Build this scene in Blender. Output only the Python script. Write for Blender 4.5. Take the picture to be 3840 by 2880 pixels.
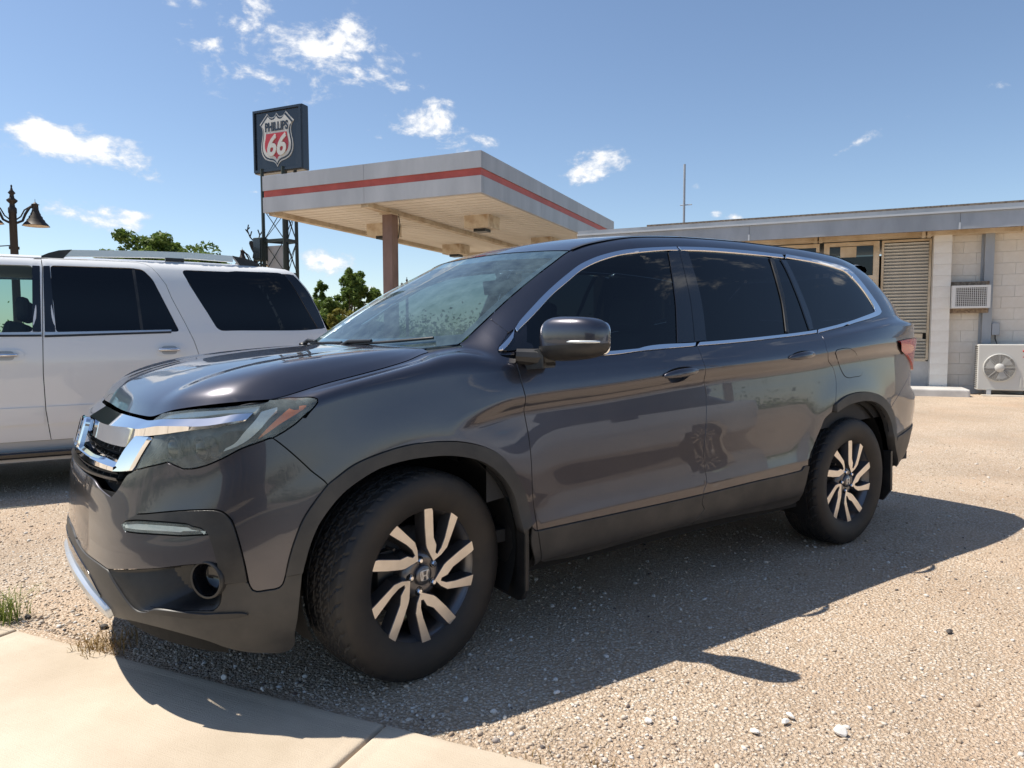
import bpy, bmesh, math, random
import numpy as np
from mathutils import Vector, Matrix
from mathutils.geometry import delaunay_2d_cdt
random.seed(7); rng = np.random.default_rng(7)
scene = bpy.context.scene
for o in list(bpy.data.objects): bpy.data.objects.remove(o)
COL = scene.collection
# ------------------------------------------------------------------ camera
CAM = (-1.1751, -3.1368, 1.2079); YAW, PITCH, ROLL = .6223, -.0658, -.0027
_f = np.array([math.sin(YAW)*math.cos(PITCH), math.cos(YAW)*math.cos(PITCH), math.sin(PITCH)])
_r0 = np.array([math.cos(YAW), -math.sin(YAW), 0.]); _u0 = np.cross(_r0, _f)
_r = _r0*math.cos(ROLL)+_u0*math.sin(ROLL); _u = -_r0*math.sin(ROLL)+_u0*math.cos(ROLL)
cd = bpy.data.cameras.new('camera'); cam = bpy.data.objects.new('camera', cd); COL.objects.link(cam)
cd.sensor_width = 36; cd.lens = 36*2668.36/3840; cd.clip_start = .05; cd.clip_end = 4000
M4 = Matrix(((_r[0], _u[0], -_f[0], CAM[0]), (_r[1], _u[1], -_f[1], CAM[1]), (_r[2], _u[2], -_f[2], CAM[2]), (0, 0, 0, 1)))
cam.matrix_world = M4; scene.camera = cam
# ------------------------------------------------------------------ world: sky and fair-weather clouds
SUN_EL = math.radians(61.0); SUNV = Vector((-.37, .41, 1)).normalized()     # towards the sun
SUN_AZ = math.atan2(SUNV.x, SUNV.y)
world = bpy.data.worlds.new('World'); scene.world = world; world.use_nodes = True
wt = world.node_tree; wt.nodes.clear()
def WN(t, **k):
    n = wt.nodes.new(t)
    for a, v in k.items(): setattr(n, a, v)
    return n
def wmath(op, a, b=None, c=None):
    n = WN('ShaderNodeMath', operation=op)
    for i, x in enumerate((a, b, c)):
        if x is None: continue
        if isinstance(x, (int, float)): n.inputs[i].default_value = x
        else: wt.links.new(x, n.inputs[i])
    return n.outputs[0]
sky = WN('ShaderNodeTexSky', sky_type='NISHITA', sun_disc=False, sun_elevation=SUN_EL, sun_rotation=SUN_AZ, altitude=600, air_density=1.0, dust_density=.55, ozone_density=1.5)
bg1 = WN('ShaderNodeBackground'); bg1.inputs[1].default_value = .092
wt.links.new(sky.outputs[0], bg1.inputs[0])
tc = WN('ShaderNodeTexCoord'); DIRV = tc.outputs['Generated']
def sky_dir(px, py):      # a direction in the sky, written down once in azimuth/elevation
    d = ((px-1920)/2668.36)*_r-((py-1440)/2668.36)*_u+_f
    return d/np.linalg.norm(d)
CLOUDS = [  # azimuth deg, elevation deg, half width deg, half height deg, tilt deg, strength
]
for px, py, w, h, tilt, st in [(1010,150,5.6,2.2,-8,1.0),(1250,215,6.0,1.7,-16,.95),(1440,300,3.2,1.2,-12,.7),(200,535,4.2,1.2,-8,1.),(515,600,1.6,.9,-15,.9),(1620,470,4.2,1.5,-6,1.),(1830,535,1.7,.7,-8,.55),(2215,625,2.8,1.2,-6,1.),
    (370,815,2.9,.95,-6,1.),(515,812,1.2,.5,-5,.8),(1225,985,2.5,.9,4,1.),(3190,550,3.2,.45,22,.5),(3760,320,1.2,.5,0,.5),(2755,815,1.0,.4,0,.7),(2600,700,.7,.4,0,.6),(2690,812,.5,.4,0,.7),(960,720,.7,.3,0,.6),(1300,100,1.2,.8,-30,.6),(1385,1095,1.0,.7,0,.8),(1010,785,.7,.5,-40,.4)]:
    d = sky_dir(px, py); CLOUDS.append((math.degrees(math.atan2(d[0], d[1])), math.degrees(math.asin(d[2])), w, h, tilt, st))
crng = random.Random(5)
for k in range(18):       # the rest of the sky carries the same scattered small clouds
    az = crng.uniform(85, 340); el = crng.choice([crng.uniform(5, 18), crng.uniform(12, 40), crng.uniform(25, 65)])
    CLOUDS.append((az, el, crng.uniform(2.5, 7), crng.uniform(.9, 2.2), crng.uniform(-15, 15), crng.uniform(.6, 1.)))
best = None
for az, el, w, h, tilt, st in CLOUDS:
    A_, E_ = math.radians(az), math.radians(el)
    c_ = Vector((math.sin(A_)*math.cos(E_), math.cos(A_)*math.cos(E_), math.sin(E_)))
    r_ = Vector((math.cos(A_), -math.sin(A_), 0)); u_ = r_.cross(c_)
    t_ = math.radians(tilt); r2 = r_*math.cos(t_)+u_*math.sin(t_); u2 = -r_*math.sin(t_)+u_*math.cos(t_)
    mp = WN('ShaderNodeMapping', vector_type='TEXTURE'); wt.links.new(DIRV, mp.inputs['Vector'])
    mp.inputs['Location'].default_value = c_
    mp.inputs['Rotation'].default_value = Matrix((r2, u2, c_)).transposed().to_euler()
    mp.inputs['Scale'].default_value = (math.sin(math.radians(w)), math.sin(math.radians(h)), .3)
    le = WN('ShaderNodeVectorMath', operation='LENGTH'); wt.links.new(mp.outputs[0], le.inputs[0])
    m = wmath('SUBTRACT', st, le.outputs['Value'])
    best = m if best is None else wmath('MAXIMUM', best, m)
def wnoise(scale, detail, rough, dist=0., stretch=(1, 1, 1)):
    mp = WN('ShaderNodeMapping'); mp.inputs['Scale'].default_value = stretch; wt.links.new(DIRV, mp.inputs[0])
    n = WN('ShaderNodeTexNoise'); n.inputs['Scale'].default_value = scale; n.inputs['Detail'].default_value = detail
    n.inputs['Roughness'].default_value = rough; n.inputs['Distortion'].default_value = dist
    wt.links.new(mp.outputs[0], n.inputs['Vector']); return n.outputs['Fac']
n1 = wnoise(16, 8, .62, .3, (1, 1, 1.7)); n2 = wnoise(48, 5, .6, .2, (1, 1, 1.5))
nn = wmath('ADD', wmath('MULTIPLY', wmath('SUBTRACT', n1, .5), 4.4), wmath('MULTIPLY', wmath('SUBTRACT', n2, .5), 1.4))
dens = wmath('ADD', wmath('MINIMUM', wmath('MULTIPLY', best, .9), .62), nn)
mr = WN('ShaderNodeMapRange', interpolation_type='SMOOTHSTEP'); mr.inputs['From Min'].default_value = .05; mr.inputs['From Max'].default_value = 1.05
wt.links.new(dens, mr.inputs['Value'])
gate = WN('ShaderNodeMapRange', interpolation_type='SMOOTHSTEP'); gate.inputs['From Min'].default_value = -1.2; gate.inputs['From Max'].default_value = .1
wt.links.new(best, gate.inputs['Value'])
mask = wmath('MULTIPLY', wmath('MULTIPLY', mr.outputs[0], gate.outputs[0]), .95)
cr = WN('ShaderNodeMix', data_type='RGBA'); cr.inputs['A'].default_value = (.64, .67, .73, 1); cr.inputs['B'].default_value = (.97, .97, .97, 1)
wt.links.new(mr.outputs[0], cr.inputs['Factor'])
bg2 = WN('ShaderNodeBackground'); bg2.inputs[1].default_value = .72; wt.links.new(cr.outputs['Result'], bg2.inputs[0])
mx = WN('ShaderNodeMixShader'); wt.links.new(mask, mx.inputs[0]); wt.links.new(bg1.outputs[0], mx.inputs[1]); wt.links.new(bg2.outputs[0], mx.inputs[2])
wo = WN('ShaderNodeOutputWorld'); wt.links.new(mx.outputs[0], wo.inputs[0])
world.cycles.sampling_method = 'MANUAL'; world.cycles.sample_map_resolution = 512
# ------------------------------------------------------------------ sun, exposure
sd = bpy.data.lights.new('sun', 'SUN'); sd.energy = 4.0; sd.angle = math.radians(.53); sd.color = (1.0, .93, .82)
so = bpy.data.objects.new('sun', sd); COL.objects.link(so); so.rotation_euler = SUNV.to_track_quat('Z', 'Y').to_euler(); so.location = (0, 0, 30)
scene.view_settings.view_transform = 'Standard'; scene.view_settings.look = 'None'; scene.view_settings.exposure = 0.68; scene.view_settings.gamma = 1
scene.view_settings.use_curve_mapping = False
scene.cycles.max_bounces = 8; scene.cycles.transparent_max_bounces = 16; scene.cycles.caustics_reflective = False; scene.cycles.caustics_refractive = False
# ------------------------------------------------------------------ materials
MATS = {}
def mat(name, base, rough=.5, metal=0., coat=0., coat_rough=.03, spec=.5, alpha=1., emit=None):
    m = bpy.data.materials.new(name); m.use_nodes = True
    p = m.node_tree.nodes['Principled BSDF']
    p.inputs['Base Color'].default_value = (*base, 1); p.inputs['Roughness'].default_value = rough; p.inputs['Metallic'].default_value = metal
    p.inputs['Coat Weight'].default_value = coat; p.inputs['Coat Roughness'].default_value = coat_rough; p.inputs['Specular IOR Level'].default_value = spec
    MATS[name] = m; return m
def nd(m, t, **k):
    n = m.node_tree.nodes.new(t)
    for a, v in k.items():
        if a in n.inputs: n.inputs[a].default_value = v
        else: setattr(n, a, v)
    return n
def ln(m, a, b): m.node_tree.links.new(a, b)
def P(m): return m.node_tree.nodes['Principled BSDF']
def add_noise(m, c1, c2, scale, detail=4, rough=.6, lo=.35, hi=.65, coord='Object', bump=0., bump_scale=None, stretch=(1, 1, 1), bump_dist=.01):
    t = nd(m, 'ShaderNodeTexCoord'); mp = nd(m, 'ShaderNodeMapping'); mp.inputs['Scale'].default_value = stretch
    ln(m, t.outputs[coord], mp.inputs[0])
    n = nd(m, 'ShaderNodeTexNoise', Scale=scale, Detail=detail, Roughness=rough); ln(m, mp.outputs[0], n.inputs['Vector'])
    r = nd(m, 'ShaderNodeMapRange'); r.inputs['From Min'].default_value = lo; r.inputs['From Max'].default_value = hi; ln(m, n.outputs['Fac'], r.inputs['Value'])
    mix = nd(m, 'ShaderNodeMix', data_type='RGBA'); mix.inputs['A'].default_value = (*c1, 1); mix.inputs['B'].default_value = (*c2, 1)
    ln(m, r.outputs[0], mix.inputs['Factor']); ln(m, mix.outputs['Result'], P(m).inputs['Base Color'])
    if bump:
        nb = nd(m, 'ShaderNodeTexNoise', Scale=bump_scale or scale*4, Detail=4, Roughness=.6); ln(m, mp.outputs[0], nb.inputs['Vector'])
        b = nd(m, 'ShaderNodeBump', Strength=bump, Distance=bump_dist); ln(m, nb.outputs['Fac'], b.inputs['Height']); ln(m, b.outputs[0], P(m).inputs['Normal'])
    return mix
def metallic_paint(name, base, flop, rough=.42):
    m = mat(name, base, rough, .9, 1.0, .012)
    lw = nd(m, 'ShaderNodeLayerWeight', Blend=.35)
    t = nd(m, 'ShaderNodeTexCoord'); v = nd(m, 'ShaderNodeTexNoise', Scale=900., Detail=1.); ln(m, t.outputs['Object'], v.inputs['Vector'])
    mix = nd(m, 'ShaderNodeMix', data_type='RGBA'); mix.inputs['A'].default_value = (*flop, 1); mix.inputs['B'].default_value = (*base, 1)
    ln(m, v.outputs['Fac'], mix.inputs['Factor'])
    # road dust: thin, uneven, dulls the clear coat
    d = nd(m, 'ShaderNodeTexNoise', Scale=7., Detail=6., Roughness=.65); ln(m, t.outputs['Object'], d.inputs['Vector'])
    r = nd(m, 'ShaderNodeMapRange'); r.inputs['From Min'].default_value = .42; r.inputs['From Max'].default_value = .8; r.inputs['To Max'].default_value = .05; ln(m, d.outputs['Fac'], r.inputs['Value'])
    mix2 = nd(m, 'ShaderNodeMix', data_type='RGBA'); ln(m, mix.outputs['Result'], mix2.inputs['A']); mix2.inputs['B'].default_value = (.30, .25, .20, 1); ln(m, r.outputs[0], mix2.inputs['Factor'])
    ln(m, mix2.outputs['Result'], P(m).inputs['Base Color'])
    r2 = nd(m, 'ShaderNodeMapRange'); r2.inputs['From Min'].default_value = .4; r2.inputs['From Max'].default_value = .8; r2.inputs['To Min'].default_value = .008; r2.inputs['To Max'].default_value = .05; ln(m, d.outputs['Fac'], r2.inputs['Value'])
    ln(m, r2.outputs[0], P(m).inputs['Coat Roughness'])
    return m
def glass_mat(name, tint, haze=0., haze_col=(.7, .75, .75), rough=0.):
    m = bpy.data.materials.new(name); m.use_nodes = True; nt = m.node_tree; nt.nodes.clear()
    tr = nd(m, 'ShaderNodeBsdfTransparent'); tr.inputs[0].default_value = (*tint, 1)
    gl = nd(m, 'ShaderNodeBsdfGlossy', Roughness=rough); gl.inputs[0].default_value = (1, 1, 1, 1)
    fr = nd(m, 'ShaderNodeFresnel', IOR=1.5); out = nd(m, 'ShaderNodeOutputMaterial')
    geo = nd(m, 'ShaderNodeNewGeometry')
    mix = nd(m, 'ShaderNodeMixShader'); ln(m, fr.outputs[0], mix.inputs[0]); ln(m, tr.outputs[0], mix.inputs[1]); ln(m, gl.outputs[0], mix.inputs[2])
    last = mix.outputs[0]
    if haze:
        df = nd(m, 'ShaderNodeBsdfDiffuse'); df.inputs[0].default_value = (*haze_col, 1)
        t = nd(m, 'ShaderNodeTexCoord'); n = nd(m, 'ShaderNodeTexNoise', Scale=14., Detail=5., Roughness=.65); ln(m, t.outputs['Object'], n.inputs['Vector'])
        r = nd(m, 'ShaderNodeMapRange'); r.inputs['From Min'].default_value = .3; r.inputs['From Max'].default_value = .75; r.inputs['To Min'].default_value = haze*.4; r.inputs['To Max'].default_value = haze*1.8; ln(m, n.outputs['Fac'], r.inputs['Value'])
        m2 = nd(m, 'ShaderNodeMixShader'); ln(m, r.outputs[0], m2.inputs[0]); ln(m, last, m2.inputs[1]); ln(m, df.outputs[0], m2.inputs[2]); last = m2.outputs[0]
    # the back of a pane must not mirror totally: use plain transmission there
    tb = nd(m, 'ShaderNodeBsdfTransparent'); tb.inputs[0].default_value = (*tint, 1)
    m3 = nd(m, 'ShaderNodeMixShader'); ln(m, geo.outputs['Backfacing'], m3.inputs[0]); ln(m, last, m3.inputs[1]); ln(m, tb.outputs[0], m3.inputs[2])
    ln(m, m3.outputs[0], out.inputs[0]); MATS[name] = m; return m
metallic_paint('paint', (.062, .061, .074), (.090, .088, .104), .30)
mat('black_gloss', (.006, .006, .008), .12, 0, .6)
mat('black_plastic', (.020, .020, .021), .42); add_noise(MATS['black_plastic'], (.014, .014, .015), (.034, .032, .030), 9, bump=.15, bump_scale=700, bump_dist=.0006)
mat('grey_clad', (.04, .039, .038), .5); add_noise(MATS['grey_clad'], (.026, .026, .027), (.058, .054, .049), 6, 6, bump=.12, bump_scale=600, bump_dist=.0006)
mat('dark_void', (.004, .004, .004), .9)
mat('chrome', (.82, .83, .85), .035, 1.)
mat('satin_silver', (.62, .63, .64), .32, .85)
mat('skid_silver', (.66, .68, .70), .30, .55)
mat('machined', (.80, .77, .73), .30, 1.); add_noise(MATS['machined'], (.74, .70, .65), (.84, .81, .77), 14, lo=.3, hi=.7)
mat('rim_dark', (.15, .145, .15), .32, .85, .5, .1)
mat('brake_steel', (.14, .135, .13), .5, .8)
mat('rubber', (.013, .013, .013), .6); add_noise(MATS['rubber'], (.011, .011, .012), (.030, .025, .020), 9, 6, lo=.42, hi=.72)
mat('sidewall', (.02, .018, .016), .62); add_noise(MATS['sidewall'], (.014, .013, .013), (.040, .031, .023), 5, 6, lo=.35, hi=.7)
mat('lamp_dark', (.03, .032, .034), .25, .5)
mat('lamp_silver', (.80, .83, .82), .22, .3)
mat('amber', (.75, .17, .02), .22, 0., .8); 
mat('red_lens', (.40, .004, .010), .25, 0., .6, .02)
mat('red_lens_pale', (.50, .03, .055), .25, 0., .6, .02)
mat('interior', (.030, .030, .031), .75)
mat('interior_light', (.36, .35, .33), .85)
mat('mirror_glass', (.9, .9, .9), .01, 1.)
glass_mat('windshield', (.66, .82, .80), .075, (.42, .62, .68))  # teal diffuse haze paints sky reflection into the screen
glass_mat('tint_front', (.15, .19, .19))
glass_mat('tint_rear', (.03, .036, .045))
glass_mat('lens', (.86, .90, .89), .24, (.40, .46, .45))
# ------------------------------------------------------------------ mesh helpers
def setp(o, label=None, cat=None, group=None, kind=None):
    if label: o['label'] = label
    if cat: o['category'] = cat
    if group: o['group'] = group
    if kind: o['kind'] = kind
    return o
def link(o, parent=None):
    COL.objects.link(o)
    if parent is not None: o.parent = parent
    return o
def empty(name, loc=(0, 0, 0), rz=0., parent=None, **k):
    o = bpy.data.objects.new(name, None); o.location = loc; o.rotation_euler = (0, 0, rz); o.empty_display_size = .2
    link(o, parent); return setp(o, **k)
def mesh_obj(name, V, F, m, parent=None, normals=None, smooth=False, loc=None, **k):
    me = bpy.data.meshes.new(name); me.from_pydata([tuple(map(float, v)) for v in V], [], [tuple(int(i) for i in f) for f in F])
    ms = m if isinstance(m, (list, tuple)) else [m]
    for q in ms: me.materials.append(MATS[q] if isinstance(q, str) else q)
    if smooth or normals is not None: me.polygons.foreach_set('use_smooth', [True]*len(me.polygons))
    me.validate(clean_customdata=False); me.update()
    if normals is not None and len(me.vertices) == len(normals): me.normals_split_custom_set_from_vertices([tuple(map(float, n)) for n in normals])
    o = bpy.data.objects.new(name, me)
    if loc is not None: o.location = loc
    link(o, parent); return setp(o, **k)
class MB:
    """collects simple solids into one mesh"""
    def __init__(s): s.V = []; s.F = []; s.S = []
    def add(s, V, F, smooth=False):
        b = len(s.V); s.V += [tuple(v) for v in V]; s.F += [tuple(i+b for i in f) for f in F]; s.S += [smooth]*len(F); return s
    def box(s, c, d, rot=None, taper=None):
        x, y, z = d[0]/2, d[1]/2, d[2]/2; V = []
        for k in (-1, 1):
            t = 1 if (k < 0 or taper is None) else taper
            V += [(-x*t, -y*t, k*z), (x*t, -y*t, k*z), (x*t, y*t, k*z), (-x*t, y*t, k*z)]
        V = [Vector(v) for v in V]
        if rot is not None: V = [rot @ v for v in V]
        V = [v+Vector(c) for v in V]
        return s.add(V, [(3, 2, 1, 0), (4, 5, 6, 7), (0, 1, 5, 4), (1, 2, 6, 5), (2, 3, 7, 6), (3, 0, 4, 7)])
    def bar(s, a, b, w, h=None, up=(0, 0, 1)):
        a, b = Vector(a), Vector(b); d = b-a; L = d.length; d.normalize(); h = h or w
        u = Vector(up); r = d.cross(u)
        if r.length < 1e-4: r = d.cross(Vector((1, 0, 0)))
        r.normalize(); u = r.cross(d)
        V = [p+r*sx*w/2+u*sy*h/2 for p in (a, b) for sx, sy in ((-1, -1), (1, -1), (1, 1), (-1, 1))]
        return s.add(V, [(3, 2, 1, 0), (4, 5, 6, 7), (0, 1, 5, 4), (1, 2, 6, 5), (2, 3, 7, 6), (3, 0, 4, 7)])
    def tube(s, pts, rad, n=10, caps=True, smooth=True):
        pts = [Vector(p) for p in pts]; rad = rad if isinstance(rad, (list, tuple)) else [rad]*len(pts)
        V = []; F = []; prev = None
        for i, p in enumerate(pts):
            d = (pts[min(i+1, len(pts)-1)]-pts[max(i-1, 0)]).normalized()
            if prev is None: r = d.orthogonal().normalized()
            else: r = (prev-d*prev.dot(d)).normalized()
            prev = r; u = d.cross(r)
            V += [p+(r*math.cos(2*math.pi*k/n)+u*math.sin(2*math.pi*k/n))*rad[i] for k in range(n)]
        for i in range(len(pts)-1):
            F += [(i*n+k, i*n+(k+1) % n, (i+1)*n+(k+1) % n, (i+1)*n+k) for k in range(n)]
        s.add(V, F, smooth)
        if caps:
            s.add(V[:n], [tuple(reversed(range(n)))]); s.add(V[-n:], [tuple(range(n))])
        return s
    def lathe(s, prof, n=32, axis='z', c=(0, 0, 0), smooth=True):
        V = []; F = []; c = Vector(c)
        for r, h in prof:
            for k in range(n):
                t = 2*math.pi*k/n
                v = {'z': (r*math.cos(t), r*math.sin(t), h), 'y': (r*math.cos(t), h, r*math.sin(t)), 'x': (h, r*math.cos(t), r*math.sin(t))}[axis]
                V.append(Vector(v)+c)
        for i in range(len(prof)-1):
            F += [(i*n+k, i*n+(k+1) % n, (i+1)*n+(k+1) % n, (i+1)*n+k) for k in range(n)]
        return s.add(V, F, smooth)
    def prism(s, poly, o, ex, ey, ez, depth):
        """extrude a 2D polygon: point = o + x*ex + y*ey, thickness depth along ez"""
        o, ex, ey, ez = Vector(o), Vector(ex), Vector(ey), Vector(ez); n = len(poly)
        A = [o+ex*x+ey*y for x, y in poly]; B = [p+ez*depth for p in A]
        tri = delaunay_2d_cdt([Vector(p) for p in poly], [(i, (i+1) % n) for i in range(n)], [list(range(n))], 1, 1e-6)
        if len(tri[0]) == n:
            cw = [tuple(f) for f in tri[2]]
        else: cw = [tuple(range(n))]
        F = [tuple(reversed(f)) for f in cw]+[tuple(i+n for i in f) for f in cw]+[(i, (i+1) % n, (i+1) % n+n, i+n) for i in range(n)]
        return s.add(A+B, F)
    def build(s, name, m, parent=None, loc=None, fix=True, **k):
        me = bpy.data.meshes.new(name); me.from_pydata([tuple(v) for v in s.V], [], s.F)
        me.polygons.foreach_set('use_smooth', s.S)
        if fix:
            bm = bmesh.new(); bm.from_mesh(me); bmesh.ops.recalc_face_normals(bm, faces=bm.faces); bm.to_mesh(me); bm.free()
        for q in (m if isinstance(m, (list, tuple)) else [m]): me.materials.append(MATS[q])
        o = bpy.data.objects.new(name, me)
        if loc is not None: o.location = loc
        link(o, parent); return setp(o, **k)
def copy_tree(o, parent=None):
    c_ = o.copy(); link(c_, parent)
    for ch in list(o.children): copy_tree(ch, c_)
    return c_
def bevel(o, w=.01, seg=2):
    md = o.modifiers.new('bevel', 'BEVEL'); md.width = w; md.segments = seg; md.limit_method = 'ANGLE'; md.angle_limit = math.radians(40); return o

# ================================================================== ground, pavement, road
EA = Vector((.861, .508, 0)); EB = Vector((-.508, .861, 0)); C0 = Vector((CAM[0], CAM[1], 0))
def PT(p, t, z=0.): return C0+EA*p+EB*t+Vector((0, 0, z))          # p: away from the street, t: along it
def gz(p): u = min(1, max(0, (p-7.)/8.)); return .17*u*u*(3-2*u)
def rock_colors(m, sc):
    t = nd(m, 'ShaderNodeTexCoord'); return t
def gravel_mat(name, palette, dark, scale, patch):
    m = mat(name, (.4, .32, .24), .92, spec=.25); t = nd(m, 'ShaderNodeTexCoord')
    v = nd(m, 'ShaderNodeTexVoronoi', Scale=scale); v.feature = 'F1'; ln(m, t.outputs['Object'], v.inputs['Vector'])
    v2 = nd(m, 'ShaderNodeTexVoronoi', Scale=scale*2.7); ln(m, t.outputs['Object'], v2.inputs['Vector'])
    sep = nd(m, 'ShaderNodeSeparateColor'); ln(m, v.outputs['Color'], sep.inputs[0])
    cr_ = nd(m, 'ShaderNodeValToRGB'); el = cr_.color_ramp.elements; el[0].position = 0; el[0].color = (*palette[0], 1); el[1].position = 1; el[1].color = (*palette[-1], 1)
    for i, c_ in enumerate(palette[1:-1]): e = el.new((i+1)/(len(palette)-1)); e.color = (*c_, 1)
    ln(m, sep.outputs[0], cr_.inputs[0])
    # darker fines between the stones
    r = nd(m, 'ShaderNodeMapRange'); r.inputs['From Min'].default_value = .30; r.inputs['From Max'].default_value = .62; ln(m, v.outputs['Distance'], r.inputs['Value'])
    mx_ = nd(m, 'ShaderNodeMix', data_type='RGBA'); ln(m, cr_.outputs[0], mx_.inputs['A']); mx_.inputs['B'].default_value = (*dark, 1); ln(m, r.outputs[0], mx_.inputs['Factor'])
    n = nd(m, 'ShaderNodeTexNoise', Scale=patch, Detail=7., Roughness=.6); ln(m, t.outputs['Object'], n.inputs['Vector'])
    r2 = nd(m, 'ShaderNodeMapRange'); r2.inputs['From Min'].default_value = .32; r2.inputs['From Max'].default_value = .7; r2.inputs['To Min'].default_value = .84; r2.inputs['To Max'].default_value = 1.12; ln(m, n.outputs['Fac'], r2.inputs['Value'])
    n3 = nd(m, 'ShaderNodeTexNoise', Scale=1.1, Detail=5., Roughness=.6); ln(m, t.outputs['Object'], n3.inputs['Vector'])
    r3 = nd(m, 'ShaderNodeMapRange'); r3.inputs['From Min'].default_value = .45; r3.inputs['From Max'].default_value = .72; r3.inputs['To Max'].default_value = .55; ln(m, n3.outputs['Fac'], r3.inputs['Value'])
    mx2 = nd(m, 'ShaderNodeMix', data_type='RGBA'); ln(m, mx_.outputs['Result'], mx2.inputs['A']); mx2.inputs['B'].default_value = (.56, .40, .275, 1); ln(m, r3.outputs[0], mx2.inputs['Factor'])
    mul = nd(m, 'ShaderNodeMix', data_type='RGBA', blend_type='MULTIPLY'); mul.inputs['Factor'].default_value = 1.; ln(m, mx2.outputs['Result'], mul.inputs['A']); ln(m, r2.outputs[0], mul.inputs['B'])
    ln(m, mul.outputs['Result'], P(m).inputs['Base Color'])
    a1 = nd(m, 'ShaderNodeMath', operation='MULTIPLY_ADD'); ln(m, v2.outputs['Distance'], a1.inputs[0]); a1.inputs[1].default_value = .4; ln(m, v.outputs['Distance'], a1.inputs[2])
    b = nd(m, 'ShaderNodeBump', Strength=1., Distance=.010); b.invert = True; ln(m, a1.outputs[0], b.inputs['Height']); ln(m, b.outputs[0], P(m).inputs['Normal'])
    return m
gravel_mat('gravel', [(.42, .32, .23), (.56, .445, .33), (.64, .525, .405), (.70, .59, .47), (.75, .66, .55), (.80, .75, .67)], (.47, .36, .26), 85., .8)
def grid_sheet(name, p0, p1, t0, t1, dp, dt, zf, m, **k):
    ps = np.arange(p0, p1+dp*.5, dp); ts = np.arange(t0, t1+dt*.5, dt); V = []; F = []; n = len(ts)
    for p in ps:
        for t in ts: q = PT(p, t, zf(p, t)); V.append(q)
    for i in range(len(ps)-1): F += [(i*n+j, (i+1)*n+j, (i+1)*n+j+1, i*n+j+1) for j in range(n-1)]
    F = [tuple(reversed(f)) for f in F]
    o = mesh_obj(name, V, F, m, smooth=True, **k)
    if o.data.polygons[0].normal.z < 0: o.data.flip_normals()
    return o
from mathutils import noise as mnoise
def lotz(p, t):
    return gz(p)+.006*mnoise.noise(Vector((p*.9, t*.9, 0)))+.004*mnoise.noise(Vector((p*2.3, t*2.3, 4.)))-.006
grid_sheet('ground', 1.74, 17.5, -14, 22, .22, .22, lotz, 'gravel', kind='structure')
# far ground, one sheet on to the horizon, a hair below the lot
mat('far_ground', (.36, .29, .21), .95); add_noise(MATS['far_ground'], (.30, .23, .16), (.44, .36, .27), .35, 8)
V = []; F = []
for p, z in ((17.3, .13), (60, .1), (300, 0), (2500, -4)):
    for t in (-2500, -300, -60, -14, 22, 60, 300, 2500): V.append(PT(p, t, z-(.02 if abs(t) > 200 else 0)))
for i in range(3): F += [(i*8+j, i*8+j+1, (i+1)*8+j+1, (i+1)*8+j) for j in range(7)]
b = len(V)
for t0, t1 in ((21.9, 2500), (-2500, -13.9)):
    for p in (1.74, 8, 12, 17.4):
        V += [PT(p, t0, gz(p)-.03), PT(p, t1, gz(p)-.03)]
    F += [(b+2*i, b+2*i+1, b+2*i+3, b+2*i+2) for i in range(3)]; b = len(V)
o = mesh_obj('ground', V, F, 'far_ground', kind='structure')
bm_ = bmesh.new(); bm_.from_mesh(o.data); bmesh.ops.recalc_face_normals(bm_, faces=bm_.faces); bm_.to_mesh(o.data); bm_.free()
for pl in o.data.polygons:
    if pl.normal.z < 0: pl.flip()
# concrete pavement: slabs with tooled edges
mat('concrete', (.50, .42, .33), .88, spec=.3)
m = MATS['concrete']; add_noise(m, (.47, .39, .295), (.63, .54, .43), 1.6, 8, .62, .3, .7)
t_ = nd(m, 'ShaderNodeTexCoord'); mp_ = nd(m, 'ShaderNodeMapping'); mp_.inputs['Rotation'].default_value = (0, 0, .75); mp_.inputs['Scale'].default_value = (6, 240, 20); ln(m, t_.outputs['Object'], mp_.inputs[0])
nb_ = nd(m, 'ShaderNodeTexNoise', Scale=1., Detail=3.); ln(m, mp_.outputs[0], nb_.inputs['Vector']); nc_ = nd(m, 'ShaderNodeTexNoise', Scale=260., Detail=3.); ln(m, t_.outputs['Object'], nc_.inputs['Vector'])
ad_ = nd(m, 'ShaderNodeMath', operation='ADD'); ln(m, nb_.outputs['Fac'], ad_.inputs[0]); ln(m, nc_.outputs['Fac'], ad_.inputs[1])
bu_ = nd(m, 'ShaderNodeBump', Strength=.55, Distance=.0035); ln(m, ad_.outputs[0], bu_.inputs['Height']); ln(m, bu_.outputs[0], P(m).inputs['Normal'])
walk = empty('pavement', (0, 0, 0), kind='structure')
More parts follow.
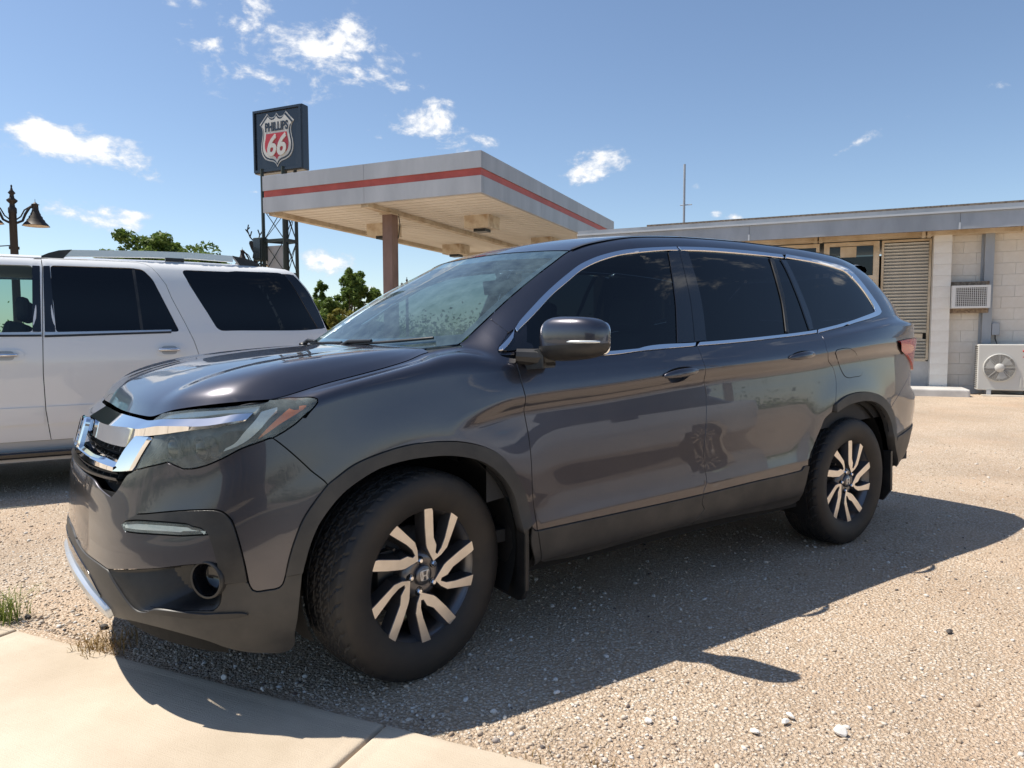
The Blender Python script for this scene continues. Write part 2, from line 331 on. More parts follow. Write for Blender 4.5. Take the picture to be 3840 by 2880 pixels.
def slab_mesh(L, W):
    # rounded arris, ragged outer edge, shallow tooled border
    V = []; F = []; nx, ny = 36, 26; b = .014
    def h(x, y): d = min(x, L-x, y, W-y); return -.030 if d <= 0 else (-.009*(1-min(1, d/b))**2-.0016*math.exp(-((d-.055)/.012)**2))
    xs = [0, .004, .009, b, .03, .045, .055, .066]+list(np.linspace(.09, L-.09, nx))+[L-.066, L-.055, L-.045, L-.03, L-b, L-.009, L-.004, L]
    ys = [0, .004, .009, b, .03, .045, .055, .066]+list(np.linspace(.09, W-.09, ny))+[W-.066, W-.055, W-.045, W-.03, W-b, W-.009, W-.004, W]
    for x in xs:
        for y in ys:
            w = .004*mnoise.noise(Vector((x*14, 3, 1)))+.006*mnoise.noise(Vector((x*3, 9, 1))); V.append((x, y+(w if y > W-.08 else 0)*min(1, (y-(W-.08))/.08 if y > W-.08 else 0), h(x, y)+.0015*mnoise.noise(Vector((x*2, y*2, 0)))))
    n = len(ys); F = [(i*n+j, (i+1)*n+j, (i+1)*n+j+1, i*n+j+1) for i in range(len(xs)-1) for j in range(n-1)]
    # skirt down into the soil
    ring_ = [(i, 0) for i in range(len(xs))]+[(len(xs)-1, j) for j in range(1, n)]+[(i, n-1) for i in range(len(xs)-2, -1, -1)]+[(0, j) for j in range(n-2, 0, -1)]
    base = len(V); idx = [i*n+j for i, j in ring_]; V += [(V[q][0], V[q][1], -.11) for q in idx]; k = len(idx)
    F += [(idx[i], base+i, base+(i+1) % k, idx[(i+1) % k]) for i in range(k)]
    me = bpy.data.meshes.new('slab'); me.from_pydata(V, [], F); me.polygons.foreach_set('use_smooth', [True]*len(F)); me.materials.append(MATS['concrete']); me.update(); return me
SL = 1.80; SW = 2.52; slab_me = slab_mesh(SL-.010, SW)
# local x runs along EB (street), local y along EA
for k in range(-4, 7):
    s_ = bpy.data.objects.new('slab', slab_me); q = PT(1.797-SW, 1.215+SL*k+.005, .012); link(s_, walk)
    s_.matrix_basis = Matrix(((-EB.x, EA.x, 0, q.x+EB.x*SL), (-EB.y, EA.y, 0, q.y+EB.y*SL), (0, 0, 1, q.z+.0015*((k*7) % 3-1)), (0, 0, 0, 1)))
mat('asphalt', (.055, .053, .05), .9); add_noise(MATS['asphalt'], (.045, .043, .041), (.085, .08, .073), 3, 8, bump=.5, bump_scale=220, bump_dist=.006)
mat('kerb_concrete', (.40, .36, .30), .9); add_noise(MATS['kerb_concrete'], (.32, .28, .23), (.48, .43, .36), 5, 6)
V = [PT(p, t, z) for t in (-200, 200) for p, z in ((-.74, -.05), (-.74, .006), (-.90, .004), (-.915, -.13))]
o = mesh_obj('kerb', V, [(0, 1, 5, 4), (1, 2, 6, 5), (2, 3, 7, 6)], 'kerb_concrete', kind='structure')
o = mesh_obj('road', [PT(-.91, -400, -.128), PT(-.91, 400, -.128), PT(-13, 400, -.11), PT(-13, -400, -.11)], [(0, 1, 2, 3)], 'asphalt', kind='structure')
mesh_obj('road_line', [PT(-6.9, -400, -.110), PT(-6.9, 400, -.110), PT(-7.02, 400, -.110), PT(-7.02, -400, -.110)], [(0, 1, 2, 3)], mat('line_yellow', (.62, .44, .06), .8), kind='structure')
mesh_obj('ground', [PT(-13, -2500, -.02), PT(-13, 2500, -.02), PT(-2500, 2500, -4), PT(-2500, -2500, -4)], [(0, 1, 2, 3)], 'far_ground', kind='structure')
for o_ in bpy.data.objects:
    if o_.type == 'MESH' and o_.get('kind') == 'structure':
        for pl in o_.data.polygons:
            if pl.normal.z < -.5: pl.flip()
# loose stones on the lot: small ones as one mass
def stone_protos(n, sub, seed):
    out = []; rg = np.random.default_rng(seed)
    for k in range(n):
        bm = bmesh.new(); bmesh.ops.create_icosphere(bm, subdivisions=sub, radius=1)
        V = np.array([v.co[:] for v in bm.verts]); F = np.array([[v.index for v in f.verts] for f in bm.faces]); bm.free()
        ax_ = rg.normal(size=(5, 3)); ax_ /= np.linalg.norm(ax_, axis=1, keepdims=True)
        for a in ax_: d = V @ a; V = V-np.maximum(d-rg.uniform(.5, .8), 0)[:, None]*a      # cleft faces
        V *= rg.uniform(.7, 1.25, 3)*np.array([1, 1, .62]); out.append((V, F))
    return out
def stone_mass(name, pts, rad, protos, m, seed, **k):
    rg = np.random.default_rng(seed); VV = []; FF = []; b = 0; which = rg.integers(0, len(protos), len(pts)); ang = rg.uniform(0, 2*np.pi, len(pts)); tl = rg.normal(0, .35, len(pts))
    for w in range(len(protos)):
        ix = np.where(which == w)[0]
        if not len(ix): continue
        V, F = protos[w]; ca, sa = np.cos(ang[ix]), np.sin(ang[ix]); ct, st_ = np.cos(tl[ix]), np.sin(tl[ix])
        X = V[None, :, 0]*ct[:, None]-V[None, :, 2]*st_[:, None]; Z = V[None, :, 0]*st_[:, None]+V[None, :, 2]*ct[:, None]; Y = np.repeat(V[None, :, 1], len(ix), 0)
        r_ = rad[ix][:, None]; W_ = np.stack([pts[ix, 0, None]+r_*(X*ca[:, None]-Y*sa[:, None]), pts[ix, 1, None]+r_*(X*sa[:, None]+Y*ca[:, None]), pts[ix, 2, None]+r_*Z], -1)
        VV.append(W_.reshape(-1, 3)); FF.append((F[None]+(np.arange(len(ix))*len(V))[:, None, None]+b).reshape(-1, 3)); b += len(ix)*len(V)
    VV = np.vstack(VV); FF = np.vstack(FF); me = bpy.data.meshes.new(name); me.vertices.add(len(VV)); me.vertices.foreach_set('co', VV.ravel()); me.loops.add(FF.size); me.loops.foreach_set('vertex_index', FF.ravel().astype(np.int32))
    me.polygons.add(len(FF)); me.polygons.foreach_set('loop_start', np.arange(0, FF.size, 3, dtype=np.int32)); me.update(calc_edges=True); me.materials.append(MATS[m]); o = bpy.data.objects.new(name, me); link(o); return setp(o, **k)
def stone_mat(name, ramp):
    m = mat(name, (.5, .4, .3), .9, spec=.25); g = nd(m, 'ShaderNodeNewGeometry'); cr_ = nd(m, 'ShaderNodeValToRGB'); el = cr_.color_ramp.elements
    el[0].position = ramp[0][0]; el[0].color = (*ramp[0][1], 1); el[1].position = ramp[-1][0]; el[1].color = (*ramp[-1][1], 1)
    for p, c_ in ramp[1:-1]: e = el.new(p); e.color = (*c_, 1)
    ln(m, g.outputs['Random Per Island'], cr_.inputs[0]); t = nd(m, 'ShaderNodeTexCoord'); n = nd(m, 'ShaderNodeTexNoise', Scale=160., Detail=3.); ln(m, t.outputs['Object'], n.inputs['Vector'])
    mul = nd(m, 'ShaderNodeMix', data_type='RGBA', blend_type='MULTIPLY'); mul.inputs['Factor'].default_value = .35; ln(m, cr_.outputs[0], mul.inputs['A']); ln(m, n.outputs['Fac'], mul.inputs['B']); ln(m, mul.outputs['Result'], P(m).inputs['Base Color'])
stone_mat('stones', [(0, (.44, .335, .245)), (.25, (.56, .445, .335)), (.5, (.65, .54, .42)), (.75, (.72, .62, .51)), (.9, (.78, .71, .62)), (.96, (.80, .77, .71)), (.975, (.20, .13, .10)), (1, (.16, .15, .15))])
stone_mat('pale_stones', [(0, (.74, .68, .60)), (.6, (.80, .76, .70)), (1, (.84, .82, .78))])
def lot_points(n, seed, pmax, power):
    rg = np.random.default_rng(seed); p = 1.85+(pmax-1.85)*rg.random(n)**power; t = -1.5+rg.random(n)*1.0*0
    # lateral spread widens with distance like the open lot in front of the pump island
    lo_ = np.interp(p, [1.85, 3, 6, 15], [-3.0, -6.5, -9, -14]); hi_ = np.interp(p, [1.85, 3, 6, 15], [5.5, 6, 7, 9]); t = lo_+(hi_-lo_)*rg.random(n)
    q = np.array([CAM[0], CAM[1]])+p[:, None]*np.array([EA.x, EA.y])+t[:, None]*np.array([EB.x, EB.y])
    z = np.array([lotz(a, b_) for a, b_ in zip(p, t)]); return np.column_stack([q, z])
PR1 = stone_protos(7, 1, 3)
PR0 = [(V[:12], None) for V, F in PR1[:0]]
def ico0(seed):
    out = []; rg = np.random.default_rng(seed)
    for k in range(6):
        bm = bmesh.new(); bmesh.ops.create_icosphere(bm, subdivisions=1, radius=1); V = np.array([v.co[:] for v in bm.verts]); F = np.array([[v.index for v in f.verts] for f in bm.faces]); bm.free()
        V = V*(1+rg.uniform(-.28, .28, (len(V), 1)))*rg.uniform(.7, 1.3, 3)*np.array([1, 1, .6]); out.append((V, F))
    return out
IC = ico0(5)
pts = lot_points(46000, 11, 9.0, 1.7); rad = rng.lognormal(math.log(.0042), .38, len(pts)).clip(.002, .012)
pts[:, 2] += rad*.25; stone_mass('gravel_stones', pts, rad, IC, 'stones', 21, kind='stuff', label='loose tan gravel scattered over the whole lot', cat='gravel')
pts = lot_points(1300, 12, 9.0, 1.5); rad = rng.lognormal(math.log(.0078), .35, len(pts)).clip(.005, .018); pts[:, 2] += rad*.25
stone_mass('pale_pebbles', pts, rad, IC, 'pale_stones', 22, kind='stuff', label='pale limestone pebbles strewn through the gravel', cat='gravel')

# ---- body surface of the dark SUV: one lofted sheet for the left flank, mirrored for the right ----
def pchip(xk, yk):
    xk = np.asarray(xk, float); yk = np.asarray(yk, float)
    h = np.diff(xk)
    d = np.diff(yk, axis=0) / (h if yk.ndim == 1 else h[:, None])
    m = np.zeros_like(yk)
    hh = h if yk.ndim == 1 else h[:, None]
    w1 = 2*hh[1:]+hh[:-1]; w2 = hh[1:]+2*hh[:-1]
    ok = d[:-1]*d[1:] > 0
    with np.errstate(all='ignore'):
        m[1:-1] = np.where(ok, (w1+w2)/(w1/d[:-1]+w2/d[1:]), 0)
    m[0] = d[0]; m[-1] = d[-1]
    def f(x):
        x = np.clip(np.asarray(x, float), xk[0], xk[-1])
        i = np.clip(np.searchsorted(xk, x, 'right')-1, 0, len(xk)-2)
        t = (x-xk[i])/h[i]
        H = h[i]
        if yk.ndim > 1:
            t = t[..., None]; H = H[..., None]
        return ((1+2*t)*(1-t)**2*yk[i] + t*(1-t)**2*H*m[i] + t*t*(3-2*t)*yk[i+1] + t*t*(t-1)*H*m[i+1])
    return f
def cspline(xk, yk):
    # natural cubic spline
    xk = np.asarray(xk, float); yk = np.asarray(yk, float); n = len(xk)
    h = np.diff(xk); A = np.eye(n); B = np.zeros_like(yk)
    for i in range(1, n-1):
        A[i, i-1] = h[i-1]; A[i, i] = 2*(h[i-1]+h[i]); A[i, i+1] = h[i]
        B[i] = 6*((yk[i+1]-yk[i])/h[i]-(yk[i]-yk[i-1])/h[i-1])
    M = np.linalg.solve(A, B)
    def f(x):
        x = np.clip(np.asarray(x, float), xk[0], xk[-1])
        i = np.clip(np.searchsorted(xk, x, 'right')-1, 0, n-2)
        a = xk[i+1]-x; b = x-xk[i]; H = h[i]
        if yk.ndim > 1:
            a = a[..., None]; b = b[..., None]; H = H[..., None]
        return (M[i]*a**3+M[i+1]*b**3)/(6*H)+(yk[i]/H-M[i]*H/6)*a+(yk[i+1]/H-M[i+1]*H/6)*b
    return f
OUT = np.array([(-.987,0),(-.980,-.2),(-.955,-.4),(-.905,-.58),(-.83,-.72),(-.72,-.835),(-.58,-.915),(-.40,-.958),(-.2,-.977),(.1,-.987),
    (.5,-.986),(1.0,-.988),(1.5,-.990),(2.0,-.990),(2.5,-.988),(2.9,-.985),(3.2,-.972),(3.5,-.940),(3.72,-.885),(3.86,-.80),(3.945,-.68),(3.99,-.48),(4.01,-.25),(4.015,0)])
OUTM = OUT.copy()
_q = np.concatenate([[0], np.cumsum(np.linalg.norm(np.diff(OUT, axis=0), axis=1))])
SMAX = _q[-1]
_out = cspline(_q, OUT)
def s_of_x(x):   # station for a side x (flank only)
    ss = np.linspace(0, SMAX, 4000); return np.interp(x, _out(ss)[:, 0], ss)
_sk = lambda xs: np.array([s_of_x(x) for x in xs])
def s_of_y_front(y):
    ss = np.linspace(0, 1.6, 2000); return np.interp(-y, -_out(ss)[:, 1], ss)
SF = lambda y: float(s_of_y_front(y))
SX = lambda x: float(s_of_x(x))
# heights of the feature rows along s
_zb = pchip([0,SF(-.4),SF(-.72),SX(-.5),SX(-.3),SX(0.3),SX(.6),SX(2.2),SX(2.6),SX(3.3),SX(3.7),SMAX],
            [.288,.28,.24,.200,.203,.26,.285,.30,.30,.33,.36,.38])
_zl = pchip([0,SF(-.5),SX(-.5),SX(.2),SX(.55),SX(1.45),SX(2.4),SX(3.4),SMAX],
            [.40,.41,.44,.47,.490,.520,.555,.59,.60])
_zc = pchip([0,SF(-.5),SF(-.8),SX(-.4),SX(.1),SX(.42),SX(.88),SX(1.49),SX(2.0),SX(2.35),SX(2.75),SX(3.3),SMAX],
            [.56,.565,.60,.78,.90,.978,1.008,1.057,1.084,1.103,1.135,1.165,1.17])
_zs = pchip([0,SF(-.5),SF(-.8),SX(-.55),SX(-.35),SX(-.1),SX(.2),SX(.5),SX(1.5),SX(2.3),SX(3.0),SX(3.4),SMAX],
            [.645,.65,.70,.87,.985,1.035,1.07,1.082,1.118,1.165,1.235,1.27,1.25])
# belt / hood-edge row T and roof-ditch row R
_T = pchip([0,SF(-.3),SF(-.55),SF(-.70),SF(-.81),SX(-.60),SX(-.47),SX(-.3),SX(-.05),SX(.05),SX(.13),SX(.26),SX(.40),SX(.7),SX(1.5),SX(2.2),SX(2.8),SX(3.2),SX(3.5),SX(3.78),SX(3.93),SMAX],
  np.array([(-.845,0,.957),(-.832,-.3,.949),(-.795,-.57,.950),(-.74,-.70,.979),(-.655,-.80,.998),(-.56,-.852,1.008),(-.48,-.868,1.014),(-.30,-.84,1.052),(-.05,-.785,1.098),(.05,-.770,1.122),(.13,-.757,1.148),(.27,-.800,1.172),(.40,-.897,1.153),(.7,-.913,1.150),
   (1.5,-.925,1.168),(2.2,-.918,1.205),(2.8,-.895,1.265),(3.2,-.868,1.315),(3.5,-.835,1.345),(3.74,-.74,1.34),(3.86,-.50,1.32),(3.91,0,1.30)]))
_R = pchip([SX(.20),SX(.27),SX(.40),SX(.55),SX(.7),SX(.84),SX(.94),SX(1.1),SX(1.4),SX(1.8),SX(2.3),SX(2.7),SX(3.1),SX(3.4),SX(3.62),SX(3.85),SMAX],
  np.array([(.235,-.775,1.168),(.268,-.779,1.184),(.385,-.757,1.262),(.525,-.729,1.358),(.675,-.699,1.452),(.82,-.671,1.536),(.937,-.647,1.598),(1.1,-.634,1.647),(1.4,-.628,1.698),(1.8,-.624,1.724),(2.3,-.617,1.735),(2.7,-.612,1.735),(3.1,-.603,1.722),(3.38,-.592,1.692),(3.56,-.55,1.655),(3.66,-.35,1.645),(3.70,0,1.645)]))
_wf = pchip([0,SX(-.62),SX(-.1),SMAX],[1,1,0,0])          # front fascia weight
_wr = pchip([0,SX(3.35),SX(3.85),SMAX],[0,0,1,1])         # rear weight
_Df = pchip([0,.25,.5,.68,.85,1.0],[.040,.004,-.004,.001,.011,.024])
_Dfc= pchip([0,.3,.6,.8,1.0],[.060,.020,.004,.0,.004])
# flank: t in [0,zl],[zl,zc],[zc,zs] -> v 0-.35-.8-1
_Dd = [pchip([0,.18,.20,.4,.7,1],[.070,.040,.035,.016,.007,.002]),
       pchip([0,.05,.12,.22,.32,.42,.52,.62,.72,.81,.87,.905,.94,.975,1],[.002,.0075,.0135,.0185,.0205,.0215,.0240,.0282,.0332,.0378,.0400,.0375,.0285,.0205,.0180]),
       pchip([0,.3,.65,1],[.018,.0225,.031,.042])]
_Dn = [pchip([0,.18,.20,.4,.7,1],[.070,.040,.035,.016,.007,.002]),
       pchip([0,.15,.35,.55,.75,.9,1],[.002,.008,.013,.019,.0255,.031,.0345]),
       pchip([0,.5,1],[.0345,.042,.052])]
_wn = pchip([0,SX(.10),SX(.40),SMAX],[1,1,0,0])
_Dr = [pchip([0,.5,1],[.10,.045,.02]), pchip([0,.3,.40,.5,1],[.018,.0,.004,.035,.02]), pchip([0,1],[.02,.02])]
_arc = [(0.02,.40,.62),(2.82,.42,.62)]
_wl = pchip([0,.25,.6,.9,SMAX],[.25,.3,.8,1,1])
def lower(s, v):
    """v in [0,1]: bottom edge -> shoulder.  returns point"""
    s = np.asarray(s, float); v = np.asarray(v, float)
    o = _out(s); e = 1e-3
    tg = _out(np.minimum(s+e, SMAX))-_out(np.maximum(s-e, 0)); tg /= np.linalg.norm(tg, axis=-1, keepdims=True)
    n = np.stack([tg[..., 1], -tg[..., 0]], -1)             # outward
    zb, zl, zc, zs = _zb(s), _zl(s), _zc(s), _zs(s)
    seg = np.where(v < .35, 0, np.where(v < .8, 1, 2))
    t = np.where(seg == 0, v/.35, np.where(seg == 1, (v-.35)/.45, (v-.8)/.2))
    z = np.where(seg == 0, zb+(zl-zb)*t, np.where(seg == 1, zl+(zc-zl)*t, zc+(zs-zc)*t))
    dd = np.where(seg == 0, _Dd[0](t), np.where(seg == 1, _Dd[1](t), _Dd[2](t)))
    dn = np.where(seg == 0, _Dn[0](t), np.where(seg == 1, _Dn[1](t), _Dn[2](t)))
    wn = _wn(s); dd = wn*dn+(1-wn)*dd
    dr = np.where(seg == 0, _Dr[0](t), np.where(seg == 1, _Dr[1](t), _Dr[2](t)))
    wf, wr = _wf(s), _wr(s)
    df = _Df(v)*np.where(v > .6, _wl(s), 1.)
    d = wf*df+(1-wf)*dd
    d = (1-wr)*d+wr*dr
    # gentle swelling above the wheel arches
    for cx, r0, zz in _arc:
        rr = np.hypot(o[..., 0]-cx, z-.362)
        d = d-.010*np.exp(-((rr-.50)/.11)**2)*np.clip((z-.40)/.2, 0, 1)*(1-wf*.6)
    return np.stack([o[..., 0]-n[..., 0]*d, o[..., 1]-n[..., 1]*d, z], -1)
_aS = pchip([0,SX(-.6),SX(-.35),SX(.2),SX(.45),SX(3.3),SMAX],[.5,.45,.6,.6,.35,.35,.4])
# direction of the sheet where it reaches row T (outward-normal/up components)
_tU = pchip([0,SF(-.6),SX(-.60),SX(-.35),SX(.1),SX(.30),SX(.45),SX(3.3),SMAX],[.85,.85,.75,.35,.35,.55,.92,.92,.92])
def surf(s, v):
    s, v = np.broadcast_arrays(np.asarray(s, float), np.asarray(v, float))
    P = lower(s, np.minimum(v, 1.0))
    up = v > 1
    if up.any():
        su, vu = s[up], v[up]
        P0 = lower(su, np.ones_like(su)); e = 2e-3
        tan0 = P0-lower(su, np.full_like(su, 1-e)); tan0 /= np.linalg.norm(tan0, axis=-1, keepdims=True)
        T = _T(su); o = _out(su)
        inw = T-P0; inw[..., 2] = 0
        L = np.linalg.norm(T-P0, axis=-1, keepdims=True)
        il = np.linalg.norm(inw, axis=-1, keepdims=True); inw = inw/np.maximum(il, 1e-6)
        tu = _tU(su)[..., None]
        tT = inw*np.sqrt(1-tu**2)+np.array([0, 0, 1.])*tu
        a = _aS(su)[..., None]
        t = np.clip(vu-1, 0, 1)[..., None]
        P1 = P0+tan0*L*a; P2 = T-tT*L*.38
        Q = (1-t)**3*P0+3*t*(1-t)**2*P1+3*t*t*(1-t)*P2+t**3*T
        hi = vu > 2
        if hi.any():
            sh = su[hi]; T3 = T[hi]; R = _R(sh); tt = tT[hi]
            L2 = np.linalg.norm(R-T3, axis=-1, keepdims=True)
            inr = R-T3; inr[..., 2] = 0; inr /= np.maximum(np.linalg.norm(inr, axis=-1, keepdims=True), 1e-6)
            # rear: keep rail tangent flatter; A-pillar: softer
            ru = np.interp(sh, [SX(.26), SX(.9), SX(1.3), SX(3.2), SX(3.6), SMAX], [.75, .55, .25, .25, .6, .8])[..., None]
            tR = inr*np.sqrt(1-ru**2)+np.array([0, 0, 1.])*ru
            k = np.clip(vu[hi]-2, 0, 1)[..., None]
            B1 = T3+tt*L2*.45; B2 = R-tR*L2*.22
            Q[hi] = (1-k)**3*T3+3*k*(1-k)**2*B1+3*k*k*(1-k)*B2+k**3*R
        P = P.copy(); P[up] = Q
    return P
def surfn(s, v):
    s, v = np.broadcast_arrays(np.asarray(s, float), np.asarray(v, float)); e = 1.5e-3
    ds = surf(np.minimum(s+e, SMAX), v)-surf(np.maximum(s-e, 0), v)
    lo = np.where((v > .8) & (v-e < .8), .8+1e-6, np.where((v > .35) & (v-e < .35), .35+1e-6, np.maximum(v-e, 0)))
    hi = np.minimum(v+e, 2.999)
    dv = surf(s, hi)-surf(s, lo)
    n = np.cross(ds, dv)
    n /= np.maximum(np.linalg.norm(n, axis=-1, keepdims=True), 1e-12)
    return n

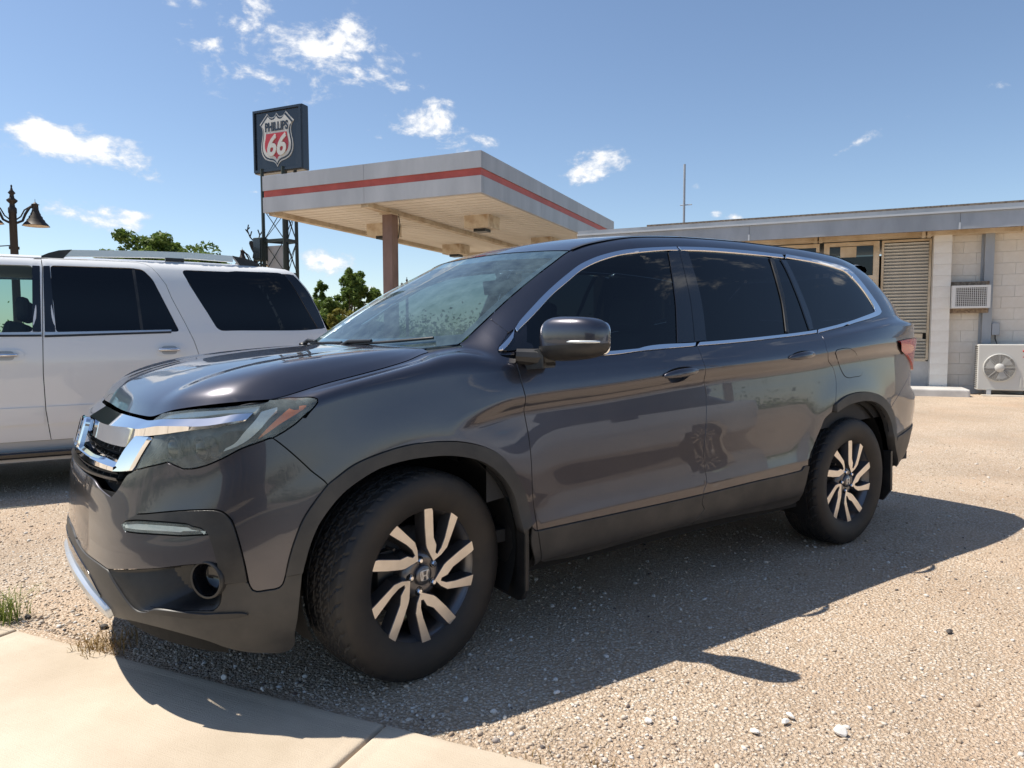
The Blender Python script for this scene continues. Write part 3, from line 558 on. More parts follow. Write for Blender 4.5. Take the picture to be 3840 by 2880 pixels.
# panel outlines on the body sheet: lists of smooth runs of (station, row)
POLY = {
 'bumper_edge_a': [[[0.6364,1.3654],[0.7885,1.3934]],[[0.7885,1.3934],[0.8526,1.2916]],[[0.8526,1.2916],[1.0068,1.1769],[1.0461,1.1476],[1.108,1.0526],[1.148,0.9931]],[[1.148,0.9931],[1.2285,0.8549],[1.3125,0.7253]],[[1.3122,0.722],[1.264,0.6658],[1.2292,0.6113],[1.203,0.5362],[1.1837,0.4535],[1.1727,0.3822]],[[1.1727,0.3822],[1.1643,0.3464],[1.1522,0.3321],[1.1167,0.3302],[1.0874,0.3308],[1.074,0.3434],[1.065,0.3828]],[[1.065,0.3828],[1.0553,0.4972],[1.0338,0.6833],[1.0164,0.786],[0.9963,0.8317],[0.9697,0.8676],[0.9316,0.9036],[0.8757,0.9455],[0.8098,0.9644],[0.69,0.977]],[[0.69,0.977],[0.6355,0.9332]],[[0.6355,0.9332],[0.6129,0.9081]],[[0.6129,0.9081],[0.6349,0.8573]],[[0.6349,0.8573],[0.7919,0.8247],[0.9063,0.7809],[0.9522,0.7484]],[[0.9522,0.7484],[0.9646,0.6581],[0.9743,0.5637],[0.9772,0.5424]],[[0.9772,0.5424],[0.8827,0.5699],[0.7979,0.559],[0.6613,0.5354],[0.5481,0.4992]],[[0.5481,0.4992],[0.4789,0.5287],[0.3144,0.5604],[0.1529,0.6203]]],
 'grille_r': [[[0.636,1.353],[0.6043,1.3288],[0.5618,1.1794],[0.5265,1.0988]],[[0.5265,1.0988],[0.4277,1.1566],[0.3699,1.2098]]],
 'brow': [[[0.69,0.977],[0.6355,0.9332]],[[0.639,0.9323],[0.7054,0.9343],[0.883,0.866],[0.9007,0.8422],[0.918,0.8254],[0.9372,0.8003],[0.9522,0.7484]],[[0.9522,0.7484],[0.9646,0.6581],[0.9743,0.5637],[0.9772,0.5424]],[[0.9772,0.5424],[0.9828,0.4492],[0.9847,0.4017]],[[0.9847,0.4017],[1.0632,0.3903]],[[1.0632,0.3903],[1.0553,0.4972],[1.0338,0.6833],[1.0164,0.786],[0.9963,0.8317],[0.9697,0.8676],[0.9316,0.9036],[0.8757,0.9455],[0.8098,0.9644],[0.69,0.977]]],
 'strip': [[[0.6355,0.9332],[0.6129,0.9081]],[[0.6129,0.9081],[0.6349,0.8573]],[[0.6349,0.8573],[0.7919,0.8247],[0.9063,0.7809],[0.9522,0.7484]],[[0.9522,0.7484],[0.9372,0.8003],[0.918,0.8254],[0.9007,0.8422],[0.883,0.866],[0.7054,0.9343],[0.6355,0.9332]]],
 'fogp': [[[0.548,0.4996],[0.6151,0.3193],[0.672,0.2208],[0.6953,0.2111],[0.7256,0.2201]],[[0.7256,0.2201],[0.8739,0.2536],[0.9573,0.2543]],[[0.9573,0.2543],[0.9759,0.2822],[0.9837,0.3265],[0.9849,0.4015]],[[0.9847,0.4017],[0.9772,0.5424]],[[0.9772,0.5424],[0.8827,0.5699],[0.7979,0.559],[0.6613,0.5354],[0.5481,0.4992]]],
 'fogfloor': [[[0.7832,0.5184],[0.8345,0.3501],[0.8592,0.3091]],[[0.8592,0.3091],[0.8933,0.3005],[0.9507,0.2925]],[[0.9507,0.2925],[0.9695,0.3283],[0.9763,0.4022]],[[0.9763,0.4022],[0.9681,0.5284]],[[0.9681,0.5284],[0.8827,0.5498],[0.7833,0.545]]],
 'fin': [[[0.7291,0.2242],[0.7666,0.2555],[0.9431,0.2444],[0.957,0.2458],[1.0364,0.2435],[1.0559,0.2366],[1.0635,0.2263]],[[1.0635,0.2263],[1.0455,0.2179],[0.9957,0.2127],[0.8715,0.2152],[0.8316,0.2198],[0.7291,0.2242]]],
 'lowblack': [[[0.9769,0.5431],[0.9828,0.4492],[0.9847,0.4017]],[[0.9847,0.4017],[1.0632,0.3903],[1.065,0.3828]],[[1.065,0.3828],[1.074,0.3434],[1.0874,0.3308],[1.1167,0.3302],[1.1522,0.3321],[1.1643,0.3464],[1.1727,0.3822]],[[1.1727,0.3822],[1.2244,0.381]],[[1.2244,0.381],[1.2141,0.236],[1.2101,0.1743],[1.2015,0.094]],[[1.2015,0.094],[1.1999,0.0204],[1.1718,0.0],[1.1114,0.0098],[1.0478,0.0243],[0.9853,0.0475],[0.9239,0.0835],[0.7696,0.1244],[0.6475,0.1131],[0.4874,0.0176],[0.4401,0.0]]],
 'fender': [[[1.148,0.9931],[1.2285,0.8549],[1.3125,0.7253]],[[1.3122,0.722],[1.3427,0.738],[1.4007,0.7634],[1.4958,0.7738],[1.5943,0.7719],[1.6704,0.7591],[1.7494,0.7387],[1.8039,0.7194],[1.8604,0.6934],[1.9183,0.6616],[1.9768,0.6203],[2.0352,0.554],[2.081,0.4778],[2.104,0.4034],[2.111,0.3539]],[[2.112,0.3503],[2.1216,0.3201],[2.1338,0.3034],[2.1426,0.3018]],[[2.1426,0.3018],[2.1362,0.3516],[2.1299,0.4104],[2.1253,0.4581],[2.1252,0.5516],[2.1241,0.6212],[2.1216,0.6563],[2.1029,0.7737],[2.0953,0.8269],[2.0844,0.9552],[2.0818,1.3358],[2.0921,1.6464]],[[2.0915,1.6464],[2.0341,1.7528],[2.0253,1.8963],[2.027,2.0219],[2.0343,2.0903],[2.0741,2.2469],[2.1104,2.3628]],[[2.1103,2.3651],[2.1027,2.5437],[2.0959,2.7819]],[[2.0967,2.777],[2.0065,2.7466],[1.944,2.8643],[1.88,2.4916],[1.8497,2.2265],[1.818,2.1279]],[[1.8178,2.0828],[1.7147,1.7047],[1.5966,2.0065],[1.3901,2.012],[1.2282,2.0298],[1.1746,2.0089]],[[1.1708,2.0032],[1.217,1.949],[1.2561,1.6629],[1.2846,1.3736],[1.2955,1.239],[1.296,1.1512],[1.2876,1.0845],[1.2691,1.0185],[1.2338,0.9921],[1.1909,0.9877],[1.148,0.9931]]],
 'archtrim_f': [[[1.2244,0.381],[1.2344,0.434],[1.2542,0.5141],[1.2832,0.582],[1.3513,0.6614],[1.4217,0.6985],[1.494,0.7174],[1.5928,0.7164],[1.6691,0.7046],[1.748,0.6861],[1.8303,0.6537],[1.9013,0.6148],[1.9594,0.5665],[2.0045,0.5138],[2.035,0.4606],[2.0539,0.3941],[2.0715,0.3102]],[[2.0715,0.3102],[2.112,0.3503]],[[2.111,0.3539],[2.104,0.4034],[2.081,0.4778],[2.0352,0.554],[1.9768,0.6203],[1.9183,0.6616],[1.8604,0.6934],[1.8039,0.7194],[1.7494,0.7387],[1.6704,0.7591],[1.5943,0.7719],[1.4958,0.7738],[1.4007,0.7634],[1.3427,0.738],[1.3122,0.722],[1.264,0.6658],[1.2292,0.6113],[1.203,0.5362],[1.1837,0.4535],[1.1727,0.3822]],[[1.1727,0.3822],[1.2244,0.381]]],
 'frontdoor': [[[2.0921,1.6464],[2.0818,1.3358],[2.0844,0.9552],[2.0953,0.8269],[2.1029,0.7737],[2.1216,0.6563],[2.1241,0.6212],[2.1252,0.5516],[2.1253,0.4581],[2.1299,0.4104],[2.1362,0.3516],[2.1426,0.3018]],[[2.1426,0.3027],[2.3317,0.2918],[2.8741,0.2774],[3.1213,0.2749]],[[3.1213,0.2749],[3.1302,0.3178],[3.1466,0.357]],[[3.1466,0.357],[3.142,0.4147],[3.1389,0.4676],[3.158,0.5841],[3.1678,0.662],[3.1689,0.7145],[3.1519,0.7689],[3.1434,0.7962]],[[3.1434,0.7962],[3.1391,0.8883],[3.1421,1.4413],[3.1313,1.9413]],[[3.1313,1.9413],[2.7553,1.7979],[2.5978,1.6381],[2.3306,1.604],[2.0937,1.6404]]],
 'reardoor': [[[3.1213,0.2749],[3.5035,0.2757],[3.8467,0.2724],[3.9218,0.2806],[3.9309,0.3018]],[[3.9309,0.3018],[3.9756,0.3008]],[[3.9756,0.3008],[3.9724,0.342],[4.0369,0.4084],[4.1106,0.4746],[4.1434,0.5069],[4.2158,0.5325]],[[4.2158,0.5325],[4.2269,0.5598]],[[4.2269,0.5598],[4.2473,0.5653]],[[4.2473,0.5653],[4.2562,0.5823],[4.2809,0.6694],[4.2641,0.7217],[4.1719,0.7984],[4.1697,0.9768],[4.1815,1.8206],[4.1693,1.8867]],[[4.1651,1.9006],[3.8671,1.9759],[3.1373,1.9535]],[[3.1313,1.9413],[3.1421,1.4413],[3.1391,0.8883],[3.1434,0.7962]],[[3.1434,0.7962],[3.1519,0.7689],[3.1689,0.7145],[3.1678,0.662],[3.158,0.5841],[3.1389,0.4676],[3.142,0.4147],[3.1466,0.357]],[[3.1466,0.357],[3.1302,0.3178],[3.1213,0.2749]]],
 'chrome_belt_f': [[[2.0937,1.6404],[2.3306,1.604],[2.5978,1.6381],[2.7553,1.7979],[3.1313,1.9413]],[[3.1295,2.0161],[2.7616,2.0036],[2.582,1.9178],[2.3116,1.9021],[2.114,1.9547]]],
 'chrome_belt_r': [[[3.1373,1.9535],[3.8671,1.9759],[4.1651,1.9006]],[[4.1564,2.0144],[3.8765,2.0183],[3.1441,2.0174]]],
 'chrome_a_low': [[[2.1435,2.3775],[2.0334,2.0735],[2.0276,2.0028]],[[2.0276,2.0028],[2.0473,2.0181]],[[2.0473,2.0181],[2.1242,2.2534]]],
 'chrome_top_f': [[[2.1491,2.3906],[2.1911,2.4812],[2.3313,2.6376],[2.4656,2.7136],[2.5886,2.7411],[2.715,2.7587],[2.8413,2.7628],[2.9676,2.7482],[3.1605,2.7534],[3.2339,2.7576]],[[3.2266,2.7101],[3.1462,2.7102],[2.953,2.7],[2.827,2.7119],[2.7208,2.7028],[2.6135,2.6822],[2.4877,2.6423],[2.3768,2.5853],[2.1685,2.3536],[2.1357,2.2858]]],
 'chrome_top_r': [[[3.2383,2.7558],[3.5139,2.7586],[3.7961,2.75],[4.132,2.7378]],[[4.1215,2.685],[3.7753,2.7],[3.4959,2.711],[3.2316,2.7101]]],
 'chrome_q': [[[4.1696,1.8926],[4.4751,1.9935],[4.8226,2.0118],[4.9335,2.0282],[4.9702,2.0515]],[[4.9702,2.0515],[4.9665,2.1142],[4.9376,2.2384],[4.8756,2.4666],[4.8191,2.6133],[4.7745,2.6444],[4.568,2.6899],[4.3593,2.7209],[4.1537,2.7527]],[[4.1409,2.6952],[4.4704,2.6456],[4.6781,2.5886],[4.7396,2.561],[4.8115,2.43],[4.8816,2.216],[4.9045,2.0995],[4.9052,2.0772]],[[4.9052,2.0772],[4.8685,2.0643],[4.6597,2.0399],[4.4101,2.0234],[4.1694,2.0151]]],
 'sail': [[[2.0483,2.0236],[2.1328,2.2781],[2.2035,2.3954]],[[2.2035,2.3954],[2.1616,2.1212]],[[2.1616,2.1212],[2.1908,2.0595],[2.1126,2.0372],[2.0483,2.0236]]],
 'tri_glass': [[[2.205,2.3958],[2.3662,2.5686]],[[2.3662,2.5686],[2.323,2.3256],[2.2681,1.9]],[[2.2681,1.9],[2.1824,1.9436]],[[2.1908,2.0595],[2.1629,2.1208]],[[2.1629,2.1208],[2.205,2.3958]]],
 'glass_f': [[[2.3712,2.5687],[2.3759,2.5815],[2.4868,2.6389],[2.6126,2.6787],[2.7199,2.6992],[2.826,2.7082],[2.952,2.6964],[3.1449,2.7062],[3.1478,2.6958]],[[3.1478,2.6958],[3.11,2.4676],[3.08,2.2826],[3.0477,2.1527],[3.0088,2.0203]],[[3.0088,2.0203],[2.7616,2.0036],[2.582,1.9178],[2.2735,1.9]],[[2.2735,1.9],[2.322,2.3249],[2.3712,2.5687]]],
 'bpill_f': [[[3.1478,2.6958],[3.11,2.4676],[3.08,2.2826],[3.0477,2.1527],[3.0088,2.0203]],[[3.0088,2.0203],[3.1271,2.0201]],[[3.1271,2.0201],[3.1539,2.1268],[3.1832,2.279],[3.1975,2.4235],[3.2149,2.5945],[3.2386,2.7539]],[[3.2386,2.7539],[3.1478,2.6958]]],
 'bpill_r': [[[3.2386,2.7539],[3.2149,2.5945],[3.1975,2.4235],[3.1832,2.279],[3.1539,2.1268],[3.1271,2.0201]],[[3.1271,2.0201],[3.2155,2.0257]],[[3.2155,2.0257],[3.2518,2.1873],[3.2713,2.3423],[3.2798,2.5326],[3.2935,2.6991]],[[3.2935,2.6991],[3.2386,2.7539]]],
 'glass_r': [[[3.2935,2.6991],[3.2798,2.5326],[3.2713,2.3423],[3.2518,2.1873],[3.2155,2.0257]],[[3.2155,2.0257],[3.8692,2.0281]],[[3.8692,2.0281],[3.9229,2.2298],[3.9468,2.4349],[3.9748,2.6772]],[[3.9748,2.6772],[3.7753,2.7],[3.4959,2.711],[3.2935,2.6991]]],
 'bar_r': [[[3.9748,2.6772],[3.9468,2.4349],[3.9229,2.2298],[3.8692,2.0281]],[[3.8692,2.0281],[3.8982,2.0263]],[[3.8982,2.0263],[3.9667,2.3078],[3.9822,2.4603],[4.014,2.6864]],[[4.014,2.6864],[3.9748,2.6772]]],
 'glass_s': [[[4.014,2.6864],[3.9822,2.4603],[3.9667,2.3078],[3.8982,2.0263]],[[3.8982,2.0263],[4.0964,2.0188]],[[4.0964,2.0188],[4.0979,2.2306],[4.0907,2.4233],[4.0817,2.6712]],[[4.0817,2.6712],[4.014,2.6864]]],
 'cpill': [[[4.0817,2.6712],[4.0907,2.4233],[4.0979,2.2306],[4.0964,2.0188]],[[4.0964,2.0188],[4.1364,2.0232]],[[4.1364,2.0232],[4.1532,2.124],[4.1524,2.1993],[4.1423,2.3852],[4.1325,2.6628]],[[4.1325,2.6628],[4.0817,2.6712]]],
 'glass_q': [[[4.1325,2.6628],[4.1423,2.3852],[4.1524,2.1993],[4.1532,2.124],[4.1364,2.0232]],[[4.1364,2.0232],[4.4101,2.0234],[4.6597,2.0399],[4.8685,2.0643]],[[4.8685,2.0643],[4.9052,2.0772],[4.9045,2.0995]],[[4.9045,2.0995],[4.8816,2.216],[4.8115,2.43],[4.7396,2.561]],[[4.7396,2.561],[4.6781,2.5886],[4.4704,2.6456],[4.1325,2.6628]]],
 'fuel': [[[4.248,0.7921],[4.26,0.8163],[4.3087,0.8237],[4.364,0.8199],[4.4122,0.7988],[4.4697,0.7792],[4.5536,0.7335],[4.5739,0.6952],[4.5652,0.6775],[4.5391,0.6687],[4.4706,0.6688],[4.4123,0.6693],[4.3726,0.6798],[4.3439,0.7061],[4.3126,0.7477],[4.248,0.7921]]],
 'rock_front': [[[2.112,0.3503],[2.1216,0.3201],[2.1338,0.3034],[2.1426,0.3018]],[[2.1427,0.3012],[2.159,0.1936],[2.1791,0.0771]],[[2.1791,0.0771],[2.1662,0.0606],[2.1586,0.0384]],[[2.1586,0.0384],[2.1142,0.2262],[2.1125,0.3538]]],
 'clad_f': [[[2.1426,0.3027],[2.3317,0.2918],[2.8741,0.2774],[3.1213,0.2749]],[[3.1213,0.2749],[3.112,0.2168],[3.116,0.2006],[3.1378,0.1591]],[[3.1378,0.1591],[3.1112,0.1139],[3.0859,0.0711],[3.1017,0.0411]],[[3.1017,0.0411],[2.9257,0.0445],[2.3787,0.0252],[2.1892,0.0569]],[[2.1791,0.0771],[2.159,0.1936],[2.1427,0.3012]]],
 'clad_r': [[[3.1213,0.2749],[3.5035,0.2757],[3.8467,0.2724],[3.9218,0.2806],[3.9309,0.3018],[3.9791,0.2976]],[[3.9795,0.295],[3.9697,0.0995],[3.9883,0.0263]],[[3.9883,0.0263],[3.9309,0.0013],[3.421,0.0248],[3.1017,0.0411]],[[3.1017,0.0411],[3.0859,0.0711],[3.1112,0.1139],[3.1378,0.1591]],[[3.1378,0.1591],[3.116,0.2006],[3.112,0.2168],[3.1213,0.2749]]],
 'archtrim_r': [[[4.2488,0.5666],[4.356,0.5912],[4.4647,0.5972],[4.5787,0.5913],[4.7015,0.5731],[4.7992,0.5453],[4.887,0.5041],[4.9467,0.4549],[4.9647,0.4054],[4.9481,0.3559],[4.9788,0.2584],[5.129,0.0465]],[[5.129,0.0465],[5.0831,0.0614]],[[5.0831,0.0614],[4.9401,0.2656],[4.899,0.3634],[4.8883,0.4118],[4.8481,0.4594],[4.7751,0.5032],[4.6713,0.5367],[4.5758,0.5494],[4.4632,0.5531],[4.3549,0.546],[4.2506,0.526]],[[4.2506,0.526],[4.2488,0.5666]]],
 'r_bump_cut': [[[4.9184,0.489],[5.0093,0.5269]]],
 'tail_px': [[[4.9912,0.8212],[5.1084,0.7706],[5.2477,0.7213],[5.4028,0.6579]]],
 'tail_top': [[[4.9912,0.8212],[5.1979,0.8412]]],
 'rb_strip': [[[4.9641,0.3576],[5.3937,0.3795]],[[4.993,0.3389],[5.3937,0.3723]]],
 'spoiler_line': [[[4.8191,2.6133],[4.9405,2.5841],[5.1096,2.5922]]],
 'handles': [[[2.9721,0.7963],[3.9207,0.823]]],
 'lamp_top': [[[0.6112,1.975],[0.6403,2.0031],[0.6778,2.0023],[0.9617,1.966],[1.0234,1.9559],[1.1366,1.9383],[1.168,1.9918]]],
 'lamp_inner': [[[0.6364,1.3654],[0.6854,1.735]]],
 'wing': [[[0.5927,1.962],[0.7791,1.8869],[0.9877,1.8056],[1.0273,1.7902],[1.0884,1.7117]],[[1.0884,1.7117],[1.0615,1.5973]],[[1.0615,1.5973],[0.8843,1.7331],[0.8057,1.7302],[0.7202,1.7404],[0.5677,1.7812]]],
 'stick': [[[1.1171,1.7409],[1.1819,1.7558]],[[1.1819,1.7558],[1.1808,1.6665],[1.1435,1.4526],[1.1006,1.2564],[1.0671,1.2126],[1.038,1.222],[0.987,1.2792]],[[0.987,1.2792],[0.9891,1.3002],[1.0255,1.2887],[1.0546,1.3787],[1.0886,1.5194],[1.1171,1.7409]]],
 'amber': [[[1.1,1.1219],[1.1211,1.1836],[1.1747,1.3295],[1.2105,1.4591]],[[1.2105,1.4591],[1.217,1.3326],[1.2356,1.219]],[[1.2356,1.219],[1.2401,1.3604]],[[1.2401,1.3604],[1.261,1.2295]],[[1.261,1.2295],[1.2519,1.1718],[1.2186,1.1378],[1.1715,1.1405],[1.1291,1.1213],[1.1,1.1219]]],
 'drl': [[[0.6376,1.9759],[0.6685,1.9921],[0.9689,1.9327],[1.1175,1.9229]],[[1.1175,1.9229],[1.0932,1.7708]],[[1.0932,1.7708],[0.9744,1.8819],[0.8261,1.9025],[0.6376,1.9759]]],
 'gframe': [[[0.5677,1.7812],[0.541,1.6068],[0.5286,1.4611],[0.5153,1.3408]],[[0.5153,1.3408],[0.6191,1.3666]],[[0.6191,1.3666],[0.6699,1.736]],[[0.6699,1.736],[0.5677,1.7812]]],
 'wridge': [[[0.1851,1.7973],[0.3634,1.8177],[0.5308,1.8581],[0.7,1.8305],[1.0001,1.6357],[0.9949,1.6814],[1.066,1.6005]]],
 'wbot': [[[0.3443,1.6344],[0.4553,1.6365],[0.5517,1.6225],[0.553,1.6697],[0.5554,1.7711],[0.5654,1.8015]]],
 'blade_px': [[[0.3396,1.399],[0.4064,1.5421],[0.5378,1.5049],[0.5414,1.4895],[0.5129,1.3773],[0.4493,1.3679]]],
 'hoodtop_px': [[[0.0559,1.9698],[0.2664,1.9782],[0.4681,1.981],[0.5794,1.9801]]],
 'lowgr_px': [[[0.4136,1.3094],[0.5597,1.2294],[0.6043,1.3288],[0.4038,1.277],[0.5489,1.2141],[0.3862,1.2493],[0.5272,1.1473]]],
}

SPOKE = [(-0.0835, 0.2239), (-0.0765, 0.2316), (-0.0521, 0.2363), (-0.0436, 0.2258), (-0.0028, 0.1352), (0.0208, 0.1112), (0.0276, 0.0836), (0.0388, 0.0801), (0.0493, 0.1059), (0.0522, 0.143), (0.0471, 0.2363), (0.0551, 0.2432), (0.0765, 0.2393), (0.0856, 0.2284), (0.0746, 0.1111), (0.0572, 0.0813), (0.0295, 0.0537), (-0.0176, 0.0941), (-0.0272, 0.1078), (-0.0564, 0.1637)]
SPIN_F = math.radians(-19.8); SPIN_R = math.radians(-16.)

# ================================================================== dark SUV
def vm(v):
    v = np.asarray(v, float); return np.where(v < 1, .8*v, np.where(v < 2, .8+.16*(v-1), .96+.56*(v-2)))
def mv(m):
    m = np.asarray(m, float); return np.where(m < .8, m/.8, np.where(m < .96, 1+(m-.8)/.16, 2+(m-.96)/.56))
def crs(pts, sp=.015, fn=None):
    p = np.array(pts, float)
    if len(p) == 2: q = lambda t: p[0]+(p[1]-p[0])*t[:, None]; n = 1
    else:
        n = len(p)-1; e = np.vstack([2*p[0]-p[1], p, 2*p[-1]-p[-2]])
        # centripetal parameterisation keeps traced corners from overshooting
        d = np.maximum(np.linalg.norm(np.diff(e*np.array([1, .7]) if e.shape[1] == 2 else e, axis=0), axis=1), 1e-6)**.5
        def q(t):
            ii = np.clip((t*n).astype(int), 0, n-1); tt = (t*n-ii)
            t1 = d[ii]; t2 = t1+d[ii+1]; t3 = t2+d[ii+2]; T = t1+(t2-t1)*tt; c = lambda z: z[:, None]
            a1 = c((t1-T)/t1)*e[ii]+c(T/t1)*e[ii+1]; a2 = c((t2-T)/(t2-t1))*e[ii+1]+c((T-t1)/(t2-t1))*e[ii+2]; a3 = c((t3-T)/(t3-t2))*e[ii+2]+c((T-t2)/(t3-t2))*e[ii+3]
            b1 = c((t2-T)/t2)*a1+c(T/t2)*a2; b2 = c((t3-T)/(t3-t1))*a2+c((T-t1)/(t3-t1))*a3
            return c((t2-T)/(t2-t1))*b1+c((T-t1)/(t2-t1))*b2
    f = q(np.linspace(0, 1, 40*n+1))
    X = (fn or surf)(f[:, 0], f[:, 1]); L = np.concatenate([[0], np.cumsum(np.linalg.norm(np.diff(X, axis=0), axis=1))])
    k = max(2, int(round(L[-1]/sp))+1); t = np.interp(np.linspace(0, L[-1], k), L, np.linspace(0, 1, len(L)))
    return q(t)
def ring(segs, sp=.015):
    out = []
    for sg in segs:
        if len(sg) < 2: continue
        c_ = crs(sg, sp); out.append(c_[:-1])
    p = np.vstack(out)
    keep = [0]
    for i in range(1, len(p)):
        if np.hypot((p[i]-p[keep[-1]])[0], (p[i]-p[keep[-1]])[1]*.6) > 1e-4: keep.append(i)
    p = p[keep]
    x, y = p[:, 0], p[:, 1]
    if np.sum(x*np.roll(y, -1)-y*np.roll(x, -1)) < 0: p = p[::-1]
    return p
def inset(p, d):
    if d == 0: return p
    X = surf(p[:, 0], p[:, 1]); N = surfn(p[:, 0], p[:, 1]); e = 1e-3
    t = np.roll(X, -1, 0)-np.roll(X, 1, 0); t /= np.maximum(np.linalg.norm(t, axis=1, keepdims=True), 1e-9)
    w = np.cross(N, t)*d
    Ps = (surf(np.minimum(p[:, 0]+e, SMAX), p[:, 1])-surf(np.maximum(p[:, 0]-e, 0), p[:, 1]))/(2*e)
    vh = np.minimum(p[:, 1]+e, 2.999); vl = np.maximum(p[:, 1]-e, 0)
    Pv = (surf(p[:, 0], vh)-surf(p[:, 0], vl))/(vh-vl)[:, None]
    a = (Ps*Ps).sum(1); b = (Ps*Pv).sum(1); c_ = (Pv*Pv).sum(1); r1 = (Ps*w).sum(1); r2 = (Pv*w).sum(1); D_ = np.maximum(a*c_-b*b, 1e-9)
    q = p.copy(); q[:, 0] += np.clip((c_*r1-b*r2)/D_, -.02, .02); q[:, 1] += np.clip((a*r2-b*r1)/D_, -.06, .06)
    q[p[:, 0] < 1e-5, 0] = 0; q[:, 1] = np.clip(q[:, 1], 0, 2.998); q[:, 0] = np.clip(q[:, 0], 0, SMAX); return q
def inside(pt, poly):
    x, y = pt[:, 0][:, None], pt[:, 1][:, None]; a = poly; b = np.roll(poly, -1, 0)
    c1 = (a[:, 1] > y) != (b[:, 1] > y)
    with np.errstate(all='ignore'): xi = a[:, 0]+(y-a[:, 1])*(b[:, 0]-a[:, 0])/(b[:, 1]-a[:, 1])
    return (np.sum(c1 & (x < xi), axis=1) % 2) == 1
def tri_region(poly, holes=(), res=.02, vl=None):
    """triangulate a region of the (s,v) sheet"""
    pm = np.stack([poly[:, 0], vm(poly[:, 1])], 1); hm = [np.stack([h[:, 0], vm(h[:, 1])], 1) for h in holes]
    s0, s1 = poly[:, 0].min(), poly[:, 0].max(); v0, v1 = poly[:, 1].min(), poly[:, 1].max()
    if vl is None: vl = np.concatenate([np.linspace(0, .35, 17), np.linspace(.35, .8, 26)[1:], np.linspace(.8, 1, 12)[1:], np.linspace(1, 2, 13)[1:], np.linspace(2, 3, 30)[1:]])
    vl = vl[(vl > v0) & (vl < v1)]; sl = np.arange(s0, s1, res)
    S_, V_ = np.meshgrid(sl, vl, indexing='ij'); g = np.stack([S_.ravel(), vm(V_.ravel())], 1)
    if len(g):
        g = g[inside(g, pm)]
        for h in hm: g = g[~inside(g, h)]
        allb = np.vstack([pm]+hm)
        if len(g):
            dmin = np.full(len(g), 9.)
            for k in range(0, len(allb), 200):
                dmin = np.minimum(dmin, np.min(np.hypot(g[:, None, 0]-allb[None, k:k+200, 0], g[:, None, 1]-allb[None, k:k+200, 1]), axis=1))
            g = g[dmin > .006]
    pts = [Vector(p) for p in pm]; edges = [(i, (i+1) % len(pm)) for i in range(len(pm))]
    for h in hm:
        b = len(pts); pts += [Vector(p) for p in h]; edges += [(b+i, b+(i+1) % len(h)) for i in range(len(h))]
    pts += [Vector(p) for p in g]
    r = delaunay_2d_cdt(pts, edges, [], 0, 1e-7)
    V2 = np.array([tuple(p) for p in r[0]]); F = np.array([f for f in r[2] if len(f) == 3])
    c_ = V2[F].mean(1); k = inside(c_, pm)
    for h in hm: k &= ~inside(c_, h)
    F = F[k]
    a = V2[F]; ar = (a[:, 1, 0]-a[:, 0, 0])*(a[:, 2, 1]-a[:, 0, 1])-(a[:, 1, 1]-a[:, 0, 1])*(a[:, 2, 0]-a[:, 0, 0])
    F[ar < 0] = F[ar < 0][:, ::-1]
    return np.stack([V2[:, 0], mv(V2[:, 1])], 1), F
def flipy(V): W = np.array(V, float).copy(); W[:, 1] *= -1; return W
def put(name, V, F, m, parent, N=None, mode='pair', rp=None, **k):
    """mode 'left': this side only; 'pair': a second object for the right side; 'join': both sides in one mesh"""
    V = np.asarray(V, float); F = [tuple(f) for f in F]
    RF = [tuple(reversed(f)) for f in F]
    if mode == 'join':
        n = len(V); V2 = np.vstack([V, flipy(V)]); F2 = F+[tuple(i+n for i in f) for f in RF]
        N2 = None if N is None else np.vstack([N, flipy(N)])
        return mesh_obj(name, V2, F2, m, parent, normals=N2, **k)
    o = mesh_obj(name, V, F, m, parent, normals=N, **k)
    if mode == 'pair':
        o2 = mesh_obj(name, flipy(V), RF, m, rp or parent, normals=None if N is None else flipy(N), **k); o['_r'] = 0; PAIR[o.name] = o2; del o['_r']
    return o
PAIR = {}
def panel(name, segs, m, parent, off=0., gap=.0022, holes=(), res=.02, skirt=.009, mode='pair', rp=None, sp=.014, raw=None, fn_off=None, **k):
    poly = ring(segs, sp) if raw is None else raw
    poly = inset(poly, gap)
    V2, F = tri_region(poly, holes, res)
    X = surf(V2[:, 0], V2[:, 1]); N = surfn(V2[:, 0], V2[:, 1]); z0 = V2[:, 0] < 1e-5; N[z0, 1] = 0
    o_ = np.full(len(X), off) if fn_off is None else fn_off(V2)
    X = X+N*o_[:, None]; used = np.zeros(len(X), bool); used[F.ravel()] = True
    VV = [X]; NN = [N]; FF = [tuple(f) for f in F]; b = len(X)
    if skirt:
        for loop, sgn in [(poly, 1)]+[(h, -1) for h in holes]:
            A = surf(loop[:, 0], loop[:, 1]); n_ = surfn(loop[:, 0], loop[:, 1])
            of = np.full(len(A), off) if fn_off is None else fn_off(loop)
            A = A+n_*of[:, None]; B = A-n_*skirt
            t = np.roll(A, -1, 0)-np.roll(A, 1, 0); t /= np.maximum(np.linalg.norm(t, axis=1, keepdims=True), 1e-9)
            on = np.cross(t, n_)*sgn; kk = len(A)
            # first a tiny rolled edge, then the return flange
            R1 = A; VV += [R1, B]; NN += [(on*.75+n_*.66), on]
            q = range(kk)
            for i in q:
                j = (i+1) % kk
                if loop[i, 0] < 1e-5 and loop[j, 0] < 1e-5: continue
                f = (b+i, b+kk+i, b+kk+j, b+j); FF.append(f if sgn > 0 else tuple(reversed(f)))
            b += 2*kk
    V = np.vstack(VV); NN = np.vstack(NN); NN /= np.maximum(np.linalg.norm(NN, axis=1, keepdims=True), 1e-9)
    return put(name, V, FF, m, parent, NN, mode, rp, **k)
SUV = empty('parked_suv', (0, 0, 0), label='dark grey SUV with two-tone alloy wheels parked nearest on the gravel', cat='suv')
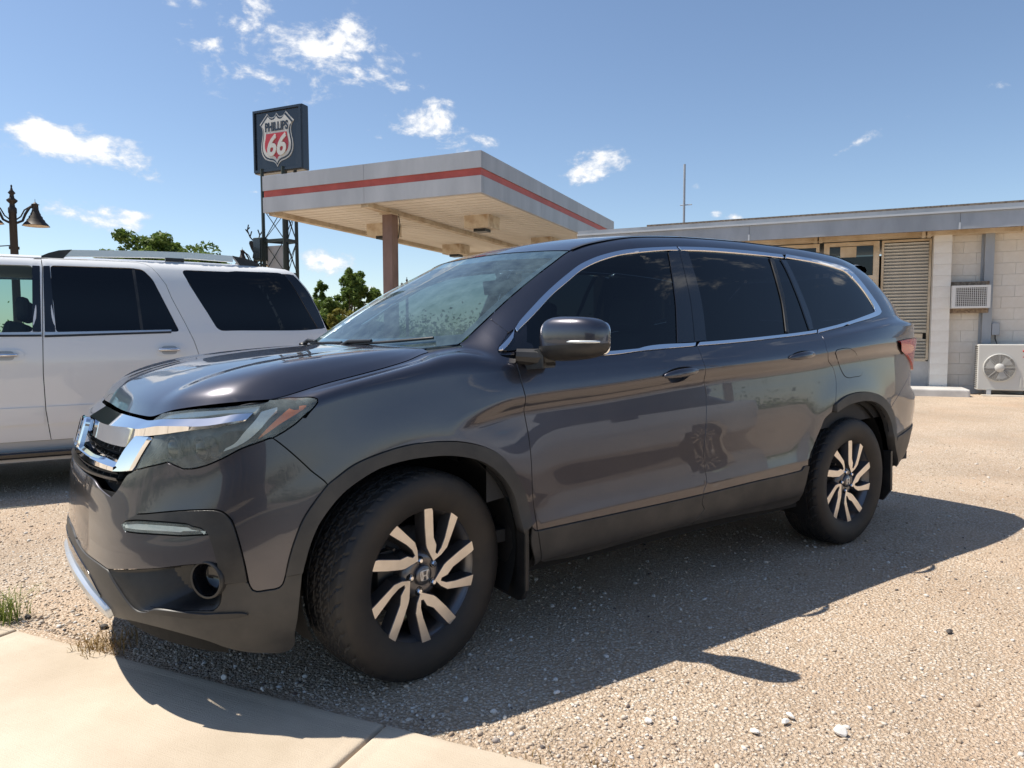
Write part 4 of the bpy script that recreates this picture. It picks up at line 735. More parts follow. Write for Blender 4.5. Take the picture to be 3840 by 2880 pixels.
Lr = lambda l: l[::-1]
PO_ = POLY
be = PO_['bumper_edge_a']; gr = PO_['grille_r']; lb = PO_['lowblack']; fg = PO_['fogp']; fe = PO_['fender']; rd = PO_['reardoor']
# ---- front bumper, painted part
bumper = panel('front_bumper', be+[[be[-1][-1], (.09, .655), (0, .66)], [(0, .66), (0, 1.24)], [(0, 1.24), (.2, 1.235)]+Lr(gr[1]), Lr(gr[0])], 'paint', SUV, mode='join', label='painted bumper cover, dusty')
low = panel('lower_bumper', fg[0:1]+fg[1:2]+fg[2:3]+lb[1:]+[[lb[-1][-1], (.35, .03), (0, .03)], [(0, .03), (0, .66)], [(0, .66), (.09, .655)]+Lr(be[-1])], 'grey_clad', SUV, off=.004, mode='join', label='unpainted grey plastic lower bumper')
panel('brow_trim', PO_['brow'], 'black_plastic', bumper, off=.011, skirt=.02, mode='pair')
st = panel('marker_lamp', PO_['strip'], 'lamp_dark', bumper, off=.001, skirt=.012)
stp = ring(PO_['strip'], .01); 
panel('lens', None, 'lens', st, raw=inset(stp, .003), off=.006, skirt=.004, gap=.001, rp=PAIR[st.name])
zz = lambda a, b, c_, d: [[(a, b), (c_, b)], [(c_, b), (c_, d)], [(c_, d), (a, d)], [(a, d), (a, b)]]
cs = inset(stp, .012); panel('reflector', None, 'lamp_silver', st, raw=cs, off=.003, skirt=0, gap=0, rp=PAIR[st.name])
# ---- fog-lamp pocket: walls sloping in to a mesh floor
def pocket(name, outer_segs, inner_segs, depth, m, parent, n=90, rp=None):
    def rs(segs):
        p = ring(segs, .006); X = surf(p[:, 0], p[:, 1]); L = np.concatenate([[0], np.cumsum(np.linalg.norm(np.diff(np.vstack([X, X[:1]]), axis=0), axis=1))])
        q = np.vstack([p, p[:1]]); t = np.linspace(0, L[-1], n, endpoint=False); return np.stack([np.interp(t, L, q[:, 0]), np.interp(t, L, q[:, 1])], 1)
    A = rs(outer_segs); B = rs(inner_segs)
    # line the two loops up by angle about their centres
    best_ = min(range(n), key=lambda k: np.sum((np.roll(B, -k, 0)-B.mean(0)-(A-A.mean(0))*.5)**2)); B = np.roll(B, -best_, 0)
    rows = []
    for k in range(7):
        t = k/6; q = A*(1-t)+B*t; X = surf(q[:, 0], q[:, 1]); N = surfn(q[:, 0], q[:, 1]); d = -.002-depth*(t**1.25); rows.append(X+N*d)
    V = np.vstack(rows); F = []
    for k in range(6):
        for i in range(n): j = (i+1) % n; F.append((k*n+i, k*n+j, (k+1)*n+j, (k+1)*n+i))
    o = put(name, V, F, m, parent, None, 'pair', rp, smooth=True); return o
pk = pocket('fog_pocket', fg, PO_['fogfloor'], .07, 'black_plastic', low)
ff = ring(PO_['fogfloor'], .012); panel('mesh_backing', None, 'dark_void', pk, raw=ff, off=-.082, skirt=0, gap=0, rp=PAIR[pk.name])
def hexmesh():
    mb = MB(); s0, s1, v0, v1 = ff[:, 0].min(), ff[:, 0].max(), ff[:, 1].min(), ff[:, 1].max(); hx, hy = .050, .026
    def pt(s, v): return surf(np.array([s]), np.array([v]))[0]+surfn(np.array([s]), np.array([v]))[0]*-.070
    r = 0; v = v0
    while v < v1+.03:
        s = s0-(r % 2)*hx/2
        while s < s1+.03:
            c6 = [(s-hx*.33, v), (s-hx*.17, v+hy*.5*1.0), (s+hx*.17, v+hy*.5), (s+hx*.33, v)]
            for a_, b_ in zip(c6[:-1], c6[1:]):
                mid = np.array([[(a_[0]+b_[0])/2, (a_[1]+b_[1])/2]])
                if inside(mid, ff)[0]: mb.bar(pt(*a_), pt(*b_), .004, .010, up=(0, 0, 1))
            a_, b_ = c6[-1], (s+hx*.67, v); mid = np.array([[(a_[0]+b_[0])/2, v]])
            if inside(mid, ff)[0]: mb.bar(pt(*a_), pt(*b_), .004, .010, up=(0, 0, 1))
            c5 = [(s-hx*.33, v), (s-hx*.17, v-hy*.5), (s+hx*.17, v-hy*.5), (s+hx*.33, v)]
            for a_, b_ in zip(c5[:-1], c5[1:]):
                mid = np.array([[(a_[0]+b_[0])/2, (a_[1]+b_[1])/2]])
                if inside(mid, ff)[0]: mb.bar(pt(*a_), pt(*b_), .004, .010, up=(0, 0, 1))
            s += hx*1.0
        v += hy; r += 1
    put('mesh_grid', np.array(mb.V), mb.F, 'black_plastic', pk, None, 'pair', PAIR[pk.name])
hexmesh()
def foglamp():
    q = np.array([[.94, .44]]); c_ = surf(q[:, 0], q[:, 1])[0]; n_ = Vector(surfn(q[:, 0], q[:, 1])[0])
    n_ = (n_*.6+Vector((-.75, -.25, 0))).normalized(); c_ = Vector(c_)-n_*.045
    r = n_.cross(Vector((0, 0, 1))).normalized(); u = r.cross(n_); mb = MB(); V = []; F = []
    prof = [(.052, .045), (.058, .047), (.060, .035), (.060, -.03)]; prof2 = [(.052, .045), (.050, .0), (.047, -.012), (.0, -.012)]
    for pr, nm, mm in ((prof, 'fog_bezel', 'black_plastic'), (prof2, 'fog_lamp', 'black_gloss')):
        V = []; F = []; n = 32
        for rr, h in pr:
            for k in range(n): V.append(c_+(r*math.cos(2*math.pi*k/n)+u*math.sin(2*math.pi*k/n))*rr+n_*h)
        for i in range(len(pr)-1): F += [(i*n+k, i*n+(k+1) % n, (i+1)*n+(k+1) % n, (i+1)*n+k) for k in range(n)]
        put(nm, np.array(V), F, mm, pk, None, 'pair', PAIR[pk.name], smooth=True)
foglamp()
panel('bumper_fin', PO_['fin'], 'black_plastic', low, off=.012, skirt=.02, rp=low)
sk = [[(0, .34), (.25, .30), (.47, .16), (.505, .11)], [(.505, .11), (.49, .03)], [(.49, .03), (.3, .05), (0, .07)], [(0, .07), (0, .34)]]
panel('skid_plate', sk, 'skid_silver', low, off=.020, skirt=.05, mode='join', gap=0)
panel('lower_intake', [[(0, .52), (.2, .50), (.37, .40), (.47, .22)], [(.47, .22), (.46, .19), (.25, .33), (0, .37)], [(0, .37), (0, .52)]], 'black_gloss', low, off=.0075, skirt=.004, mode='join', gap=0)
# ---- fender, doors, body side
s1_, s2_ = SX(-.485), SX(.145); sA = fe[5][-1][0]; sW = SX(.262)
fe = [list(q) for q in fe]
fe[6] = [(x, 2.985) for x in np.linspace(sA, sW+.01, 14)]+[(sW, 2.5), (sW-.004, 2.0)]
fe[6][0] = (sA, 2.985); fe[5] = list(fe[5][:-1])+[(sA, 2.985)]
fe[7] = [(x, 2.0) for x in np.linspace(sW-.004, s1_, 30)]
fe[8] = [(s1_, 2.0)]+[tuple(p) for p in fe[8][1:]]
fender = panel('fender', [fe[0], fe[1], fe[2], fe[3], fe[4], fe[5], fe[6][:-2], fe[6][-3:], fe[7], fe[8]], 'paint', SUV)
panel('inner_pillar', None, 'paint', fender, raw=ring(zz(SX(.27), 1.9, SX(.62), 2.5), .03), off=-.010, skirt=0, gap=0, rp=PAIR[fender.name])
ta = PO_['archtrim_f']; panel('wheel_arch_trim', ta, 'grey_clad', fender, off=.011, skirt=.05, gap=.0015, rp=PAIR[fender.name])
def bowl(name, hole, depth, m, parent, rp):
    c_ = hole.mean(0); rows = []; n = len(hole)
    for k in range(8):
        t = k/7*.98; q = hole*(1-t)+c_*t; X = surf(q[:, 0], q[:, 1]); N = surfn(q[:, 0], q[:, 1]); d = -depth*math.sqrt(max(0, 1-(1-t)**2)); rows.append(X+N*d)
    V = np.vstack(rows); F = []
    for k in range(7): F += [(k*n+i, k*n+(i+1) % n, (k+1)*n+(i+1) % n, (k+1)*n+i) for i in range(n)]
    F.append(tuple(7*n+i for i in range(n)))
    put(name, V, F, m, parent, None, 'pair', rp, smooth=True)
def ell(s, v, a, b, tilt=0., n=40):
    t = np.linspace(0, 2*np.pi, n, endpoint=False); x, y = a*np.cos(t), b*np.sin(t); ct, sn = math.cos(tilt), math.sin(tilt)
    return np.stack([s+x*ct-y*sn, v+(x*sn+y*ct)/.8], 1)
def handle(s, v, parent, rp, key):
    P0 = Vector(surf(np.array([s]), np.array([v]))[0]); N0 = Vector(surfn(np.array([s]), np.array([v]))[0]); ex = Vector((1, 0, .085)).normalized(); ey = N0.cross(ex).normalized()
    if ey.z < 0: ey = -ey
    V = []; F = []; n = 14; m_ = 22
    for i in range(m_+1):
        t = -1+2*i/m_; x = t*.118
        w = .0165*(max(1e-3, 1-abs(t)**2.6))**.5*(1.15-.15*t); dep = .012*(max(1e-3, 1-abs(t)**3))**.5; lift = .030*(1-abs(t)**2.2)+.002
        for k in range(n):
            a_ = 2*math.pi*k/n; V.append(P0+ex*x+ey*(w*math.sin(a_)-.004)+N0*(lift+dep*math.cos(a_)))
    for i in range(m_): F += [(i*n+k, (i+1)*n+k, (i+1)*n+(k+1) % n, i*n+(k+1) % n) for k in range(n)]
    h = put('door_handle', np.array(V), F, 'paint', parent, None, 'pair', rp, smooth=True)
h_f = ell(2.972, .820, .096, .046, .05); h_r = ell(3.920, .845, .088, .042, .10)
fd = PO_['frontdoor']
front_door = panel('front_door', fd, 'paint', SUV, holes=[h_f]); rfd = PAIR[front_door.name]
bowl('handle_cup', h_f, .032, 'paint', front_door, rfd); handle(2.972, .803, front_door, rfd, 1)
rear_door = panel('rear_door', rd, 'paint', SUV, holes=[h_r]); rrd = PAIR[rear_door.name]
bowl('handle_cup', h_r, .030, 'paint', rear_door, rrd); handle(3.920, .830, rear_door, rrd, 0)
cq = PO_['chrome_q']; ro = PO_['archtrim_r']; tp = PO_['tail_px'][0]; rc = PO_['r_bump_cut'][0]
sA = fe[5][-1][0]; ar = ro[0][:6]
SE = 5.46
top = [(x, 2.99) for x in np.linspace(sA+.02, SE, 60)]
bs = [fe[5], [fe[5][-1], top[0]], top, [(SE, 2.99), (SE, 2.3), (SE, 1.5), (SE, .87)], [(SE, .87), (5.3, .853), (5.131, .842), tuple(tp[0])], tp, [tp[-1], (5.2, .60), tuple(rc[1]), tuple(rc[0])], [tuple(rc[0])]+Lr(ar)]
bs += [[ar[0], rd[5][0]], rd[5], cq[0], cq[1], Lr(PO_['chrome_top_r'][0]), Lr(PO_['chrome_top_f'][0]), [PO_['chrome_top_f'][0][0], fe[5][0]]]
side = panel('body_side', bs, 'paint', SUV, holes=[], gap=.0018); rside = PAIR[side.name]
panel('wheel_arch_trim', ro, 'grey_clad', side, off=.011, skirt=.05, gap=.0015, rp=rside)
panel('fuel_door', None, 'paint', side, raw=inset(ring(PO_['fuel'], .01), .001), off=.0022, skirt=.003, gap=0, mode='left')
def groove(name, poly, w, parent, m='dark_void', off=.0004):
    a = inset(poly, -w/2); b = inset(poly, w/2); A = surf(a[:, 0], a[:, 1])+surfn(a[:, 0], a[:, 1])*off; B = surf(b[:, 0], b[:, 1])+surfn(b[:, 0], b[:, 1])*off; n = len(a)
    return mesh_obj(name, np.vstack([A, B]), [(i, (i+1) % n, n+(i+1) % n, n+i) for i in range(n)], m, parent)
groove('fuel_door_gap', ring(PO_['fuel'], .01), .005, side)
# rear lamp wraps the corner
lampR = [[tuple(tp[0]), (5.131, .842), (5.3, .853), (5.55, .87)], [(5.55, .87), (5.60, .80), (5.58, .70), (5.50, .655)], [(5.50, .655), (5.43, .652), tuple(tp[-1])], Lr(tp)]
tl = panel('tail_lamp', lampR, 'red_lens', SUV, off=.012, skirt=.03)
panel('upper_lens', [[tuple(tp[0]), (5.131, .842), (5.3, .853), (5.55, .87)], [(5.55, .87), (5.56, .80)], [(5.56, .80), (5.40, .76), (5.17, .735)], [(5.17, .735), (5.05, .775), tuple(tp[0])]], 'red_lens_pale', tl, off=.014, skirt=0, gap=.003, rp=PAIR[tl.name])
# rear bumper and tailgate
rbt = [[tuple(rc[0]), tuple(rc[1]), (5.2, .60), tuple(tp[-1])], [tuple(tp[-1]), (5.43, .65), (5.60, .60), (SMAX, .58)], [(SMAX, .58), (SMAX, .40)], [(SMAX, .40), (5.4, .385), (4.985, .358)], [(4.985, .358)]+[tuple(p) for p in Lr(ro[0])[2:6]]+[tuple(rc[0])]]
rb = panel('rear_bumper', rbt, 'paint', SUV, mode='join')
panel('lower_valance', [[(4.985, .345), (5.4, .372), (SMAX, .385)], [(SMAX, .385), (SMAX, .0)], [(SMAX, .0), (5.4, 0), (5.2, .03), tuple(ro[0][-1])], [tuple(ro[0][-1]), tuple(ro[0][-2]), (4.985, .345)]], 'grey_clad', rb, off=.003, mode='join')
panel('bumper_strip', [[(4.985, .357), (5.4, .385), (SMAX, .40)], [(SMAX, .40), (SMAX, .382)], [(SMAX, .382), (5.4, .368), (4.995, .340)], [(4.995, .340), (4.985, .357)]], 'black_plastic', rb, off=-.004, skirt=0, gap=0, mode='join')
tg_ = panel('tailgate', [[(SE, .90), (SE, 2.05)], [(SE, 2.05), (SMAX, 2.05)], [(SMAX, 2.05), (SMAX, .60)], [(SMAX, .60), (5.62, .62), (5.62, .86), (SE, .90)]], 'paint', SUV, mode='join', res=.04)
panel('rear_window', [[(SE, 2.05), (SE, 2.95)], [(SE, 2.95), (SMAX, 2.95)], [(SMAX, 2.95), (SMAX, 2.05)], [(SMAX, 2.05), (SE, 2.05)]], 'tint_rear', tg_, off=-.004, mode='join', res=.05)
# chrome and black around the glass
for nm, key in (('belt_moulding', 'chrome_belt_f'), ('window_moulding', 'chrome_top_f')): panel(nm, PO_[key], 'chrome', front_door, off=.005, gap=.001, skirt=.012, rp=rfd)
for nm, key in (('belt_moulding', 'chrome_belt_r'), ('window_moulding', 'chrome_top_r')): panel(nm, PO_[key], 'chrome', rear_door, off=.005, gap=.001, skirt=.012, rp=rrd)
panel('window_moulding', PO_['chrome_q'], 'chrome', side, off=.005, gap=.001, skirt=.012, rp=rside)
panel('pillar_moulding', PO_['chrome_a_low'], 'chrome', fender, off=.005, gap=.001, skirt=.012, rp=PAIR[fender.name])
panel('mirror_sail', PO_['sail'], 'black_gloss', front_door, off=.001, gap=-.004, rp=rfd)
panel('quarter_glass', PO_['tri_glass'], 'tint_front', front_door, off=-.006, gap=-.006, skirt=0, rp=rfd)
panel('window', PO_['glass_f'], 'tint_front', front_door, off=-.007, gap=-.006, skirt=0, rp=rfd)
panel('pillar_trim', PO_['bpill_f'], 'black_gloss', front_door, off=0., rp=rfd)
panel('pillar_trim', PO_['bpill_r'], 'black_gloss', rear_door, off=0., rp=rrd)
panel('window', PO_['glass_r'], 'tint_rear', rear_door, off=-.007, gap=-.006, skirt=0, rp=rrd)
panel('window_bar', PO_['bar_r'], 'black_plastic', rear_door, off=.001, rp=rrd)
panel('quarter_glass', PO_['glass_s'], 'tint_rear', rear_door, off=-.007, gap=-.006, skirt=0, rp=rrd)
panel('pillar_trim', PO_['cpill'], 'black_gloss', rear_door, off=0., rp=rrd)
panel('quarter_window', PO_['glass_q'], 'tint_rear', side, off=-.004, gap=-.008, skirt=0, rp=rside)
# sill cladding
panel('sill_trim', PO_['rock_front'], 'grey_clad', fender, off=.005, rp=PAIR[fender.name])
panel('door_cladding', PO_['clad_f'], 'grey_clad', front_door, off=.006, skirt=.03, rp=rfd)
panel('door_cladding', PO_['clad_r'], 'grey_clad', rear_door, off=.006, skirt=.03, rp=rrd)
# ---- headlamp
lo = be[0:3]; la = PO_['lamp_inner'][0]; lt = PO_['lamp_top'][0]
lampsegs = be[0:1]+be[1:2]+be[2:3]+[Lr(fe[8])]+[[tuple(Lr(fe[8])[-1])]+[tuple(p) for p in Lr(lt)]]+[[tuple(lt[0]), (.63, 1.80), tuple(la[1])], Lr(la)]
lp = ring(lampsegs, .012)
hl = panel('headlamp', None, 'lamp_dark', SUV, raw=lp, off=-.045, skirt=0, gap=.002); rhl = PAIR[hl.name]
def rim_strip(name, poly, d0, d1, m, parent, rp):
    A = surf(poly[:, 0], poly[:, 1]); N = surfn(poly[:, 0], poly[:, 1]); n = len(poly); V = np.vstack([A+N*d0, A+N*d1])
    put(name, V, [(i, (i+1) % n, n+(i+1) % n, n+i) for i in range(n)], m, parent, None, 'pair', rp)
rim_strip('lamp_rim', inset(lp, .002), 0., -.046, 'black_gloss', hl, rhl)
panel('lamp_lens', None, 'lens', hl, raw=lp, off=-.001, skirt=0, gap=.0025, rp=rhl)
panel('light_guide', PO_['stick'], 'lamp_silver', hl, off=-.016, skirt=.02, gap=0, rp=rhl)
panel('turn_signal', PO_['amber'], 'amber', hl, off=-.012, skirt=.02, gap=0, rp=rhl)
panel('daylight_strip', PO_['drl'], 'lamp_silver', hl, off=-.013, skirt=.02, gap=0, rp=rhl)
def projector(s, v, R, nm):
    q = surf(np.array([s]), np.array([v]))[0]; n_ = Vector((-.93, -.36, -.05)).normalized(); c_ = Vector(q)-n_*.0-Vector(surfn(np.array([s]), np.array([v]))[0])*.038
    r = n_.cross(Vector((0, 0, 1))).normalized(); u = r.cross(n_)
    for pr, mm, name in (([(R*1.25, .012), (R*1.12, .016), (R*1.05, -.01), (R*1.3, -.02)], 'lamp_dark', nm+'_ring'), ([(R, 0), (R*.85, .014), (R*.5, .022), (0.001, .025)], 'black_gloss', nm)):
        V = []; F = []; n = 28
        for rr, h in pr: V += [c_+(r*math.cos(2*math.pi*k/n)+u*math.sin(2*math.pi*k/n))*rr+n_*h for k in range(n)]
        for i in range(len(pr)-1): F += [(i*n+k, i*n+(k+1) % n, (i+1)*n+(k+1) % n, (i+1)*n+k) for k in range(n)]
        put(name, np.array(V), F, mm, hl, None, 'pair', rhl, smooth=True)
projector(.775, 1.56, .034, 'low_beam'); projector(.895, 1.47, .032, 'high_beam')
# ---- chrome wing, grille
wt_ = crs([(0, 1.965), (.27, 1.975), (.5, 1.975), (.5927, 1.962), (.779, 1.887), (.9877, 1.806), (1.0273, 1.790), (1.0884, 1.7117)], .02)
wr_ = crs([(0, 1.79), (.185, 1.797), (.363, 1.818), (.53, 1.852), (.70, 1.828), (.85, 1.765), (1.0, 1.670), (1.066, 1.612)], .02)
wb_ = crs([(0, 1.615), (.34, 1.628), (.455, 1.632), (.535, 1.645), (.56, 1.70), (.585, 1.765), (.72, 1.738), (.884, 1.715), (1.0615, 1.597)], .02)
def loft_rows(rows_sv, offs, n=110):
    out = []
    for p, o_ in zip(rows_sv, offs):
        X = surf(p[:, 0], p[:, 1]); L = np.concatenate([[0], np.cumsum(np.linalg.norm(np.diff(X, axis=0), axis=1))]); t = np.linspace(0, L[-1], n)
        q = np.stack([np.interp(t, L, p[:, 0]), np.interp(t, L, p[:, 1])], 1); X = surf(q[:, 0], q[:, 1]); N = surfn(q[:, 0], q[:, 1]); N[0, 1] = 0
        out.append(X+N*np.asarray(o_)[..., None] if np.ndim(o_) else X+N*o_)
    return out
def strips(name, rows, m, parent, mode='join', rp=None):
    # separate vertices per strip: crisp facets between, smooth along
    V = []; F = []; N = []; n = len(rows[0]); b = 0
    for a_, c_ in zip(rows[:-1], rows[1:]):
        t = np.gradient(a_, axis=0); d = c_-a_; nn_ = np.cross(d, t); nn_ /= np.maximum(np.linalg.norm(nn_, axis=1, keepdims=True), 1e-9)
        V += [a_, c_]; N += [nn_, nn_]; F += [(b+i, b+n+i, b+n+i+1, b+i+1) for i in range(n-1)]; b += 2*n
    V = np.vstack(V); N = np.vstack(N)
    if (N[0]*surfn(np.array([.1]), np.array([1.6]))[0]).sum() < 0: N = -N; F = [tuple(reversed(f)) for f in F]
    return put(name, V, F, m, parent, N, mode, rp)
n_ = 110
def by_s(p, n=110):    # resample a run so that all rows share the same stations
    ss = np.linspace(p[0, 0], p[-1, 0], n); o_ = np.argsort(p[:, 0]); return np.stack([ss, np.interp(ss, p[o_, 0], p[o_, 1])], 1)
wt_, wr_, wb_ = by_s(wt_), by_s(wr_), by_s(wb_); fade = np.clip((1-np.linspace(0, 1, n_))/.05, 0, 1)
def rowx(p, o_):
    X = surf(p[:, 0], p[:, 1]); N = surfn(p[:, 0], p[:, 1]); N[0, 1] = 0; return X+N*(np.asarray(o_)*np.ones(n_))[:, None]
nose = np.clip(1-wr_[:, 0]/.6, 0, 1)
rows = [rowx(wt_, -.02), rowx(wt_, .003), rowx(wr_, .014*fade+.004+.010*nose), rowx(wr_*.94+wb_*.06, .013*fade+.004+.009*nose), rowx(wb_, .003), rowx(wb_, -.02)]
grille = empty('grille', parent=SUV)
strips('chrome_wing', rows, 'chrome', grille)
gp = [[(0, 1.24), (.2, 1.235)]+Lr(gr[1]), Lr(gr[0]), [gr[0][0], tuple(la[1]), (.60, 1.79)], [(.60, 1.79), (.42, 1.70), (.2, 1.67), (0, 1.66)], [(0, 1.66), (0, 1.24)]]
panel('grille_backing', gp, 'dark_void', grille, off=-.035, skirt=0, gap=0, mode='join')
panel('chrome_frame', PO_['gframe'], 'chrome', grille, off=.008, skirt=.04, gap=0)
# lower chrome blade, slats and the fine mesh between
def blade(name, v0, v1, s1, out0, out1, m, depth=.03):
    a_ = crs([(0, v0), (s1*.5, v0+.004), (s1, v0+.012)], .02); b_ = crs([(0, v1), (s1*.5, v1+.004), (s1, v1+.012)], .02)
    r_ = loft_rows([a_, a_, b_, b_], [-depth, out0, out1, -depth], 60); strips(name, r_[::-1], m, grille)
a_ = by_s(crs([(0, 1.545), (.3, 1.545), (.54, 1.520)], .02), 60); m_ = by_s(crs([(0, 1.405), (.3, 1.402), (.525, 1.385)], .02), 60); b_ = by_s(crs([(0, 1.345), (.3, 1.345), (.515, 1.338)], .02), 60)
def rowb(p, o_):
    X = surf(p[:, 0], p[:, 1]); N = surfn(p[:, 0], p[:, 1]); N[0, 1] = 0; return X+N*o_
strips('lower_blade', [rowb(a_, -.03), rowb(m_, .014), rowb(b_, .006), rowb(b_, -.03)], 'chrome', grille)
blade('slat', 1.235, 1.262, .545, -.002, .006, 'black_plastic', .04); blade('slat', 1.300, 1.318, .53, -.006, -.002, 'black_plastic', .04)
for k in range(4): blade('mesh_slat', 1.555+k*.020, 1.562+k*.020, .53+.006*k, -.014, -.016, 'black_plastic', .012)
for k in range(9):
    s_ = .05+.058*k
    mb = MB()
    for va, vb in ((1.545, 1.63), (1.20 if s_ > .4 else 1.245, 1.34)):
        a_ = surf(np.array([s_]), np.array([va]))[0]+np.array([.022, 0, 0]); b_ = surf(np.array([s_]), np.array([vb]))[0]+np.array([.022, 0, 0]); mb.bar(a_, b_, .006, .012, up=(1, 0, 0))
    put('mesh_rib', np.array(mb.V), mb.F, 'black_plastic', grille, None, 'pair')
def emblem(c_, ex, ey, ez, w, h, m, parent, nm, th=.006, ring_w=.10):
    """rounded frame with an upright letter shape: two flared posts and a crossbar"""
    mb = MB(); fr_o = []; fr_i = []
    for k in range(48):
        t = 2*math.pi*k/48; cx_ = abs(math.cos(t))**.35*math.copysign(1, math.cos(t)); cy_ = abs(math.sin(t))**.35*math.copysign(1, math.sin(t))
        tp_ = 1+.08*cy_
        fr_o.append((cx_*w/2*tp_, cy_*h/2)); fr_i.append((cx_*w/2*tp_*(1-ring_w*1.3), cy_*h/2*(1-ring_w)))
    n = 48; A = [c_+ex*x+ey*y+ez*(th*.4) for x, y in fr_o]; B = [c_+ex*x+ey*y+ez*th for x, y in fr_i]; C_ = [c_+ex*x+ey*y-ez*th for x, y in fr_o]; D_ = [c_+ex*x+ey*y-ez*th for x, y in fr_i]
    mb.add(A+B+C_+D_, [(i, (i+1) % n, n+(i+1) % n, n+i) for i in range(n)]+[(2*n+i, 2*n+(i+1) % n, (i+1) % n, i) for i in range(n)]+[(n+i, n+(i+1) % n, 3*n+(i+1) % n, 3*n+i) for i in range(n)])
    for sx in (-1, 1):
        mb.prism([(sx*w*.20, h*.43), (sx*w*.40, h*.43), (sx*w*.30, 0), (sx*w*.37, -h*.43), (sx*w*.17, -h*.43), (sx*w*.145, 0)][::sx], c_-ez*th, ex, ey, ez, th*1.9)
    mb.prism([(-w*.17, h*.055), (-w*.17, -h*.075), (w*.17, -h*.075), (w*.17, h*.055)], c_-ez*th, ex, ey, ez, th*1.8)
    return mb.build(nm, m, parent)
q = Vector(surf(np.array([0.]), np.array([1.60]))[0]); nz = Vector(surfn(np.array([0.]), np.array([1.60]))[0]); nz = Vector((-.965, 0, .26))
emblem(q+nz*.018, Vector((0, -1, 0)), Vector((0, -1, 0)).cross(nz)*-1, nz, .150, .125, 'chrome', grille, 'grille_emblem', .010)
# ---- hood, windscreen, roof
def coons(c0, c1, d0, d1, al, be_, u, w):
    """c0/c1: curves over w at u=0/1 ; d0/d1: curves over u at w=0/1"""
    A = be_(u)[:, None, None]; B = al(w)[None, :, None]
    C0, C1, D0, D1 = c0(w)[None], c1(w)[None], d0(u)[:, None], d1(u)[:, None]
    return (1-A)*C0+A*C1+(1-B)*D0+B*D1-((1-A)*((1-B)*C0[:, :1]+B*C0[:, -1:])+A*((1-B)*C1[:, :1]+B*C1[:, -1:]))
def grid_normals(G):
    du = np.gradient(G, axis=0); dw = np.gradient(G, axis=1); n = np.cross(du, dw); return n/np.maximum(np.linalg.norm(n, axis=-1, keepdims=True), 1e-12)
def grid_obj(name, G, m, parent, N=None, sign=1, mode='join', lip=0., **k):
    a, b = G.shape[:2]; N = grid_normals(G)*sign if N is None else N
    N[:, 0, 1] = 0; N /= np.linalg.norm(N, axis=-1, keepdims=True)
    V = G.reshape(-1, 3); F = [(i*b+j, (i+1)*b+j, (i+1)*b+j+1, i*b+j+1) for i in range(a-1) for j in range(b-1)]
    if sign < 0: F = [tuple(reversed(f)) for f in F]
    Nf = N.reshape(-1, 3)
    if lip:
        brd = [(0, j) for j in range(b)]+[(i, b-1) for i in range(1, a)]+[(a-1, j) for j in range(b-2, -1, -1)]
        E0 = np.array([G[i, j] for i, j in brd]); En = np.array([N[i, j] for i, j in brd]); t = np.gradient(E0, axis=0); on = np.cross(t, En); on /= np.linalg.norm(on, axis=1, keepdims=True)
        base = len(V); kk = len(E0); V = np.vstack([V, E0, E0-En*lip]); ctr = V[:base].mean(0)
        if ((E0-ctr)*on).sum() < 0: on = -on
        Nf = np.vstack([Nf, on*.7+En*.7, on]); fs = [(base+i, base+kk+i, base+kk+i+1, base+i+1) for i in range(kk-1)]
        F += fs if sign > 0 else [tuple(reversed(f)) for f in fs]
    return put(name, V, F, m, parent, Nf/np.maximum(np.linalg.norm(Nf, axis=1, keepdims=True), 1e-9), mode, **k)
def shrink(G, d):      # pull the outer border of a half panel inwards by d for a shut line
    H = G.copy(); c_ = np.array([G[..., 0].mean(), 0, 0])
    H[0] += (G[1]-G[0])/np.maximum(np.linalg.norm(G[1]-G[0], axis=-1, keepdims=True), 1e-6)*d
    H[-1] += (G[-2]-G[-1])/np.maximum(np.linalg.norm(G[-2]-G[-1], axis=-1, keepdims=True), 1e-6)*d
    H[:, -1] += (G[:, -2]-G[:, -1])/np.maximum(np.linalg.norm(G[:, -2]-G[:, -1], axis=-1, keepdims=True), 1e-6)*d
    return H
hc = pchip([0, .05, .11, .2, .38, .65, .85, 1], np.array([(-.845, 0, .957), (-.815, 0, 1.005), (-.765, 0, 1.043), (-.66, 0, 1.085), (-.47, 0, 1.128), (-.18, 0, 1.162), (.02, 0, 1.176), (.115, 0, 1.180)]))
hood_front = lambda w: _T(w*s1_); hood_side = lambda u: _T(s1_+u*(s2_-s1_))
rc1 = _T(np.array([s2_]))[0]
hood_rear = pchip([0, .35, .7, .9, 1], np.array([(.115, 0, 1.180), (.122, -.28, 1.178), (.140, -.54, 1.172), (.152, -.69, 1.164), tuple(rc1)]))
al_h = pchip([0, .2, .45, .68, .76, .80, .9, 1], [0, .01, .075, .20, .262, .31, .62, 1.]); be_h = pchip([0, .1, .3, 1], [0, .16, .40, 1])
uu = np.concatenate([np.linspace(0, .2, 16), np.linspace(.2, 1, 36)[1:]]); ww = np.linspace(0, 1, 61)
HG = coons(hood_front, hood_rear, hc, hood_side, al_h, be_h, uu, ww)
hood = grid_obj('hood', shrink(HG, .003)+np.array([0, 0, .001]), 'paint', SUV, sign=-1, lip=.015, label='hood with raised centre, covered in fine dust')
_A0, _A1 = SX(.262), SX(.938)
ws_side = lambda u: _R(_A0+u*(_A1-_A0))
bp_ = _R(np.array([_A0]))[0]; tp_ = _R(np.array([_A1]))[0]
ws_base = pchip([0, .4, .75, 1], np.array([(.055, 0, 1.135), (.075, -.33, 1.142), (.155, -.62, 1.160), tuple(bp_)]))
